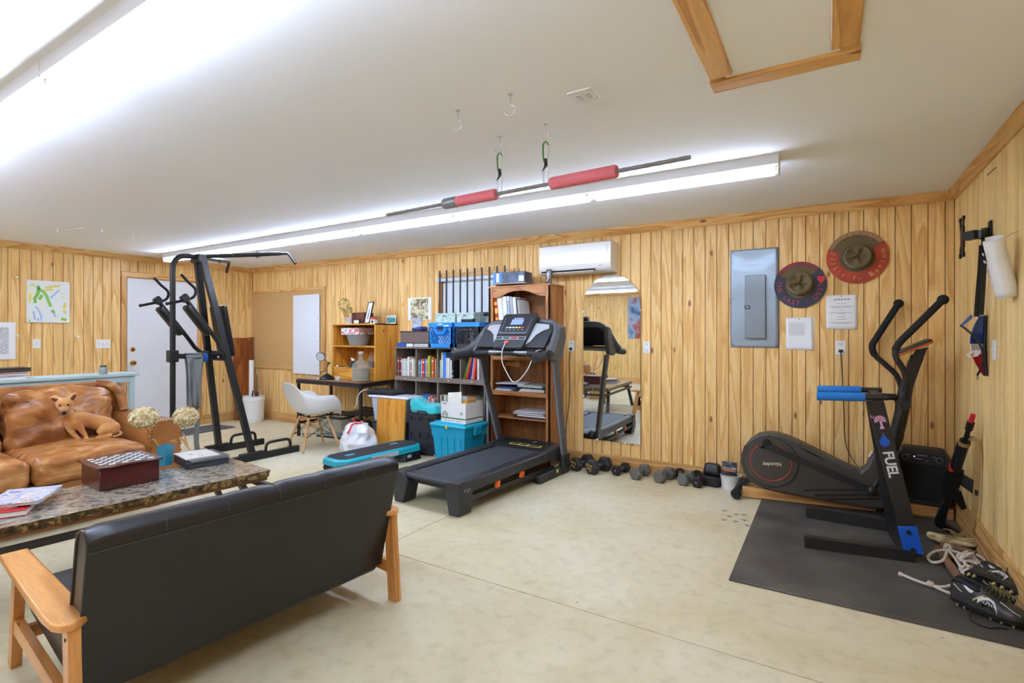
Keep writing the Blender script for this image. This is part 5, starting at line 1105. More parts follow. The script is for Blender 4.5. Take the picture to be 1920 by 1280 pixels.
for k, (x_, c, n_) in enumerate(((-3.50, '#4a3f3a', 'brown'), (-3.42, '#8d949b', 'grey'), (-3.35, '#2c3340', 'navy'))):
    t = T('game_case', f'{n_} case standing inside the dark grey milk crate', 'case', (x_, 4.84, TZ2+.012)); q = M(); q.box((0, 0, .10), (.05, .26, .20)); q.build('case_body', mat('case_'+c[1:], c, .5), t)
fab = patch('mint_fabric', [(.35, '#9db9ab'), (.5, '#b7cdc0'), (.65, '#c8d9cf')], scale=35, rough=.85)
for lab, x_, w_, dk in (('pale mint fabric storage box on the bright blue milk crate', -3.845, .30, 0), ('second mint fabric box, half hidden behind the device on the grey crate', -3.55, .24, 1)):
    t = T('fabric_box', lab, 'storage box', (x_, 4.86, TZ2+.2865)); q = M(); q.box((0, 0, .055), (w_, .20, .11), b=.004); q.build('box_body', fab, t); q = M(); q.box((0, 0, .103), (w_+.008, .208, .022), b=.003); q.build('lid', fab, t)
    q = M(); q.tube(spline([(-.025, -.102, .075), (0, -.115, .088), (.025, -.102, .075)], 4), .004, 6); q.build('pull', mat('pull_green', '#5d7a6b', .6), t)
t = T('small_device', 'small black device with a silver frame on the grey milk crate', 'device', (-3.47, 4.71, TZ2+.287), R(4)); q = M(); q.box((0, 0, .02), (.16, .055, .04), b=.004); q.build('case', BLACK, t); q = M(); [q.box((a, -.029, b_), (c_, .003, d_)) for a, b_, c_, d_ in ((0, .037, .15, .006), (-.075, .02, .006, .035))]; q.build('silver_edge', LGREY, t)
t = T('dark_box', 'low dark taupe lidded box on the left of the cube shelf', 'box', (-4.255, 4.85, TZ2+.0465)); tp = mat('taupe_box', '#6c5b52', .6)
q = M(); q.box((0, 0, .067), (.48, .30, .134), b=.003); q.build('box_body', tp, t); q = M(); q.box((0, 0, .139), (.49, .31, .014), b=.002); q.build('lid', mat('taupe_dark', '#3e342f', .6), t)
t = T('blue_visor', 'dark blue folded cap on the low taupe box', 'cap', (-4.26, 4.79, TZ2+.1935), R(-12)); q = M(); q.rbox((0, 0, .022), (.19, .12, .044), .02, 5, fn=lambda p: (p.x, p.y, p.z*(1+.5*p.x/.1) if p.z > 0 else p.z)); q.build('fabric', mat('navy_cloth', '#34427a', .8), t)
for i, (lab, x_, w_, h_, c, nm) in enumerate((('blue and white book lying at the left edge of the cube shelf', -4.47, .15, .045, '#2450a5', 'book'), ('white book with a black spine lying beside the blue one', -4.34, .10, .042, '#e3e3e6', 'book'), ('pale grey book under the taupe box', -4.16, .22, .042, '#b9bcc0', 'book'))):
    book(nm, lab, 'book', (x_, 4.80, TZ2), R(90), (.20, w_, h_), c, '#e5e2dc')
t = T('postcard', 'small photo card leaning on the wall above the taupe box', 'card', (-4.52, YB-.004, 1.50)); q = M(); q.box((0, 0, 0), (.15, .003, .15)); q.build('card', patch('grey_photo', [(.35, '#8890a6'), (.55, '#b9c0cf'), (.7, '#d9dde4')], scale=20), t)
t = T('charger', 'white double plug charger hanging over the front edge of the cube shelf', 'charger', (-3.60, 4.685, TZ2-.05)); q = M(); q.box((-.03, 0, 0), (.02, .018, .05), b=.005); q.box((.03, 0, 0), (.02, .018, .05), b=.005); q.build('plug', WHITE, t); q = M(); q.tube(spline([(-.03, 0, .025), (-.05, 0, .055), (-.08, .02, .062)], 4), .006, 6); q.tube(spline([(.03, 0, .025), (0, 0, .056), (-.04, .02, .06)], 4), .006, 6); q.build('cable', WHITE, t)
t = T('pinned_picture', 'unframed fantasy landscape picture pinned to the wall left of the window bars', 'picture', (-4.475, YB, 1.69)); q = M(); q.box((0, -.002, 0), (.395, .002, .285)); q.build('sheet', PAPER, t)
q = M(); q.box((0, -.0035, -.005), (.29, .001, .265)); q.build('picture', patch('landscape_print', [(.28, '#3b3326'), (.42, '#7d6a45'), (.52, '#c9bf92'), (.58, '#e8e6cf'), (.68, '#77756b'), (.8, '#5a3f2a')], scale=14, detail=8, distort=1.2), t)
# ------------------------------------------------------------------ security bars on the window
t = T('window_bars', 'row of thin black vertical bars on a pale rail in front of the blinds', 'window bars', (-3.60, YB-.045, 0))
q = M(); q.box((-.03, 0, 2.03), (1.06, .006, .038)); q.build('rail', mat('rail_pale', '#c3ccd3', .4), t)
q = M(); q.box((-.03, 0, 1.60), (1.06, .006, .045)); q.build('rail', BLKMET, t)
bar = M(); bar.box((0, -.010, 1.70), (.020, .012, .89), b=.002); bar = bar.mesh('bar', BLKMET)
for i in range(10): o = bpy.data.objects.new('bar', bar); COL.objects.link(o); o.parent = t; o.location = (-.498+.1055*i, 0, 0)
# ------------------------------------------------------------------ tall bookcase
bw_ = wood('bookcase_pine', '#bd8250', '#8f5a2e', '#ad7240', axis='Z', rings=3, rough=.42); bwx = wood('bookcase_pine_x', '#c08654', '#925c30', '#b07543', axis='X', rings=3, rough=.42); bwd = wood('bookcase_back', '#a06a3a', '#7b4d26', '#915e32', rings=3)
BX, BW, BD, BH = -2.8075, .748, .32, 1.885
t = T('tall_bookcase', 'tall brown pine bookcase with a scalloped top behind the treadmill', 'bookcase', (BX, 4.866, 0))
for sx in (-1, 1): q = M(); q.box((sx*(BW/2-.0245), 0, BH/2), (.02, BD, BH-.02), b=.002); q.v = [(a+sx*.0145, b_, c) for a, b_, c in q.v]; q.build('side_panel', bw_, t); q = M(); q.box((sx*(BW/2-.0245), -BD/2+.009, BH/2), (.049, .018, BH-.02), b=.002); q.build('face_stile', bw_, t)
q = M(); q.box((0, 0, BH-.01), (BW+.012, BD+.006, .02), b=.004); q.build('top_board', bwx, t)
ol = [(-.33, BH-.02), (.33, BH-.02), (.33, BH-.125), (.27, BH-.125), (.20, BH-.105), (.13, BH-.075), (.06, BH-.062), (-.06, BH-.062), (-.13, BH-.075), (-.20, BH-.105), (-.27, BH-.125), (-.33, BH-.125)]
q = M(); q.prism(ol, -BD/2, -BD/2+.018, 'xz'); q.build('scalloped_valance', bwx, t)
q = M(); q.box((0, BD/2-.004, BH/2), (BW-.03, .007, BH-.04)); q.build('back_panel', bwd, t)
SHZ = [1.471, 1.127, .755, .481, .10]
for i, z_ in enumerate(SHZ):
    hh = (.045, .04, .045, .012, .07)[i]; q = M(); q.box((0, -.0, z_-.011), (BW-.042, BD-.02, .018)); 
    if i < 3: q.box((0, -BD/2+.009, z_-hh/2), (BW-.098, .016, hh))
    q.build('shelf', bwx, t)
q = M(); q.box((0, -BD/2+.012, .05), (BW-.1, .016, .10)); q.build('plinth', bwx, t)
q = M(); q.box((.12, .0, .135), (.40, .10, .03)); q.box((.30, .0, .16), (.03, .10, .05)); o = T('wood_offcut', 'short pale wooden piece on the bottom shelf of the tall bookcase', 'wood', (BX, 4.80, 0)); q.build('plank_piece', dow, o)
XL_ = BX-BW/2+.052
x = XL_
for i, (nm, lab, c, w_, h_, kw) in enumerate((
  ('book', 'red spined activity book, leftmost on the top shelf of the tall bookcase', '#c8262b', .045, .29, dict(band=[(.78, .12), (.5, .2), (.2, .08)], bc='#f0c23a')),
  ('binder', 'wide white binder next to the red book on the top shelf', '#e6e6e8', .062, .30, {}),
  ('binder', 'second white binder on the top shelf of the tall bookcase', '#e1e1e5', .058, .30, {}),
  ('binder', 'white binder with grey printed spine on the top shelf', '#d4d8e0', .036, .30, dict(band=[(.5, .7)], bc='#9aa0ac')),
  ('binder', 'grey patterned binder on the top shelf', '#a6a9ae', .036, .29, {}),
  ('binder', 'white binder right of the grey patterned one', '#e4e4e6', .042, .285, {}),
  ('book', 'thin black book near the right of the top shelf row', '#34363b', .013, .27, {}),
  ('book', 'thin white booklet second from the right in the top shelf row', '#e6e6e6', .010, .26, {}),
  ('book', 'thin pale booklet at the right end of the top shelf row', '#d9dad4', .012, .255, {}))):
    spine_book(nm, lab, nm, x+w_/2+.014, 4.735, SHZ[0]+.004, w_-.001, .22, h_, c, 'row of binders on the top bookcase shelf', tilt=R(-6), **kw); x += w_+.001
def curled(name, lab, x_, y_, z_, w_, d_, c, a=.02, rz=0, h_=.004, cat='paper'):
    t = T(name, lab, cat, (x_, y_, z_), rz); q = M(); q.grid(12, 4, lambda u, v: ((u-.5)*w_, (v-.5)*d_, h_+a*(2*u-1)**2)); q.build('sheet', mat('sheet_'+c[1:], c, .75), t, solid=h_*1.6); return t
curled('loose_papers', 'curled white papers at the right of the top bookcase shelf', -2.60, 4.80, SHZ[0], .24, .2, '#ececee', .015, 0, .02)
for i, (c, w_, h_) in enumerate((('#3f4a3a', .04, .115), ('#6d6a50', .035, .11), ('#d9d6cc', .05, .115), ('#c8c3b0', .045, .11), ('#c4a65c', .04, .115), ('#2c2a27', .05, .11), ('#2d6b5c', .045, .115), ('#dadcd6', .045, .112), ('#55585c', .04, .11), ('#8a7a52', .04, .11))):
    spine_book('book', f'small {("dark green", "olive", "white", "stone", "golden", "black", "teal", "pale grey", "slate", "khaki")[i]} book in the row just behind the treadmill handrail', 'book', XL_+.03+.056*i, 4.735, SHZ[1]+.001, w_, .18, h_, c, 'short books on the second bookcase shelf')
# flat papers on the lower shelves
lst = [('folder', 'long white folder on top of the pile on the third bookcase shelf', -2.93, SHZ[2]+.072, .34, '#dcdfe0', R(6), .010), ('folder', 'grey-green binder lying at the right on the third bookcase shelf', -2.66, SHZ[2]+.046, .32, '#b9c2c0', R(-7), .028), ('folder', 'blue folder lying at the left on the third bookcase shelf', -2.97, SHZ[2]+.024, .22, '#3c5ea6', R(4), .014), ('papers', 'white papers lowest at the left on the third bookcase shelf', -3.0, SHZ[2]+.002, .24, '#e0e2e6', R(-5), .018), ('papers', 'white paper stack lowest at the right on the third bookcase shelf', -2.66, SHZ[2]+.002, .30, '#e6e6e2', R(3), .03), ('album', 'black folder at the far right on the third bookcase shelf', -2.57, SHZ[2]+.034, .2, '#27282b', R(-8), .010),
       ('papers', 'topmost sheaf of white papers on the fourth bookcase shelf', -2.68, SHZ[3]+.058, .40, '#e9e9ec', R(5), .012), ('papers', 'second sheaf of white papers on the fourth bookcase shelf', -2.70, SHZ[3]+.036, .38, '#dfe0e4', R(-4), .016), ('papers', 'lowest sheaf of papers on the fourth bookcase shelf', -2.66, SHZ[3]+.014, .36, '#e8e8ea', R(2), .016), ('folder', 'black folder under the white papers on the fourth bookcase shelf', -2.68, SHZ[3]+.001, .40, '#222326', 0, .010)]
for nm, lab, x_, z_, w_, c, rz, th_ in lst:
    t = T(nm, lab, 'papers' if nm == 'papers' else nm, (x_, 4.84, z_), rz); q = M()
    n_ = 3 if nm == 'papers' else 1
    for k in range(n_): q.box((random.uniform(-.008, .008), 0, th_*(k+.5)/n_), (w_-.02*k, .24, th_/n_*.9), rot=(0, R(random.uniform(-.8, .8)), R(random.uniform(-4, 4)) if n_ > 1 else 0))
    q.build('sheets' if n_ > 1 else 'cover', mat('sheet_'+c[1:], c, .7), t)
# on top of the bookcase
t = T('dumbbell_box', 'blue and black printed product box on top of the tall bookcase', 'box', (-2.93, 4.79, BH+.001), R(4)); q = M(); q.box((0, 0, .02), (.40, .20, .012), b=.003); q.build('tray', mat('tray_tan', '#a99a80', .6), t)
q = M(); q.box((0, 0, .085), (.38, .18, .12), b=.003); q.build('box_body', patch('box_print', [(.35, '#1d2432'), (.55, '#3a4a66'), (.66, '#54668c'), (.75, '#23293a')], scale=12, rough=.3), t)
q = M(); q.box((-.175, -.091, .085), (.03, .002, .12)); q.box((-.10, -.091, .085), (.03, .002, .12)); q.build('blue_panel', mat('box_blue', '#3c86cf', .4), t); q = M(); q.box((-.135, -.0915, .085), (.035, .002, .1)); q.box((.15, -.0915, .07), (.06, .002, .06)); q.build('white_panel', mat('box_white', '#dfe3e8', .5), t)
t = T('drink_can', 'tall silver and black can on the right of the bookcase top', 'can', (-2.49, 4.80, BH+.001)); q = M(); q.lathe([(0, 0), (.026, 0), (.033, .01), (.033, .14), (.028, .152), (0, .152)], n=20); q.build('can_body', mat('can_metal', '#7d8084', .3, .7), t); q = M(); q.tube([(-.012, -.033, .03), (.01, -.033, .06), (-.01, -.033, .09), (.012, -.033, .12)], .005, 6); q.build('can_print', WHITE, t)
t = T('tall_sign', 'narrow dark green and white box standing between cube shelf and bookcase', 'box', (-3.21, 4.76, 0), 0); q = M(); q.box((0, 0, .42), (.022, .10, .84)); q.build('box_body', WHITE, t); q = M(); [q.box((0, -.051, z_), (.022, .002, d_)) for z_, d_ in ((.78, .03), (.70, .05))]; q.build('print', mat('sign_green', '#28563a', .5), t)
# ------------------------------------------------------------------ air conditioner
t = T('air_conditioner', 'white wall-mounted split air conditioner above the arched mirror', 'air conditioner', (-2.2285, YB, 2.14)); acw = mat('ac_white', '#e6e5e0', .22, coat=.3)
q = M(); pr_ = [(0, .15), (-.16, .155), (-.192, .14), (-.197, -.06), (-.195, -.105), (-.17, -.135), (-.11, -.15), (0, -.15)]; q.prism(pr_, -.398, .398, 'yz'); o = q.build('housing', acw, t)
q = M(); q.box((-.01, -.1985, .025), (.74, .003, .19), b=.001); q.build('front_panel', acw, t)
q = M(); q.box((-.07, -.187, -.128), (.60, .02, .022), rot=(R(25), 0, 0)); q.build('air_slot', BLACK, t)
q = M(); q.box((-.07, -.196, -.148), (.60, .05, .007), rot=(R(-18), 0, 0), b=.002); q.build('louvre', WHITE, t)
q = M(); q.box((.29, -.1975, -.092), (.035, .002, .012)); q.build('badge', LGREY, t)
# ------------------------------------------------------------------ arched mirror
t = T('arched_mirror', 'tall frameless mirror with an arched top on the back wall', 'mirror', (-1.893, YB, 0))
ol = [(-.305, .275), (.305, .275), (.305, 1.66)]+[(.305*math.cos(R(a)), 1.66+.305*math.sin(R(a))) for a in range(6, 180, 6)]+[(-.305, 1.66)]
q = M(); q.prism(ol, -.010, -.016, 'xz'); q.build('mirror_glass', mat('mirror_silver', '#dfe6e8', .015, 1), t, sharp=20).rotation_euler = (.0026, 0, R(-.78))
for a, b_ in ((-.305, 1.60), (.305, 1.60), (-.305, .72), (.305, .72), (-.15, .275), (.15, .275)): q = M(); q.box((a, -.018, b_), (.02, .006, .02), b=.003); q.build('clip', mat('clip_clear', '#e9e9e4', .2), t)
# cords on the wall
q = M(); q.T = Matrix.Translation((-2.342, YB, 1.21)); q.rbox((0, -.02, 0), (.03, .03, .024), .008, 2); q.tube(spline([(0, -.03, 0), (-.012, -.03, -.15), (-.01, -.022, -.5), (-.05, -.02, -.8), (-.055, -.04, -1.05), (-.02, -.06, -1.19)], 6), .004, 6); CORD1 = q.build('power_cord', BLACK)
q = M(); q.T = Matrix.Translation((.079, YB, 1.227)); q.rbox((0, -.02, 0), (.03, .028, .022), .008, 2); q.tube(spline([(.0, -.03, 0), (.012, -.022, -.2), (.022, -.02, -.5), (.03, -.025, -.72), (.06, -.05, -.83), (.13, -.12, -.93), (.2, -.2, -.99)], 6), .0035, 6); CORD2 = q.build('power_cord', BLACK)
# ------------------------------------------------------------------ treadmill
TG = mat('treadmill_grey', '#58595c', .4, .2); TB = mat('treadmill_black', '#232427', .42); TB2 = mat('treadmill_deck_black', '#2b2c2f', .38); ORG = mat('orange_plastic', '#e8641a', .4)
belt = mat('treadmill_belt', '#3b3e42', .55, bump=.15, bscale=300)
t = T('treadmill', 'grey and black folding treadmill in front of the tall bookcase', 'treadmill', (-2.69, 3.10, 0), R(-3))
# running deck (local y from 0 rear to 1.55 front)
q = M(); q.box((0, .66, .222), (.50, 1.24, .03), b=.012); q.cyl((-.25, .035, .222), (.25, .035, .222), .022, n=16); q.build('running_belt', belt, t)
q = M(); q.box((0, .66, .185), (.56, 1.22, .04)); q.build('deck_board', BLACK, t)
for sx in (-1, 1):
    q = M(); q.prism([(sx*.255, .236), (sx*.285, .252), (sx*.345, .250), (sx*.355, .238), (sx*.355, .165), (sx*.335, .160), (sx*.255, .2)], .13, 1.30, 'xz'); q.build('side_rail', TB2, t)
    q = M(); q.box((sx*.256, .70, .240), (.006, 1.05, .004)); q.build('rail_line', BLACK, t)
    q = M(); q.prism([(sx*.25, .255), (sx*.36, .255), (sx*.365, .10), (sx*.345, .0), (sx*.245, .0), (sx*.22, .10), (sx*.20, .17)], -.015, .135, 'xz'); o = q.build('rear_foot', TB2, t); md = o.modifiers.new('bevel', 'BEVEL'); md.width = .012; md.segments = 3
    q = M(); q.bar((sx*.335, .12, .115), (sx*.335, 1.40, .075), .03, .035); q.build('lower_rail', TB, t)
    q = M(); [(M().prism([(y_-.03, .12), (y_+.012, .12), (y_+.02, .165), (y_-.012, .165)], sx*.345, sx*.372, 'yz')).build('orange_clip', ORG, t) for y_ in (.46, .82)]
    q = M(); q.prism([(1.22, .165), (1.22, .255), (1.52, .275), (1.60, .22), (1.60, .10)], sx*.30, sx*.36, 'yz'); o = q.build('hood_side', TB2, t); md = o.modifiers.new('bevel', 'BEVEL'); md.width = .01; md.segments = 2
    q = M(); q.rbox((sx*.375, 1.30, .042), (.06, .52, .075), .02, 4); q.build('base_tube', TB, t)
    # tapered upright leaning back toward the runner
    q = M(); P = [Vector((sx*.385, 1.55, .06)), Vector((sx*.39, 1.50, .3)), Vector((sx*.425-.02, 1.36, .85)), Vector((sx*.44-.02, 1.30, 1.12))]
    for a, b_ in zip(P, P[1:]): q.bar(a, b_, .040, .085, up=(0, 1, 0))
    up = q.build('upright', TG, t); md = up.modifiers.new('bevel', 'BEVEL'); md.width = .01; md.segments = 3; md.limit_method = 'ANGLE'
    q = M(); [q.bar(a+Vector((0, -.0435, 0)), b_+Vector((0, -.0435, 0)), .018, .004, up=(0, 1, 0)) for a, b_ in zip(P, P[1:])]; q.build('groove_strip', mat('groove_light', '#77797c', .4), up)
    q = M(); q.rbox((sx*.385, 1.54, .10), (.062, .14, .20), .025, 4); q.build('upright_foot', TB, t)
q = M(); q.prism([(1.25, .235), (1.30, .262), (1.52, .285), (1.62, .25), (1.62, .08), (1.25, .17)], -.31, .31, 'yz'); o = q.build('motor_hood', mat('hood_black', '#1d1e20', .35, bump=.1, bscale=120), t); md = o.modifiers.new('bevel', 'BEVEL'); md.width = .012; md.segments = 3; md.limit_method = 'ANGLE'
hd = o
yl = mat('label_yellow', '#c9b45a', .5)
q = M(); tl_ = math.atan2(.022, .22); q.T = Matrix.Translation((.05, 1.345, .2675)) @ Matrix.Rotation(tl_, 4, 'X'); q.box((0, 0, 0), (.36, .055, .002)); q.build('caution_label', yl, hd)
q = M(); q.T = Matrix.Translation((.05, 1.345, .269)) @ Matrix.Rotation(tl_, 4, 'X'); [q.box((a, 0, 0), (b_, .04, .001)) for a, b_ in ((-.12, .09), (-.02, .08), (.105, .12))]; q.build('label_print', mat('label_dark', '#2c2a22', .6), hd)
q = M(); q.T = Matrix.Translation((.09, 1.46, .2812)) @ Matrix.Rotation(tl_, 4, 'X'); q.box((0, 0, 0), (.05, .02, .001)); q.cyl((0, 0, 0), (0, 0, .0012), .022, n=16); q.build('emblem', mat('emblem_silver', '#8c93a3', .3, .6), hd)
q = M(); q.box((.407, 1.36, .06), (.002, .035, .03)); q.build('spec_sticker', mat('sticker_lime', '#b6c04a', .5), t)
text('T 5.7', .035, mat('silver_print', '#b9bcc0', .4), t, (.3655, .06, .185), (R(90), 0, R(90)), ext=.0005)
# console bridge and handrails
RA = .04; C0 = set(c.name for c in COL.objects)
q = M(); arcp = spline([(-.47, .88, 1.135), (-.455, 1.02, 1.15), (-.43, 1.16, 1.21), (-.40, 1.28, 1.33), (-.35, 1.35, 1.41), (-.26, 1.38, 1.435), (0, 1.385, 1.44), (.26, 1.38, 1.435), (.35, 1.35, 1.41), (.40, 1.28, 1.33), (.43, 1.16, 1.21), (.45, 1.08, 1.15)], 5)
q.tube(arcp, .034, 12, flat=1.15, up=(0, 0, 1)); q.build('console_arch', TG, t)
for sx in (-1, 1):
    q = M(); q.prism([(1.12, 1.09), (1.20, 1.07), (1.345, 1.09), (1.42, 1.30), (1.40, 1.41), (1.31, 1.40), (1.20, 1.27), (1.10, 1.17)], sx*.385, sx*.435, 'yz'); o = q.build('side_shroud', TG, t); md = o.modifiers.new('bevel', 'BEVEL'); md.width = .014; md.segments = 3
    q = M(); ln = .82 if sx < 0 else .84; q.tube(spline([(sx*.41, 1.14, 1.12), (sx*.42, 1.05, 1.125), (sx*.43, .93, 1.115), (sx*.435, ln, 1.105)], 5), [.026]*6+[.031]*9+[.03], 14, flat=1.25); q.build('handgrip', mat('grip_black', '#26272a', .55), t)
q = M(); q.tube(spline([(-.41, 1.13, 1.125), (-.3, 1.115, 1.14), (0, 1.105, 1.145), (.3, 1.115, 1.14), (.41, 1.13, 1.125)], 5), .023, 12); cb = q.build('crossbar', mat('grip_black', '#26272a', .55), t)
for xx in (-.14, .14): q = M(); q.tube([(xx-.07, 1.1075, 1.148), (xx+.07, 1.1075, 1.148)], .0245, 12); q.build('pulse_plate', STEEL, cb)
q = M(); q.box((0, 1.20, 1.155), (.78, .17, .03), rot=(R(10), 0, 0), b=.012); q.build('tray', TG, t)
# silver wings
wing = mat('silver_wing', '#b4b7ba', .35, .4)
Cm = Matrix.Translation((.0, 1.215, 1.335)) @ Matrix.Rotation(R(52), 4, 'X')      # console plane, local y runs up the face
for sx in (-1, 1):
    q = M(Cm); q.prism([(sx*.16, -.14), (sx*.20, -.10), (sx*.235, -.02), (sx*.29, .03), (sx*.345, .055), (sx*.33, .105), (sx*.16, .125)], -.012, -.002, 'xy'); q.build('wing_panel', wing, t)
    q = M(Cm); q.prism([(sx*.16, -.16), (sx*.36, -.16), (sx*.38, .05), (sx*.35, .12), (sx*.16, .135)], -.04, -.013, 'xy'); q.build('wing_backing', TB, t)
q = M(Cm); q.prism([(-.165, -.17), (-.15, -.20), (.15, -.20), (.165, -.185), (.19, .20), (.175, .225), (-.175, .225), (-.19, .20)], -.03, .03, 'xy'); o = q.build('console', TB, t); md = o.modifiers.new('bevel', 'BEVEL'); md.width = .01; md.segments = 3; md.limit_method = 'ANGLE'
cn_ = o
q = M(Cm); q.box((.0, .115, .031), (.13, .065, .002)); q.build('display', mat('lcd_blue', '#7486e8', .3, em=.55), cn_)
q = M(Cm); q.box((.0, .161, .031), (.10, .010, .0012)); q.build('maker_badge', mat('silver_print', '#b9bcc0', .4), cn_)
for i, c in enumerate(('#9fd0d8', '#e8e8ea', '#bfe0c8', '#e8c84a', '#e6b25a', '#d0453c')): q = M(Cm); q.box((-.085+.034*i, .045, .031), (.024, .014, .003)); q.build('key', mat('key_'+c[1:], c, .4), cn_)
q = M(Cm); [q.box((sx*.145, -.03+.026*i, .0305), (.006, .008, .002)) for sx in (-1, 1) for i in range(8)]; [q.box((-.09+.045*i, .018, .0305), (.016, .006, .002)) for i in range(5)]; q.build('key_print', LGREY, cn_)
q = M(Cm); q.box((0, -.028, .036), (.32, .03, .012), b=.005); q.build('book_ledge', TG, cn_)
q = M(Cm); [q.box((a, -.085, .031), (.078, .034, .0016)) for a in (-.125, -.042, .042, .125)]; q.build('button_frame', mat('frame_silver', '#c9cccf', .4), cn_)
for a, c in ((-.125, '#1f3a3a'), (-.042, '#26543f'), (.042, '#8e2b2b'), (.125, '#23282b')): q = M(Cm); q.box((a, -.085, .0322), (.070, .027, .001)); q.build('button', mat('btn_'+c[1:], c, .35), cn_)
q = M(Cm); q.box((-.02, -.135, .034), (.045, .03, .012), b=.003); q.build('safety_key', mat('key_red', '#d9453a', .4), cn_)
W_ = M(); kp = Cm @ Vector((-.02, -.145, .042))
W_.tube(spline([kp, kp+Vector((-.012, -.04, -.08)), (-.03, 1.05, 1.06), (.03, 1.03, .97), (.10, 1.02, .885), (.17, 1.02, .90), (.24, 1.04, .99), (.27, 1.07, 1.08), (.28, 1.12, 1.16), (.34, 1.18, 1.195), (.40, 1.20, 1.23)], 6), .0045, 6); W_.build('lanyard', mat('lanyard_white', '#e4e0e0', .5), t)
CORD1.parent = t; bpy.context.view_layer.update(); CORD1.matrix_parent_inverse = t.matrix_world.inverted()
for ch in list(t.children):
  if ch.name not in C0: ch.location.z += RA; ch.location.x += .012; ch.scale.x = 1.06
# ------------------------------------------------------------------ aerobic step
teal = mat('step_teal', '#1f9fb0', .35); sgrey = mat('step_grey', '#aeb4ba', .45); srub = mat('step_rubber', '#2a2a2c', .7, bump=.4, bscale=220)
t = T('aerobic_step', 'turquoise aerobic step platform with a black rubber top on the floor', 'step', (-4.055, 3.865, 0), R(-6))
def octo(w, l, c): return [(-w, -l+c), (-w+c, -l), (w-c, -l), (w, -l+c), (w, l-c), (w-c, l), (-w+c, l), (-w, l-c)]
def loft(q, A, z0_, B, z1_): n = len(A); q.add([(a, b_, z0_) for a, b_ in A]+[(a, b_, z1_) for a, b_ in B], [tuple(range(n))[::-1], tuple(range(n, 2*n))]+[(i, (i+1) % n, (i+1) % n+n, i+n) for i in range(n)])
q = M(); loft(q, octo(.20, .54, .09), .098, octo(.195, .535, .09), .145); loft(q, octo(.195, .535, .09), .145, octo(.175, .515, .08), .16); q.build('platform', teal, t)
q = M(); loft(q, octo(.150, .50, .06), .1602, octo(.146, .497, .06), .1645); q.build('rubber_top', srub, t)
for a, b_ in ((0, .29), (0, -.32)): q = M(); q.box((a-.05 if b_ > 0 else a+.02, b_, .165), (.05, .10, .002)); q.build('teal_inset', teal, t)
q = M(); q.box((.1985, -.02, .125), (.005, .34, .04)); q.box((-.1985, -.02, .125), (.005, .34, .04)); q.build('side_panel', sgrey, t)
for sy in (-1, 1):
    for k in (0, 1): q = M(); q.T = Matrix.Translation((0, sy*.36, 0)); loft(q, octo(.19, .165, .06), .004+.047*k, octo(.18, .155, .06), .047+.047*k); q.build('riser', BLACK, t)
for sy in (-.2, .3): q = M(); q.box((.195, sy, .06), (.01, .05, .03)); q.build('foot_pad', sgrey, t)
# ------------------------------------------------------------------ dumbbells
hexm = mat('hex_rubber', '#2a2a2b', .5, bump=.1, bscale=120); hexg = mat('hex_grey', '#6b6964', .45, .3, bump=.1, bscale=120); hexb = mat('hex_black', '#1b1c20', .5); hexs = mat('hex_green_grey', '#6a6f68', .45, .3)
def dumbbell(lab, x, y, rz, rad, L, m, txt=None, tcol=None, tsz=.06, rot0=0, small=None):
    t = T('hex_dumbbell', lab, 'dumbbell', (x, y, 0), rz, 'dumbbells along the back wall'); zc = rad*math.cos(R(30)); th = rad*1.15
    for s_ in (-1, 1):
        q = M(); P0 = [(rad*math.cos(R(60*i+rot0)), rad*math.sin(R(60*i+rot0))) for i in range(6)]; k = .80; prs = [(-th/2, k), (-th/2+rad*.2, 1), (th/2-rad*.2, 1), (th/2, k)]; vs = []
        for yy, sc in prs: vs += [(a*sc, s_*(L/2-th/2)+yy, zc+b_*sc) for a, b_ in P0]
        q.add(vs, [tuple(range(6)), tuple(18+i for i in range(6))[::-1]]+[(j*6+i, j*6+(i+1) % 6, (j+1)*6+(i+1) % 6, (j+1)*6+i) for j in range(3) for i in range(6)]); hd_ = q.build('hex_head', m, t, sharp=20)
        if s_ < 0 and txt:
            text(txt, tsz, mat('dumbbell_'+tcol[1:], tcol, .5), hd_, (.0, -L/2-.0006, zc+.002), (R(90), R(-68) if txt == '35' else 0, 0), ext=.0006)
            if small: q = M(); q.tube([(-rad*.52+.011*math.cos(a), -L/2-.001, zc+rad*.36+.011*math.sin(a)) for a in [i*math.pi/6 for i in range(12)]], .0025, 5, closed=True); q.build('emblem', LGREY, hd_)
    q = M(); q.tube([(0, -L/2+th*.8, zc), (0, -L*.12, zc), (0, 0, zc), (0, L*.12, zc), (0, L/2-th*.8, zc)], [.014, .0165, .0185, .0165, .014], 12); q.build('grip', STEEL, t)
    return t
dumbbell('leftmost large black dumbbell marked 35 beside the treadmill foot', -2.14, 4.845, R(-14), .073, .27, hexm, '35', '#d9a64a', .075, small=1)
dumbbell('second large black dumbbell marked 35, right of the leftmost one', -1.945, 4.81, R(-16), .076, .28, hexm, '35', '#d9a64a', .075, small=1)
dumbbell('small black dumbbell with white print right of the 35 pound pair', -1.74, 4.875, R(-12), .052, .215, hexb, '15', '#c8c8cc', .02)
dumbbell('grey dumbbell, left one of the grey pair under the mirror', -1.535, 4.84, R(-10), .062, .24, hexg)
dumbbell('grey dumbbell, right one of the grey pair, right of the mirror edge', -1.31, 4.85, R(-14), .062, .24, hexg)
dumbbell('greenish grey dumbbell near the black foot sandal', -1.115, 4.86, R(-10), .057, .20, hexs)
dumbbell('rightmost small black dumbbell with white print', -.985, 4.87, R(-14), .050, .21, hexb, '15', '#c8c8cc', .02)
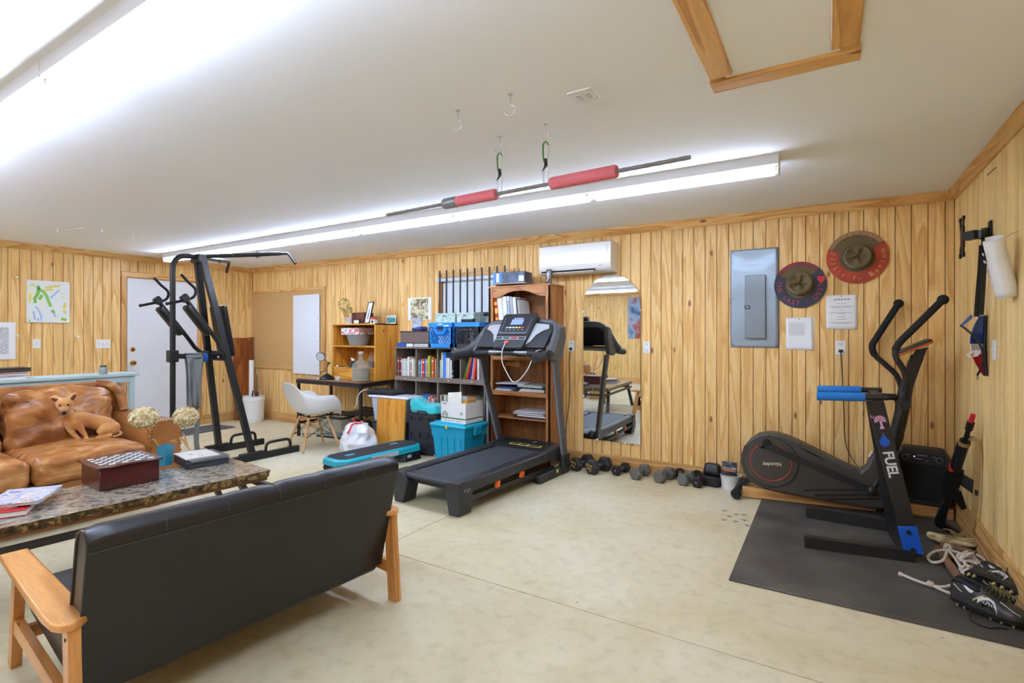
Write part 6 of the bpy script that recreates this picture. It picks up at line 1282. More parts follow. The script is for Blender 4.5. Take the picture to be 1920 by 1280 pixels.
t = T('ankle_weight', 'round black ankle weight behind the greenish dumbbell, leaning at the wall', 'weight', (-1.20, 4.985, .052)); q = M(); q.lathe([(.028, -.018), (.048, -.02), (.052, 0), (.048, .02), (.028, .018)], rot=(R(80), 0, 0), n=24, cap=False); q.build('roll', RUBBER, t)
t = T('ankle_weight', 'second round black ankle weight, right of the first by the baseboard', 'weight', (-1.045, 4.99, .052)); q = M(); q.lathe([(.02, -.018), (.048, -.02), (.052, 0), (.048, .02), (.02, .018)], rot=(R(75), 0, R(20)), n=24, cap=False); q.build('roll', RUBBER, t)
t = T('black_cap_box', 'open black bin leaning on a black box by the back wall', 'bin', (-.905, 4.93, 0), R(-6))
q = M(); q.box((0, 0, .045), (.155, .13, .09), b=.012); q.build('box_body', BLACK, t); q = M(); q.T = Matrix.Translation((.0, -.02, .092)) @ Matrix.Rotation(R(-14), 4, 'X'); q.rbox((0, .035, .055), (.145, .10, .115), .03, 5, fn=lambda p: (p.x*(1-.12*p.z/.06), p.y, p.z)); q.build('lid_shell', mat('gloss_black', '#18181a', .2), t)
t = T('white_tub', 'white plastic tub behind the elliptical machine wheel', 'tub', (-.745, 4.93, 0)); q = M(); q.lathe([(0, 0), (.075, 0), (.08, .01), (.088, .115), (.092, .12), (.086, .12), (.074, .01), (0, .008)], n=24); q.build('tub_body', WHITE, t)
t = T('snack_pouch', 'printed foil pouch standing in the white tub', 'pouch', (-.755, 4.93, .012)); q = M(); q.grid(8, 10, lambda u, v: ((u-.5)*.125, -.012*math.sin(math.pi*u)*math.sin(math.pi*v)-.01, .10+.12*v)); q.grid(8, 10, lambda u, v: ((u-.5)*.125, .012*math.sin(math.pi*u)*math.sin(math.pi*v)-.01, .10+.12*v)); q.build('pouch_body', patch('pouch_print', [(.35, '#3a2a22'), (.5, '#26262a'), (.6, '#54606e'), (.75, '#23242a')], scale=16), t)
text('GROUND', .026, mat('pouch_white', '#eceae6', .5), t, (0, -.0245, .165), FB); q = M(); q.box((0, -.022, .145), (.10, .002, .012)); q.build('orange_band', mat('pouch_orange', '#d06a35', .5), t)
# ------------------------------------------------------------------ breaker panel, hats, papers
pm_ = mat('panel_grey', '#8e9ba4', .32, .35); pd = mat('panel_door_grey', '#7c8489', .38, .3)
t = T('breaker_panel', 'grey steel electrical breaker panel with a small closed door', 'electrical panel', (-.568, YB, 1.683))
def pan(u, v): return ((u-.5)*.39, -.006-.006*math.exp(-((v-.86)/.05)**2)*math.cos(u*5+1)-.005*math.sin(v*26)*max(0, v-.72)*3, (v-.5)*.872)
q = M(); q.grid(14, 44, pan); q.build('cover', pm_, t, sharp=180, solid=.003)
q = M(); q.box((-.005, -.012, -.085), (.205, .006, .57)); q.build('door_frame', pm_, t)
q = M(); q.box((.012, -.030, -.078), (.165, .03, .555), b=.004); dd = q.build('door', pd, t); q = M(); q.box((-.05, -.047, -.08), (.045, .006, .035), b=.002); q.build('latch', mat('latch_dark', '#4a4d50', .4), dd); q = M(); q.box((-.05, -.051, -.08), (.02, .004, .02), b=.002); q.build('latch_knob', STEEL, dd)
for a in (-.172, .172):
    for b_ in (-.41, 0, .41): q = M(); q.lathe([(0, 0), (.007, 0), (.004, .004), (0, .004)], (a, -.012, b_), 8, (R(90), 0, 0)); q.build('screw', STEEL, t)
olive = mat('campaign_hat_felt', '#6c5c3a', .9, sheen=.3, bump=.1, bscale=80)
def hat(lab, x, z, rb, rc, ring1, ring2, a0, a1, rot, dx, dz):
    t = T('campaign_hat', lab, 'hat', (x, YB-.002, z)); n = 60
    q = M(); q.lathe([(0, 0), (rb, 0), (rb, .008), (0, .008)], n=n, rot=(R(90), 0, 0)); q.build('brim', olive, t)
    def ringm(nm, m_, s0, s1, r0, r1, y):
        q = M(); k = 40; vs = []
        for i in range(k+1):
            a = R(s0+(s1-s0)*i/k); e_ = 1
            for r_, yy in ((r0, y), (r1, y), (r1, y+.003), (r0, y+.003)): vs.append((r_*math.cos(a), yy, r_*math.sin(a)))
        q.add(vs, [(i*4+j, i*4+(j+1) % 4, (i+1)*4+(j+1) % 4, (i+1)*4+j) for i in range(k) for j in range(4)]+[(0, 1, 2, 3), (4*k+3, 4*k+2, 4*k+1, 4*k)]); return q.build(nm, m_, t)
    ringm('painted_band', ring1, a0, a1, rb*.58, rb*1.0, -.0125); ringm('painted_band', ring2, a1+2, a0+358, rb*.84, rb*1.0, -.0125)
    def crown_(u, v):
        a = 2*math.pi*u; h_ = v; r_ = rc*(1-.12*h_) if h_ < .72 else rc*(1-.12*h_)*(1-((h_-.72)/.28)**2.2)**.5 if h_ < .999 else 0
        dent = .34*abs(math.cos(2*a+.2))**1.5 if True else 0
        y_ = -.008-.105*min(1, (h_/.8))+(.035*(h_-.72)/.28*(1-.5*math.cos(4*a)) if h_ > .72 else 0)
        return (dx+r_*math.cos(a)*(1-.10*h_*(1-math.cos(4*a))/2), y_, dz+r_*math.sin(a)*(1-.10*h_*(1-math.cos(4*a))/2))
    q = M(); q.grid(49, 24, crown_); q.build('crown', olive, t, sharp=180); q = M(); q.lathe([(rc*1.03, 0), (rc*1.03, .012)], (dx, -.010, dz), 40, (R(90), 0, 0), cap=False); q.build('hat_band', mat('band_dark', '#33291b', .7), t)
    return t
bl = mat('brim_slate', '#3b3f4c', .7, var=.15); rd_ = mat('brim_dark_red', '#8a3540', .7, var=.2); orr = mat('brim_orange_red', '#b3472c', .7, var=.25, vscale=12); tanr = mat('brim_tan', '#a07a58', .7, var=.2)
def ringtext(t, s, r, a_start, a_step, size, m_):
    for i, ch in enumerate(s):
        if ch == ' ': continue
        a = R(a_start+a_step*i); text(ch, size, m_, t, (r*math.cos(a), -.0165, r*math.sin(a)), (R(90), -(a+math.pi/2), 0), name='letter', ext=.0006)
h1 = hat('smaller olive campaign hat with dark slate brim lettered THE LAST DEST', -.213, 1.783, .196, .095, bl, rd_, 150, 402, 0, 0, .01)
ltr = mat('letter_red', '#c04a50', .7); ringtext(h1, 'THE LAST : DEST', .157, 172, 13.2, .052, ltr)
q = M(); q.box((.155, -.0168, .05), (.055, .001, .03)); q.add([(.13, -.017, .035), (.18, -.017, .035), (.155, -.017, .0)], [(0, 1, 2)]); q.build('red_crest', mat('crest_red', '#d02f38', .6), h1)
h2 = hat('larger olive campaign hat with orange-red painted brim, upper right', .191, 1.987, .212, .098, orr, tanr, 160, 392, 0, 0, .0)
cr_ = mat('letter_cream', '#dcae6c', .7); ringtext(h2, '///I\'l f- Barium', .172, 168, 13.6, .052, cr_)
for k in range(5): text('I', .034, MC['letter_cream'], h2, (.186*math.cos(R(118-14*k)), -.0165, .186*math.sin(R(118-14*k))), (R(90), R(90)-R(118-14*k), 0), name='letter', ext=.0005)
def wpaper(lab, x, z, w_, h_, lines, curl=False):
    t = T('pinned_paper', lab, 'paper', (x, YB-.0015, z))
    q = M(); q.grid(10, 10, lambda u, v: ((u-.5)*w_, -.001-(.05*max(0, u-.55-.45*v)**1.5 if curl else .002*u), (v-.5)*h_)); q.build('sheet', PAPER, t, solid=.0008, sharp=180)
    if curl: q = M(); q.box((.01, .0005, 0), (w_, .0005, h_)); q.build('under_sheet', mat('paper_grey', '#dcdde0', .8), t)
    q = M(); q.sphere((0, -.004, h_/2-.012), .004, 6); q.build('push_pin', STEEL, t)
    for (zz, ww, s_) in lines: q = M(); q.box((0 if not curl else -.02, -.0042, zz), (ww, .0004, s_)); q.build('text_line', mat('text_grey', '#9c9da2', .9), t)
    return t
wp = wpaper('white typed notice pinned right of the breaker panel, higher of the two papers', .084, 1.545, .214, .28, [(.07, .07, .003), (.048, .16, .003), (.040, .13, .003), (.018, .04, .003), (-.004, .16, .003), (-.012, .06, .003), (-.036, .05, .003), (-.058, .07, .003), (-.085, .16, .003), (-.093, .1, .003)])
q = M(); [q.box((-.04+.022*i, -.0045, .105), (.014, .0005, .008)) for i in range(5)]; q.build('heading', mat('text_dark', '#707177', .9), wp)
wpaper('white typed sheet with a curled corner below the smaller hat', -.218, 1.368, .20, .275, [(.09-.011*i, .12, .002) for i in range(10)], True)
# ------------------------------------------------------------------ rubber mat
def treadmat():
    m, nt, b = newmat('rubber_tread'); L = nt.links.new; N = nt.nodes.new; tc = N('ShaderNodeTexCoord'); mp = N('ShaderNodeMapping'); mp.inputs['Scale'].default_value = (1, 1, 1); L(tc.outputs['Object'], mp.inputs[0])
    n = N('ShaderNodeTexNoise'); n.inputs['Scale'].default_value = 3; n.inputs['Detail'].default_value = 8; L(mp.outputs[0], n.inputs[0])
    r = ramp(nt, [(.3, '#3a3733'), (.5, '#4a4741'), (.66, '#5a564e'), (.8, '#6b675e')]); L(n.outputs[0], r.inputs[0]); L(r.outputs[0], b.inputs['Base Color'])
    vo = N('ShaderNodeTexVoronoi'); vo.inputs['Scale'].default_value = 45; vo.feature = 'F1'; vo.inputs['Randomness'].default_value = 0; mv = N('ShaderNodeMapping'); mv.inputs['Rotation'].default_value = (0, 0, R(45)); mv.inputs['Scale'].default_value = (1, .55, 1); L(tc.outputs['Object'], mv.inputs[0]); L(mv.outputs[0], vo.inputs['Vector'])
    bp = N('ShaderNodeBump'); bp.inputs['Strength'].default_value = .8; bp.inputs['Distance'].default_value = .004; bp.invert = True; L(vo.outputs['Distance'], bp.inputs['Height']); L(bp.outputs[0], b.inputs['Normal']); b.inputs['Roughness'].default_value = .55
    return m
q = M(); q.box(((-.475+XR-.02)/2, (3.07+4.965)/2, .006), (XR-.02+.475, 4.965-3.07, .012), b=.003); o = q.build('rubber_mat', treadmat()); tag(o, 'large dark grey diamond-tread rubber mat under the elliptical machine', 'mat')
MZ = .0125
bdx = wood('board_pine_x', '#d8aa6c', '#a9743a', '#c9965a', axis='X', rings=3)
for lab, a, b_ in (('long pale two-by-four on its edge under the elliptical machine', (-.62, 4.70), (.30, 4.83)), ('short two-by-four at the corner, carrying the black speaker', (.43, 4.86), (.77, 4.90))):
    t = T('pine_timber', lab, 'timber', ((a[0]+b_[0])/2, (a[1]+b_[1])/2, MZ), math.atan2(b_[1]-a[1], b_[0]-a[0])); L_ = math.dist(a, b_); q = M(); q.box((0, 0, .041), (L_, .038, .082), b=.003); q.build('timber', bdx, t)
t = T('reddish_plank', 'thin orange-brown plank lying flat beneath the black speaker', 'plank', (.60, 4.935, MZ+.0825), R(4)); q = M(); q.box((0, 0, .006), (.36, .14, .012), b=.002); q.build('plank_body', wood('plank_red', '#b0622c', '#84431b', '#a05624', axis='X', rings=2), t)
# ------------------------------------------------------------------ elliptical
EB = mat('elliptical_charcoal', '#47423b', .42, .15); EB2 = mat('elliptical_black', '#1d1d1f', .4); ORL = mat('orange_red_line', '#c8472b', .45)
EY = 4.745; HT = .075
t = T('elliptical_machine', 'black elliptical trainer with an orange ring on its flywheel cover', 'elliptical trainer', (0, EY, 0))
CORD2.parent = t; CORD2.location = (0, -EY, 0)
ol = [(-.632, .30), (-.625, .37), (-.60, .44), (-.56, .495), (-.505, .538), (-.435, .560), (-.36, .560), (-.28, .540), (-.195, .506), (.086, .378), (.20, .335), (.24, .375), (.265, .46), (.30, .492), (.37, .50), (.42, .45), (.40, .25), (.345, .075), (.25, .066), (.017, .074), (-.287, .085), (-.46, .10), (-.56, .145), (-.612, .215)]
q = M(); q.prism(ol, -HT, HT, 'xz'); o = q.build('housing', EB, t); md = o.modifiers.new('bevel', 'BEVEL'); md.width = .018; md.segments = 4; md.limit_method = 'ANGLE'; md.angle_limit = R(50); hs_ = o
q = M(); q.lathe([(0, 0), (.197, 0), (.2, -.003), (.2, -.006)], (-.407, -HT-.009, .332), 56, (R(90), 0, 0)); q.build('flywheel_cover', EB, t)
q = M(); q.tube([(-.407+.199*math.cos(a), -HT-.004, .332+.199*math.sin(a)) for a in [i*math.pi/36 for i in range(72)]], .0035, 6, closed=True); q.build('cover_gap', RUBBER, t)
q = M(); q.tube([(-.407+.150*math.cos(R(a)), -HT-.009, .332+.150*math.sin(R(a))) for a in list(range(40, 68, 4))], .003, 6); q.tube([(-.407+.150*math.cos(R(a)), -HT-.009, .332+.150*math.sin(R(a))) for a in list(range(112, 385, 5))], .003, 6); q.build('orange_ring', ORL, t)
text('Niceday', .042, mat('cream_print', '#d8cfa4', .5), t, (-.395, -HT-.0100, .315), (R(90), R(180-8), 0), bold=.0006)
q = M()
for a, b_, c, d in (((-.05), .155, .30, .215), (.02, .125, .31, .185), (.09, .105, .32, .155)): q.bar((a-.12, -HT-.001, b_-.015), (c, -HT-.001, d), .010, .012, up=(0, 1, 0))
q.build('moulded_ribs', EB2, hs_)
q = M(); [q.cyl((a, -HT-.004, b_), (a, -HT+.002, b_), .006, n=8) for a, b_ in ((-.575, .155), (-.30, .105), (0, .085), (.30, .085), (-.42, .545), (-.20, .49), (.16, .345), (-.6, .43))]; q.build('screw', RUBBER, hs_)
q = M(); [q.bar((-.20+.0052*i, -HT-.0008, .505-.0024*i-.03), (-.20+.0052*i+.05, -HT-.0008, .505-.0024*i-.06), .002, .0015, up=(0, 1, 0)) for i in range(26)]; q.build('vent_ribs', EB2, hs_)
q = M(); q.box((.26, -HT-.0015, .475), (.012, .002, .05), rot=(0, R(25), 0)); q.build('sticker', WHITE, hs_)
for xx, y0, y1 in ((-.655, -.145, .18), (.375, -.145, .18)):
    q = M(); q.cyl((xx, y0+.04, .052+MZ), (xx, y1-.02, .052+MZ), .028, n=16); st_ = q.build('stabiliser', EB2, t)
    for yy, s_ in ((y0+.04, -1), (y1-.03, 1)): q = M(); q.tube([(xx, yy, .050+MZ*(xx > -.5)), (xx, yy+s_*.045, .050+MZ*(xx > -.5)), (xx, yy+s_*.055, .050+MZ*(xx > -.5))], [.036, .042, .034], 18); q.build('end_cap', RUBBER, st_)
q = M(); q.bar((-.655, 0, .06), (-.56, 0, .17), .06, .045); q.bar((.37, 0, .06), (.36, 0, .14), .06, .05); q.build('foot_bracket', EB2, t)
q = M(); q.tube(spline([(.36, 0, .44), (.42, 0, .62), (.455, 0, .80), (.475, 0, .95), (.52, 0, 1.12), (.545, 0, 1.20)], 5), [.045]*6+[.04]*10+[.036]*10, 12, flat=1.1); q.build('mast', EB2, t)
q = M(); q.prism([(.45, .95), (.49, .93), (.60, 1.27), (.54, 1.25), (.49, 1.16)], -.04, .04, 'xz'); q.build('console_neck', EB2, t)
q = M(); q.T = Matrix.Translation((.515, 0, 1.268)) @ Matrix.Rotation(R(-27), 4, 'Y'); q.rbox((0, 0, 0), (.235, .22, .035), .014, 4); q.build('console', EB, t)
q = M(); q.T = Matrix.Translation((.517, 0, 1.259)) @ Matrix.Rotation(R(-27), 4, 'Y'); q.rbox((0, 0, 0), (.242, .226, .010), .0049, 3); q.build('orange_trim', ORG, t)
q = M(); q.T = Matrix.Translation((.515, 0, 1.268)) @ Matrix.Rotation(R(-27), 4, 'Y'); q.box((0, 0, .018), (.10, .12, .002)); q.box((-.09, 0, .018), (.03, .16, .003)); q.build('display', mat('dark_screen', '#20242a', .2), t)
q = M(); q.cyl((.30, -.01, .90), (.42, 0, .90), .024, n=14); q.cyl((.275, -.01, .90), (.315, -.01, .90), .036, n=8); q.build('tension_knob', EB2, t)
NH = [(.263, .225), (.325, .36), (.375, .50), (.425, .76), (.462, .90), (.466, 1.0), (.445, 1.11), (.405, 1.19), (.398, 1.25), (.425, 1.31), (.485, 1.385), (.66, 1.60)]
for sy, pts in ((-1, NH), (1, [(.30, .28), (.36, .42), (.40, .55), (.44, .75), (.462, .85), (.47, .95), (.44, 1.05), (.37, 1.13), (.305, 1.20), (.288, 1.27), (.315, 1.335), (.455, 1.60)])):
    yb = sy*.17; off = -.12 if sy < 0 else -.06
    P = spline([(x_, yb*(1 if k < 5 else 1.12)+(0 if k < 5 else sy*.02), z_) for k, (x_, z_) in enumerate(pts)], 5); q = M(); q.tube(P, .0195, 12); ha = q.build('swing_arm', EB2, t)
    q = M(); k0 = int(len(P)*.72); q.tube(P[k0:], .0235, 12); q.sphere(P[-1], .034, 10); q.build('foam_grip', mat('foam_black', '#18191b', .8), ha)
    q = M(); q.cyl((.455, 0, .86), (.455, yb, .86), .02, n=12); q.cyl((.455, yb-sy*.03, .86), (.455, yb+sy*.03, .86), .032, n=14); q.build('pivot', EB2, t)
    cx_, cz_ = (-.445, .482) if sy < 0 else (-.36, .19)
    q = M(); q.bar((cx_, yb, cz_), (pts[0][0], yb, pts[0][1]), .034, .042); lk = q.build('pedal_arm', EB2, t)
    q = M(); q.cyl((cx_, yb-.045, cz_), (cx_, yb+.03, cz_), .024, n=16); q.sphere((cx_-.012, yb-.05, cz_), .022, 10); q.cyl((cx_+.01, sy*HT*1.02, cz_), (cx_+.01, yb, cz_), .034, n=14); q.build('crank', EB2, t)
    q = M(); q.sphere((pts[0][0], yb-.012, pts[0][1]), .032, 10, (1, .9, 1.2)); q.build('joint_cover', EB2, lk)
    if 1: q = M(); q.rbox((-.12, sy*.19, .30 if sy > 0 else .42), (.30, .09, .03), .012, 3, rot=(0, R(8 if sy > 0 else 21), 0)); q.build('foot_pedal', EB2, t) if sy > 0 else None
# ------------------------------------------------------------------ blue handled dip rig
FB_ = mat('rig_black', '#2b2a2b', .38, .2); FBL = mat('foam_blue', '#1d6fb8', .75, bump=.15, bscale=150); FPL = mat('plate_blue', '#1257c4', .4)
t = T('dip_stand', 'black dip stand lettered FUEL with blue foam handles, standing on the rubber mat', 'dip stand', (0, 3.85, MZ))
q = M(); q.bar((-.135, -.06, .034), (.43, .03, .034), .055, .066); q.build('base_rail', FB_, t)
q = M(); q.bar((-.145, .565, .034), (.37, .545, .034), .055, .066); q.build('base_rail', FB_, t)
q = M(); q.bar((.40, .06, .034), (.36, .545, .034), .05, .06); q.build('cross_tube', FB_, t)
A, B = Vector((.432, .045, .03)), Vector((.235, .0, .955)); A2, B2 = Vector((.375, .53, .03)), Vector((.24, .40, .955))
q = M(); q.bar(A, B, .088, .042, up=(0, 1, 0)); ms_ = q.build('mast', FB_, t); md = ms_.modifiers.new('bevel', 'BEVEL'); md.width = .005; md.segments = 2
q = M(); q.bar(A2, B2, .075, .042, up=(0, 1, 0)); q.build('mast', FB_, t)
dz_ = (B-A).normalized(); nx = Vector((dz_.z, 0, -dz_.x)).normalized(); ny = Vector((0, 1, 0)); ny = (ny-dz_*ny.dot(dz_)).normalized(); nx = ny.cross(dz_).normalized()
FM = Matrix((( nx.x, ny.x, dz_.x, 0), (nx.y, ny.y, dz_.y, 0), (nx.z, ny.z, dz_.z, 0), (0, 0, 0, 1)))
def onmast(s_): return Matrix.Translation(A+(B-A)*s_+ny*-.0215) @ FM
q = M(onmast(.105)); q.box((0, -.004, 0), (.094, .008, .165), b=.002); pl = q.build('blue_plate', FPL, t)
q = M(onmast(.105)); [q.cyl((0, -.008, z_), (0, -.017, z_), .013, n=6) for z_ in (-.055, .05)]; q.build('bolt', RUBBER, pl)
def matlet(txt, size, s_, m_, **k):
    o = text(txt, size, m_, t, **k); o.matrix_local = onmast(s_) @ Matrix.Translation((-.003, -.0012, 0)) @ Matrix.Rotation(R(90), 4, 'X') @ Matrix.Rotation(R(-90), 4, 'Z'); return o
matlet('FUEL', .073, .585, mat('rig_white', '#d5dbe2', .4), bold=.0022, sx=.95)
q = M(onmast(.742)); q.prism([(-.028, -.03), (-.005, -.042), (.018, -.03), (.022, -.008), (.010, .012), (-.002, .045), (-.008, .015), (-.02, .022), (-.018, 0), (-.03, .004)], -.0012, -.002, 'xz'); q.build('flame_emblem', FPL, t)
pk = mat('sticker_pink', '#d9a3cc', .5); S_ = onmast(.865)
q = M(S_); q.prism([(-.012, -.05), (.014, -.05), (.007, -.03), (.009, 0), (-.005, 0), (-.003, -.03)], -.0012, -.002, 'xz')
for a in range(-20, 220, 24):
    d = (math.cos(R(a)), math.sin(R(a))); p = (-d[1], d[0]); L_ = .034; q.prism([(0, .006), (d[0]*L_*.6+p[0]*.008, .006+d[1]*L_*.6+p[1]*.008), (d[0]*L_, .006+d[1]*L_-.006), (d[0]*L_*.6-p[0]*.008, .006+d[1]*L_*.6-p[1]*.008)], -.0012, -.002, 'xz')
q.tube([(-.034+.007*math.cos(R(a)), -.0015, .03+.009*math.sin(R(a))) for a in range(120, 420, 30)], .0022, 5); q.build('palm_sticker', pk, t)
for a, y_, x0_ in (('front', -.07, -.068), ('rear', .40, -.072)):
    q = M(); q.cyl((x0_+.02, y_, .965), (.30, y_, .965+.012), .017, n=14); hb = q.build('handle_bar', FB_, t)
    q = M(); q.tube([(x0_, y_, .963), (x0_+.006, y_, .963), (.185, y_, .972)], [.022, .026, .026], 16); q.build('foam_sleeve', FBL, hb)
q = M(); q.bar((.25, -.06, .958), (.25, .42, .958), .05, .04); q.build('top_brace', FB_, t)
# ------------------------------------------------------------------ party speaker
t = T('portable_speaker', 'black portable speaker with a lit control panel in the right corner', 'speaker', (.595, 4.915, MZ+.0950), R(-9)); sp = mat('speaker_black', '#151517', .45)
sw, sh, sdp = .165, .41, .075
ol = [(-sw, 0), (sw, 0), (sw, sh-.08), (sw-.045, sh), (-sw+.045, sh), (-sw, sh-.08)]
q = M(); q.prism(ol, -sdp, sdp, 'xz'); o = q.build('cabinet', mat('speaker_shell', '#2c2a28', .5), t); md = o.modifiers.new('bevel', 'BEVEL'); md.width = .012; md.segments = 3
q = M(); q.box((0, -sdp-.003, .165), (.29, .006, .27), b=.01); q.build('grille', mat('grille_black', '#0c0c0e', .6, bump=.6, bscale=400), t)
q = M(); q.box((0, -sdp-.003, .345), (.27, .006, .06), b=.01); cp = q.build('control_panel', sp, t)
for sx in (-.1, .1): q = M(); q.lathe([(0, 0), (.018, 0), (.016, .014), (0, .015)], (sx, -sdp-.006, .34), 18, (R(90), 0, 0)); q.build('knob', CHROME if 0 else sp, cp); q = M(); q.tube([(sx+.02*math.cos(a), -sdp-.0065, .34+.02*math.sin(a)) for a in [i*math.pi/8 for i in range(16)]], .0012, 5, closed=True); q.build('knob_ring', LGREY, cp)
q = M(); q.cyl((-.045, -sdp-.006, .35), (-.045, -sdp-.008, .35), .004, n=10); q.build('status_light', mat('led_blue', '#9fb6ff', .3, em=3), cp)
text('STADIUM', .014, mat('silver_print', '#b9bcc0', .4), cp, (.0, -sdp-.0065, .362), FB); q = M(); [q.box((a, -sdp-.0065, b_), (c, .001, .003)) for a, b_, c in ((-.02, .335, .05), (.03, .325, .02), (-.08, .36, .02), (.07, .36, .02))]; q.build('panel_print', LGREY, cp)
# ------------------------------------------------------------------ toy rifle leaning in the corner
t = T('toy_rifle', 'black airsoft rifle with a red muzzle tip and tan sling leaning in the corner', 'toy rifle', (0, 0, 0)); GB = mat('gun_black', '#17181b', .42, .2)
A = Vector((.640, 4.57, .045)); B = Vector((.748, 4.16, .875)); ax = (B-A).normalized(); bx = Vector((.987, -.162, 0)); bx = (bx-ax*bx.dot(ax)).normalized(); cx3 = ax.cross(bx); LG = (B-A).length
t.location = A; GM = Matrix(((bx.x, cx3.x, ax.x, 0), (bx.y, cx3.y, ax.y, 0), (bx.z, cx3.z, ax.z, 0), (0, 0, 0, 1)))
def g(): return M(GM)
q = g(); q.prism([(-.012, 0), (.115, -.03), (.118, .0), (.03, .04), (.02, .22), (-.02, .22), (-.03, .03)], -.017, .017, 'xz'); o = q.build('stock', GB, t); md = o.modifiers.new('bevel', 'BEVEL'); md.width = .006; md.segments = 2
q = g(); q.box((0, 0, .25), (.03, .03, .10)); q.build('buffer_tube', GB, t)
q = g(); q.prism([(-.035, .28), (.03, .28), (.04, .38), (.04, .50), (-.03, .50), (-.04, .36)], -.018, .018, 'xz'); [q.box((-.044, 0, .33+.02*k), (.014, .02, .009)) for k in range(9)]; q.build('receiver', GB, t)
q = g(); q.prism([(.02, .34), (.03, .28), (.085, .20), (.105, .225), (.06, .33)], -.014, .014, 'xz'); q.build('pistol_grip', GB, t)
q = g(); q.prism([(.035, .40), (.11, .355), (.15, .40), (.135, .425), (.045, .47)], -.012, .012, 'xz'); q.build('magazine', mat('mag_grey', '#33343a', .5), t)
q = g(); q.tube([(0, 0, .50), (0, 0, .74)], .027, 8); [q.box((-.03, 0, .52+.02*k), (.01, .02, .009)) for k in range(10)]; q.build('handguard', GB, t)
q = g(); q.prism([(-.036, .495), (-.036, .535), (-.010, .495)], -.029, .029, 'xz'); q.build('red_ring', mat('ring_red', '#c2352c', .5), t)
q = g(); q.tube([(0, 0, .74), (0, 0, .875)], .013, 10); q.tube([(0, 0, .82), (0, 0, .875)], .02, 10); q.build('barrel', GB, t)
q = g(); q.tube([(0, 0, .875), (0, 0, LG)], .013, 10); q.build('red_tip', mat('tip_red', '#c9202a', .4), t)
sl_ = mat('tan_webbing', '#9c7a48', .85, bump=.3, bscale=200)
q = g(); q.tube([(.0, 0, .70), (.0, 0, .725)], .031, 10); q.build('sling_loop', sl_, t)
W = spline([Vector((.735, 4.24, .72))-A, Vector((.773, 4.20, .70))-A, Vector((.775, 4.19, .56))-A, Vector((.772, 4.22, .40))-A, Vector((.77, 4.25, .26))-A, Vector((.755, 4.30, .14))-A, Vector((.725, 4.37, .065))-A, Vector((.69, 4.44, .045))-A], 5)
q = M(); q.tube(W, .017, 6, flat=.14, up=(.4, -.9, 0)); q.build('sling', sl_, t)
q = M(); p = Vector((.771, 4.215, .39))-A; q.box(p, (.012, .04, .03), b=.003); q.build('buckle', BLACK, t)
q = M(); q.tube(spline([Vector((.66, 4.52, .045))-A, Vector((.69, 4.50, .05))-A, Vector((.72, 4.46, .04))-A, Vector((.74, 4.42, .035))-A, Vector((.70, 4.40, .035))-A], 5), .014, 6, flat=.18); q.build('sling_tail', sl_, t)
# ------------------------------------------------------------------ driftwood, sticks, rope
drift = patch('driftwood', [(.3, '#5c4c2c'), (.42, '#9c8456'), (.52, '#cdb78c'), (.62, '#b39a68'), (.75, '#7d8444')], scale=26, detail=8, rough=.85, bump=.8, stretch=(.4, 1, 1)); bark = patch('bark_stick', [(.3, '#4b3322'), (.5, '#75553b'), (.7, '#94704f')], scale=9, detail=8, rough=.8, bump=.5, stretch=(1, .3, 1)); rbark = patch('bark_red', [(.3, '#5c2f1a'), (.6, '#8a4c28'), (.8, '#a3663c')], scale=10, rough=.75, bump=.4)
t = T('driftwood', 'flat pale driftwood slab with a greenish end, on the mat below the rifle', 'driftwood', (.665, 4.29, MZ), R(-6))
def dw(p): k = p.x/.13; return (p.x, p.y*(1-.35*max(0, -k))+.006*math.sin(p.x*30), p.z*(1-.3*abs(k))+.006*noise.noise(Vector((p.x*20, p.y*20, p.z*20)))+.012*k*k)
q = M(); q.rbox((0, 0, .034), (.245, .085, .05), .02, 10, fn=dw); q.build('slab', drift, t)
def stick(nm, lab, P, r, m_, z=MZ):
    t = T(nm, lab, 'stick', (P[0][0], P[0][1], z)); b0 = Vector((P[0][0], P[0][1], z)); pts = spline([Vector(p)-b0 for p in P], 5); n_ = len(pts); q = M(); q.tube(pts, [r*(1+.14*math.sin(i*1.9)) for i in range(n_)], 10); q.build('wood', m_, t)
stick('driftwood_stick', 'straight brown stick lying along the left side of the rope pile', [(.575, 4.10, MZ+.026), (.585, 3.92, MZ+.03), (.60, 3.64, MZ+.026)], .022, bark)
stick('driftwood_stick', 'short brown stick crossing just below the driftwood slab', [(.60, 4.205, MZ+.022), (.68, 4.18, MZ+.024), (.755, 4.13, MZ+.022)], .020, bark)
stick('driftwood_stick', 'grey-brown stick in the middle of the pile, under the rope', [(.635, 4.06, MZ+.021), (.65, 3.92, MZ+.022), (.665, 3.72, MZ+.021)], .019, bark)
stick('driftwood_stick', 'reddish stick at the right of the pile by the baseboard', [(.70, 4.06, MZ+.021), (.715, 3.9, MZ+.022), (.735, 3.66, MZ+.021)], .018, rbark)
ropem = mat('cotton_rope', '#cfc3b3', .85, bump=.5, bscale=160)
t = T('rope', 'knotted white cotton rope tangled over the sticks on the mat', 'rope', (.62, 3.85, MZ)); o_ = Vector((.62, 3.85, MZ))
def rp(P, r=.008): q = M(); q.tube([Vector(p)-o_ for p in spline(P, 7)], r, 8); q.build('rope_strand', ropem, t)
rp([(.60, 4.00, .075), (.545, 4.01, .05), (.505, 3.95, .03), (.515, 3.87, .03), (.565, 3.88, .05), (.60, 3.98, .08), (.625, 4.0, .085)])
rp([(.60, 3.99, .08), (.62, 3.90, .07), (.625, 3.80, .065), (.635, 3.70, .06)])
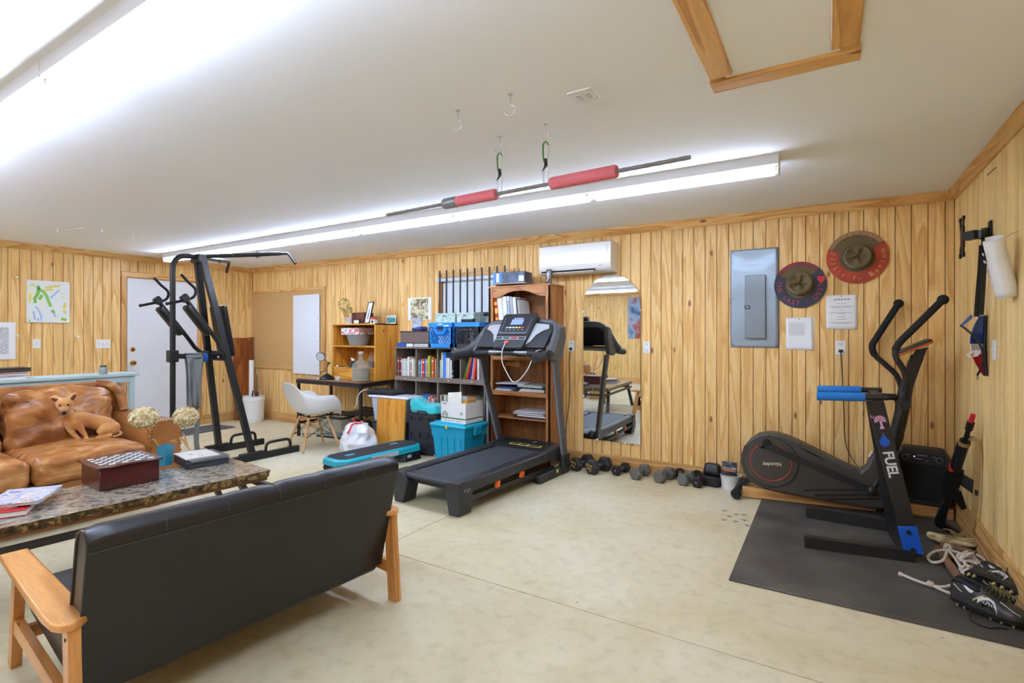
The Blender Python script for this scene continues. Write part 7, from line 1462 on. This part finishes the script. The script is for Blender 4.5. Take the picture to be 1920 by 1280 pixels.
rp([(.62, 3.97, .085), (.67, 3.95, .08), (.715, 3.93, .075), (.725, 3.85, .07), (.69, 3.78, .07), (.65, 3.80, .075), (.67, 3.87, .08), (.71, 3.84, .075)])
rp([(.745, 4.05, .06), (.765, 3.99, .06), (.755, 3.90, .065), (.73, 3.86, .07), (.70, 3.88, .08), (.66, 3.92, .085)])
rp([(.70, 3.70, .055), (.74, 3.76, .05), (.765, 3.78, .05), (.76, 3.72, .05), (.71, 3.70, .055), (.67, 3.67, .055), (.72, 3.64, .04), (.755, 3.66, .04)])
rp([(.345, 3.605, .022), (.40, 3.56, .022), (.46, 3.525, .024), (.51, 3.52, .03), (.555, 3.54, .045), (.60, 3.58, .06)])
rp([(.46, 3.53, .03), (.50, 3.50, .022), (.55, 3.475, .022), (.59, 3.50, .03)])
rnd = random.Random(11)
for c, rr, n_ in ((Vector((.605, 3.995, .088)), .022, 4), (Vector((.67, 3.87, .08)), .04, 7), (Vector((.64, 3.72, .068)), .028, 6), (Vector((.46, 3.527, .03)), .012, 3), (Vector((.715, 3.69, .062)), .022, 4)):
    q = M()
    for k in range(n_):
        a0 = rnd.random()*6; tl_ = Euler((rnd.random()*2, rnd.random()*2, a0)).to_matrix(); q.tube([c-o_+tl_ @ Vector((rr*math.cos(a)*(1+.2*math.sin(3*a)), rr*.7*math.sin(a), .008*math.sin(2*a))) for a in [i*math.pi/8 for i in range(16)]], .0065, 7, closed=True)
    q.build('rope_knot', ropem, t)
q = M(); q.tube([Vector((.35, 3.60, .022))-o_, Vector((.335, 3.61, .022))-o_], [.009, .014], 8); q.build('frayed_end', ropem, t)
# ------------------------------------------------------------------ cleats
upm = mat('cleat_upper', '#34332f', .35, bump=.12, bscale=120); colr = mat('cleat_collar', '#171a22', .6); wht = mat('cleat_white', '#dfe1e2', .4); sol = mat('cleat_sole', '#17171b', .4); gold = mat('camo_gold', '#b3a368', .45)
def shoe(lab, loc, rz, roll=0):
    """toe toward +x, lateral side toward -y; origin under the heel"""
    t = T('cleat', lab, 'shoe', loc, rz); t.rotation_euler = (roll, 0, rz); t.scale = (1.0, 1.12, 1.38)
    L_ = .30
    def wid(s): return .030+.018*math.sin(min(1, s*1.25)*math.pi*.5)+(.006*math.sin(s*math.pi*1.6-1.2))-(.034*max(0, (s-.80)/.20)**2)
    def hgt(s): 
        K = [(0, .072), (.08, .094), (.2, .094), (.34, .083), (.45, .078), (.6, .060), (.8, .045), (.93, .036), (1, .020)]
        for (a, b_), (c, d) in zip(K, K[1:]):
            if s <= c: f = (s-a)/(c-a); f = f*f*(3-2*f); return b_+(d-b_)*f
        return .02
    def up(u, v):
        s = u; x_ = -.002+s*L_; w = wid(s)*(.62+.38*min(1, math.sin(math.pi*min(.5, s*6))+.0)); a = math.pi*v; z0_ = .018+.006*max(0, s-.8)*5
        y_ = -w*math.cos(a)*(1-.10*math.sin(a)) ; zz = z0_+(hgt(s)-z0_+.018)*math.sin(a)**.62
        if .04 < s < .40 and abs(v-.5) < .26: zz -= .045*math.sin((s-.04)/.36*math.pi)**.5*(1-abs(v-.5)/.26)**.6
        return Vector((x_, y_, zz))
    q = M(); q.grid(40, 29, up); q.build('upper', upm, t, sharp=180)
    q = M(); ol = [(-.004+s*(L_+.006), -(wid(s)*(.62+.38*min(1, math.sin(math.pi*min(.5, s*6)))))*1.02) for s in [i/24 for i in range(25)]]; poly = ol+[(a, -b_) for a, b_ in ol[::-1]]; q.prism(poly, .012, .026, 'xy'); so = q.build('sole_plate', sol, t)
    for s in (.10, .2, .55, .68, .82):
        for sg in (-1, 1): q = M(); q.lathe([(.004, 0), (.008, .013), (0, .013)], (s*L_, sg*wid(s)*.7, 0), 8); q.build('stud', gold, so)
    q = M(); rim = [up(.05+.34*i/20, .5-.27*1) for i in range(21)]+[up(.39-.34*i/20, .5+.27) for i in range(21)]; q.tube([p+Vector((0, 0, .002)) for p in rim], .008, 8, closed=True); q.build('collar', colr, t)
    q = M(); q.grid(10, 6, lambda u, v: Vector((.03+.02*0+.085*u, -.026+.052*v, .092+.012*math.cos((v-.5)*3)-.012*u))-Vector((0, 0, .03*math.sin(u*3)*(1-abs(v-.5)*2)))); q.build('tongue_lining', colr, t, solid=.003, sharp=180)
    def onside(P, off=.0012):
        out = []
        for s, v in P: p = up(s, v); p2 = up(s+.01, v); p3 = up(s, v+.01); n_ = (p2-p).cross(p3-p).normalized(); n_ = n_ if n_.y < 0 or v > .35 and n_.z > 0 else -n_; out.append(p+n_*off)
        return out
    def ribbon(nm, m_, C, Wd, off=.0018):
        q = M(); a = onside([(s, v-w/2) for (s, v), w in zip(C, Wd)], off); b_ = onside([(s, v+w/2) for (s, v), w in zip(C, Wd)], off); n_ = len(a); q.add(a+b_, [(i, i+1, n_+i+1, n_+i) for i in range(n_-1)]); return q.build(nm, m_, t, solid=.0012, sharp=180)
    C = [(.12+.012*i, .30-.012*i+.0006*i*i*.0) for i in range(17)]; ribbon('swoosh', wht, [(.07, .34), (.12, .285), (.17, .235), (.22, .195), (.27, .17), (.31, .165), (.335, .18), (.345, .22), (.34, .27)], [.012, .03, .045, .055, .06, .06, .05, .03, .006], .003)
    ribbon('side_stripe', wht, [(.06, .16), (.10, .13), (.15, .10), (.19, .085)], [.012, .012, .012, .01])
    ribbon('arch_band', wht, [(.40, .08), (.46, .14), (.52, .20), (.56, .22), (.60, .20), (.63, .12), (.65, .04)], [.06, .06, .06, .05, .06, .06, .05]); ribbon('arch_gold', gold, [(.34, .06), (.40, .12), (.46, .18), (.50, .21)], [.03, .03, .03, .03])
    ribbon('logo_block', sol, [(.46, .06), (.50, .10), (.56, .12), (.60, .07)], [.06, .09, .10, .08])
    p = onside([(.535, .115)], .0035)[0]; text('ALPHA', .020, wht, t, p, (R(78), R(12), R(3)), ext=.0005)
    q = M(); prev = None
    for i in range(6):
        s = .44+.05*i; q.tube([onside([(s, v)], .003)[0] for v in (.36, .43, .5, .57, .64)], .0032, 6, flat=.8)
    q.build('laces', colr, t); q = M(); q.tube(spline([onside([(.44, .42)], .004)[0], onside([(.46, .30)], .02)[0], onside([(.50, .38)], .03)[0], onside([(.46, .5)], .006)[0]], 5), .0022, 6); q.build('lace_loop', colr, t)
    ribbon('toe_line', wht, [(.66, .30), (.74, .28), (.82, .22), (.90, .18)], [.018, .018, .018, .014])
    return t
shoe('near black cleat with white swoosh and ALPHA lettering on the mat corner', (.530, 3.395, MZ), R(-30))
s2 = shoe('far black cleat lying on its side behind, showing its gold camouflage sole plate', (.615, 3.64, MZ+.05), R(-52), R(-62))
q = M()
for k in range(9): a = .10+.02*k; q.tube(spline([(a, -.02+.012*math.sin(k*2), .0105), (a+.015, .0, .0102), (a+.01, .018, .0105)], 3), .006, 6, flat=.4)
q.v = [(x_, y_, z_+0) for x_, y_, z_ in q.v]; q.build('camo_print', gold, s2)
t = T('shoelace', 'loose black shoelace trailing on the mat in front of the near cleat', 'shoelace', (.60, 3.25, MZ)); q = M(); o_ = Vector((.60, 3.25, MZ)); q.tube([Vector(p)-o_ for p in spline([(.60, 3.36, .06), (.585, 3.30, .03), (.57, 3.24, MZ+.004), (.585, 3.19, MZ+.004), (.63, 3.175, MZ+.004), (.665, 3.20, MZ+.004), (.70, 3.205, MZ+.004)], 6)], .0032, 6); q.build('lace', RUBBER, t)
# ------------------------------------------------------------------ right wall
t = T('tv_mount', 'black articulated television bracket on the right wall, without a screen', 'wall bracket', (XR, 4.0, 1.94)); KB = mat('bracket_black', '#17171a', .4)
q = M(); q.box((-.006, 0, -.03), (.012, .05, .22), b=.002); q.build('wall_plate', KB, t)
q = M(); q.cyl((-.03, -.01, -.06), (-.03, -.01, .04), .018, n=14); q.box((-.02, 0, -.01), (.03, .04, .07)); q.build('hinge', KB, t)
q = M(); q.bar((-.03, -.01, 0), (-.075, -.06, .0), .04, .045); q.bar((-.075, -.06, 0), (-.115, .0, 0), .04, .05); q.build('arm', KB, t)
q = M(); q.box((-.125, .02, 0), (.012, .07, .13), b=.003); [q.bar((-.128, .02+sy*.03, sz*.05), (-.128, .02+sy*.045, sz*.105), .008, .022, up=(0, 1, 0)) for sy in (-1, 1) for sz in (-1, 1)]; [q.cyl((-.134, .02+sy*.045, sz*.108), (-.122, .02+sy*.045, sz*.108), .014, n=12) for sy in (-1, 1) for sz in (-1, 1)]; q.build('mounting_plate', KB, t)
q = M(); q.box((-.132, .02, 0), (.003, .02, .07)); q.build('plate_slot', mat('slot_brown', '#7a5130', .6), t)
t = T('rolled_paper', 'rolled white paper with faint writing hanging from a nail on the right wall', 'paper roll', (.735, 3.52, 1.70))
q = M(); q.T = Matrix.Rotation(R(-14), 4, 'Y') @ Matrix.Rotation(R(14), 4, 'X')
q.grid(40, 8, lambda u, v: ((.040+.010*u-.006*v)*math.cos(u*8.2), (.048+.012*u-.006*v)*math.sin(u*8.2), (v-.5)*.30+.018*(u-.4))); q.build('roll', PAPER, t, solid=.001, sharp=180)
q = M(); q.tube([(.0, .04, .13), (.045, .03, .17), (.064, -.02, .175)], .0015, 5); q.build('nail_wire', STEEL, t)
tx = mat('faint_writing', '#cdbfc2', .9); q = M(); q.T = Matrix.Rotation(R(-14), 4, 'Y') @ Matrix.Rotation(R(14), 4, 'X'); [q.box((-.046-.006, -.028+.01*j, z_), (.001, .012, .014), rot=(R(10*j), 0, 0)) for z_ in (.09, .05, .0, -.04, -.08) for j in range(4) if (j+int(z_*100)) % 3]; q.build('writing', tx, t)
q = M(); q.tube([(XR-.001, 4.09, 2.308), (XR-.001, 3.90, 2.302)], .003, 5); tag(q.build('wall_scratch', mat('scratch_dark', '#6b4a26', .9), None), 'short dark horizontal crack near the top of the right wall', 'crack')
t = T('hanging_pouch', 'blue and red triangular team pouch hanging by black straps on the right wall', 'pouch', (.76, 4.09, 1.30))
bp = mat('pouch_blue', '#4b5f9e', .55); bb = mat('pouch_royal', '#1f3f96', .5); rr_ = mat('pouch_red', '#b0202c', .5)
q = M(); q.tube(spline([(.02, .035, .60), (.012, .03, .45), (.0, .02, .30), (-.01, .0, .17)], 4), .014, 6, flat=.12, up=(0, 1, 0)); q.tube(spline([(.02, -.045, .60), (.015, -.05, .45), (.012, -.03, .30), (.01, -.01, .18)], 4), .013, 6, flat=.12, up=(0, 1, 0)); q.build('strap', BLACK, t)
q = M(); q.box((.005, -.01, .19), (.014, .03, .022), b=.003); q.tube([(0, -.01, .2), (-.01, .02, .225)], .008, 6); q.build('buckle', BLACK, t)
# body: leaf shape curving away from the wall
def leaf_(u, v): w = math.sin(math.pi*(.08+.92*u))**.75; return Vector((.03-(.075*w)*v-.012*math.sin(v*3), .035*math.cos(v*2.4)*w-.02, .175-.355*u))
q = M(); q.grid(18, 8, leaf_); n0 = len(q.f)
q.mi = []
for i in range(17):
    for j in range(7): q.mi.append(0 if i < 5 else 1 if i < 8 else 2 if i < 11 else 3)
q.build('pouch_body', [bp, bb, mat('pouch_patch_white', '#d9d9df', .6), rr_], t, solid=.004, sharp=180)
q = M(); q.grid(5, 5, lambda u, v: Vector((-.03-.05*u, -.015+.03*v*(1-u), .165-.055*u+.02*v))); q.build('top_flap', bp, t, solid=.004)
q = M(); q.tube([leaf_(i/17, 0)+Vector((0, -.004, 0)) for i in range(18)], .009, 8); q.tube(spline([(-.085, -.01, .12), (-.05, -.035, .08), (-.01, -.05, .02), (.012, -.05, -.06), (.005, -.04, -.13), (-.01, -.02, -.178)], 5), .006, 8); q.build('black_piping', BLACK, t)
q = M(); q.prism([(-.065, -.055), (-.03, -.03), (.005, -.03), (-.01, -.065), (-.05, -.075)], -.041, -.038, 'xz'); q.build('white_patch', MC['pouch_patch_white'], t)
q = M(); q.tube([(-.03, -.043, -.05), (-.045, -.043, -.06)], .006, 6); q.build('gold_beak_patch', mat('patch_gold', '#c98f3a', .5), t)
q = M(); q.tube([(-.008, -.02, -.178), (-.01, -.02, -.205)], .004, 6); q.build('pull_tab', STEEL, t)
# ------------------------------------------------------------------ hanging steel bar, hooks, carabiners
rebar = mat('rebar_steel', '#8a8785', .5, .6, bump=.6, bscale=220); pinkf = mat('red_foam', '#d66f76', .8, bump=.1, bscale=80)
P0, P1 = Vector((-2.42, 2.41, 2.13)), Vector((-.512, 2.31, 2.13)); dB = (P1-P0)
t = T('steel_bar', 'hanging ribbed steel bar with two pink-red foam grips under the ceiling', 'pull-up bar', P0)
q = M(); n_ = 70; q.tube([dB*(i/n_) for i in range(n_+1)], [.0095+.0012*(i % 2) for i in range(n_+1)], 10); q.build('bar', rebar, t)
ln = dB.length
def sec(a, b_, r, nm, m_, lab=None): q = M(); q.tube([dB*a, dB*(a+.004), dB*(b_-.004), dB*b_], [r*.88, r, r, r*.88], 18); return q.build(nm, m_, t, label=lab)
sec(.309, .456, .030, 'foam_grip', pinkf); sec(.257, .3085, .031, 'duct_tape', mat('duct_tape', '#8b8f92', .35, .5)); sec(.636, .823, .031, 'foam_grip', pinkf)
hookm = mat('zinc_hook', '#c9cbcc', .3, .7); grnc = mat('green_anodised', '#4c7a3e', .35, .4)
def hook(lab, x, y): t = T('ceiling_hook', lab, 'hook', (x, y, H)); q = M(); q.tube(spline([(0, 0, 0), (0, 0, -.03), (.006, 0, -.045), (.024, 0, -.06), (.02, 0, -.085), (0, 0, -.095), (-.022, 0, -.085), (-.032, 0, -.068)], 4), .003, 8); q.build('hook_wire', hookm, t); q = M(); q.lathe([(0, 0), (.012, 0), (.012, -.002), (0, -.002)], n=12); q.build('thread_collar', hookm, t)
hook('empty white ceiling hook, the nearer of the two unused ones by the outlet plate', -1.219, 1.974); hook('empty ceiling hook left of the other one, nearer the long light', -1.523, 1.983)
for lab, x, y, fx in (('left quickdraw carabiner sling holding the steel bar', -1.50, 2.29, .475), ('right quickdraw carabiner sling holding the steel bar', -1.19, 2.27, .515)):
    pass
for lab, lab2, s_ in (('left green carabiner sling holding up the steel bar', 'ceiling hook carrying the left green carabiner sling', .468), ('right green carabiner sling, beside the longer foam grip', 'ceiling hook carrying the right green carabiner sling', .620)):
    b_ = P0+dB*s_; hook(lab2, b_.x, b_.y)
    t = T('quickdraw', lab, 'sling', (b_.x, b_.y, H-.093)); zb = b_.z-(H-.093)
    def car(z0_, z1_, w, m_, g_=None):
        q = M(); q.tube(spline([(0, 0, z0_), (-w*.45, 0, z0_-.012), (-w*.5, 0, (z0_+z1_)/2), (-w*.35, 0, z1_+.008), (0, 0, z1_)], 4), .0045, 8); q.tube(spline([(0, 0, z0_), (w*.5, 0, z0_-.02)], 3), .004, 8); cb_ = q.build('carabiner', m_, t)
        q = M(); q.tube([(w*.5, 0, z0_-.02), (w*.3, 0, z1_+.006), (0, 0, z1_)], .003, 6); q.build('gate', hookm, cb_)
    car(.004, -.10, .032, grnc); car(zb+.10, zb-.012, .030, hookm)
    q = M(); q.tube([(0, 0, -.09), (.002, 0, (zb+.10-.09)/2), (0, 0, zb+.095)], .0065, 8, flat=.5); q.build('webbing', mat('webbing_grey', '#8d8f8b', .7), t)
    q = M(); q.tube([(0, 0, -.085), (0, 0, -.10)], .009, 8); q.tube([(0, 0, zb+.115), (0, 0, zb+.09)], .009, 8); q.tube([(0, 0, zb+.10), (-.02, 0, zb+.07)], .005, 6); q.build('rubber_keeper', RUBBER, t)
# ------------------------------------------------------------------ things behind the camera seen in the mirror
def guitar(lab, x, col, rz):
    t = T('ukulele', lab, 'ukulele', (x, -.55, .02), rz); t.rotation_euler = (R(10), R(10), rz); t.scale = (.55, .55, .6)
    q = M(); P = []
    for i in range(40): a = 2*math.pi*i/40; r_ = .17+.03*math.cos(2*a)-.012*math.cos(4*a); P.append((r_*math.sin(a)*(.95 if math.cos(a) < 0 else .78), .55-.24*math.cos(a)))
    q.prism(P, -.03, .03, 'xz'); q.build('body', mat('guitar_'+col[1:], col, .25, coat=.3), t)
    q = M(); q.box((0, .034, 1.0), (.05, .02, .62)); q.build('neck', mat('guitar_neck', '#b98a55', .4), t); q = M(); q.box((0, .03, 1.37), (.07, .016, .15)); q.build('headstock', mat('guitar_neck', '#b98a55', .4), t)
if 1: guitar('dark small guitar standing behind the coffee table, left one seen in the mirror', -4.70, '#1c1c20', R(4)); guitar('brown-black small guitar, right one of the two seen in the mirror', -4.42, '#33221a', R(4))
t = T('moving_box', 'brown cardboard box seen in the mirror below the small guitars', 'box', (-5.0, YF+.28, 0), R(3)); t.location = (-4.22, .02, 0); t.scale = (.7, .7, .75); q = M(); q.box((0, 0, .22), (.42, .34, .44), b=.003); q.build('carton', mat('cardboard', '#b58b58', .8), t)
t = T('wall_flag', 'dark blue and red wall hanging on the front wall, seen in the mirror', 'wall hanging', (-4.35, YF+.006, 1.75)); q = M(); q.box((0, 0, 0), (1.0, .01, 1.1)); q.build('cloth', patch('flag_print', [(.35, '#2d3f66'), (.5, '#8fa6bd'), (.6, '#9c4a3a'), (.8, '#6b2f28')], scale=3), t)
# paw prints and stains on the concrete
pw = mat('paw_dirt', '#6f6757', .95); q = M(); rnd = random.Random(5)
for x_, y_ in ((-.69, 4.26), (-.64, 4.15), (-.60, 4.22), (-.55, 4.24), (-.53, 4.12), (-.50, 4.02), (-.58, 4.06), (-.66, 4.05)):
    for a, b_, r_ in ((0, 0, .012), (-.018, .016, .006), (-.006, .024, .006), (.008, .024, .006), (.019, .014, .006)): q.lathe([(0, 0), (r_, 0), (r_*.8, .0006), (0, .0006)], (x_+a, y_+b_, .0002), 8)
o = q.build('paw_prints', pw); tag(o, 'dusty paw prints on the concrete at the left edge of the rubber mat', 'paw prints', kind='stuff')
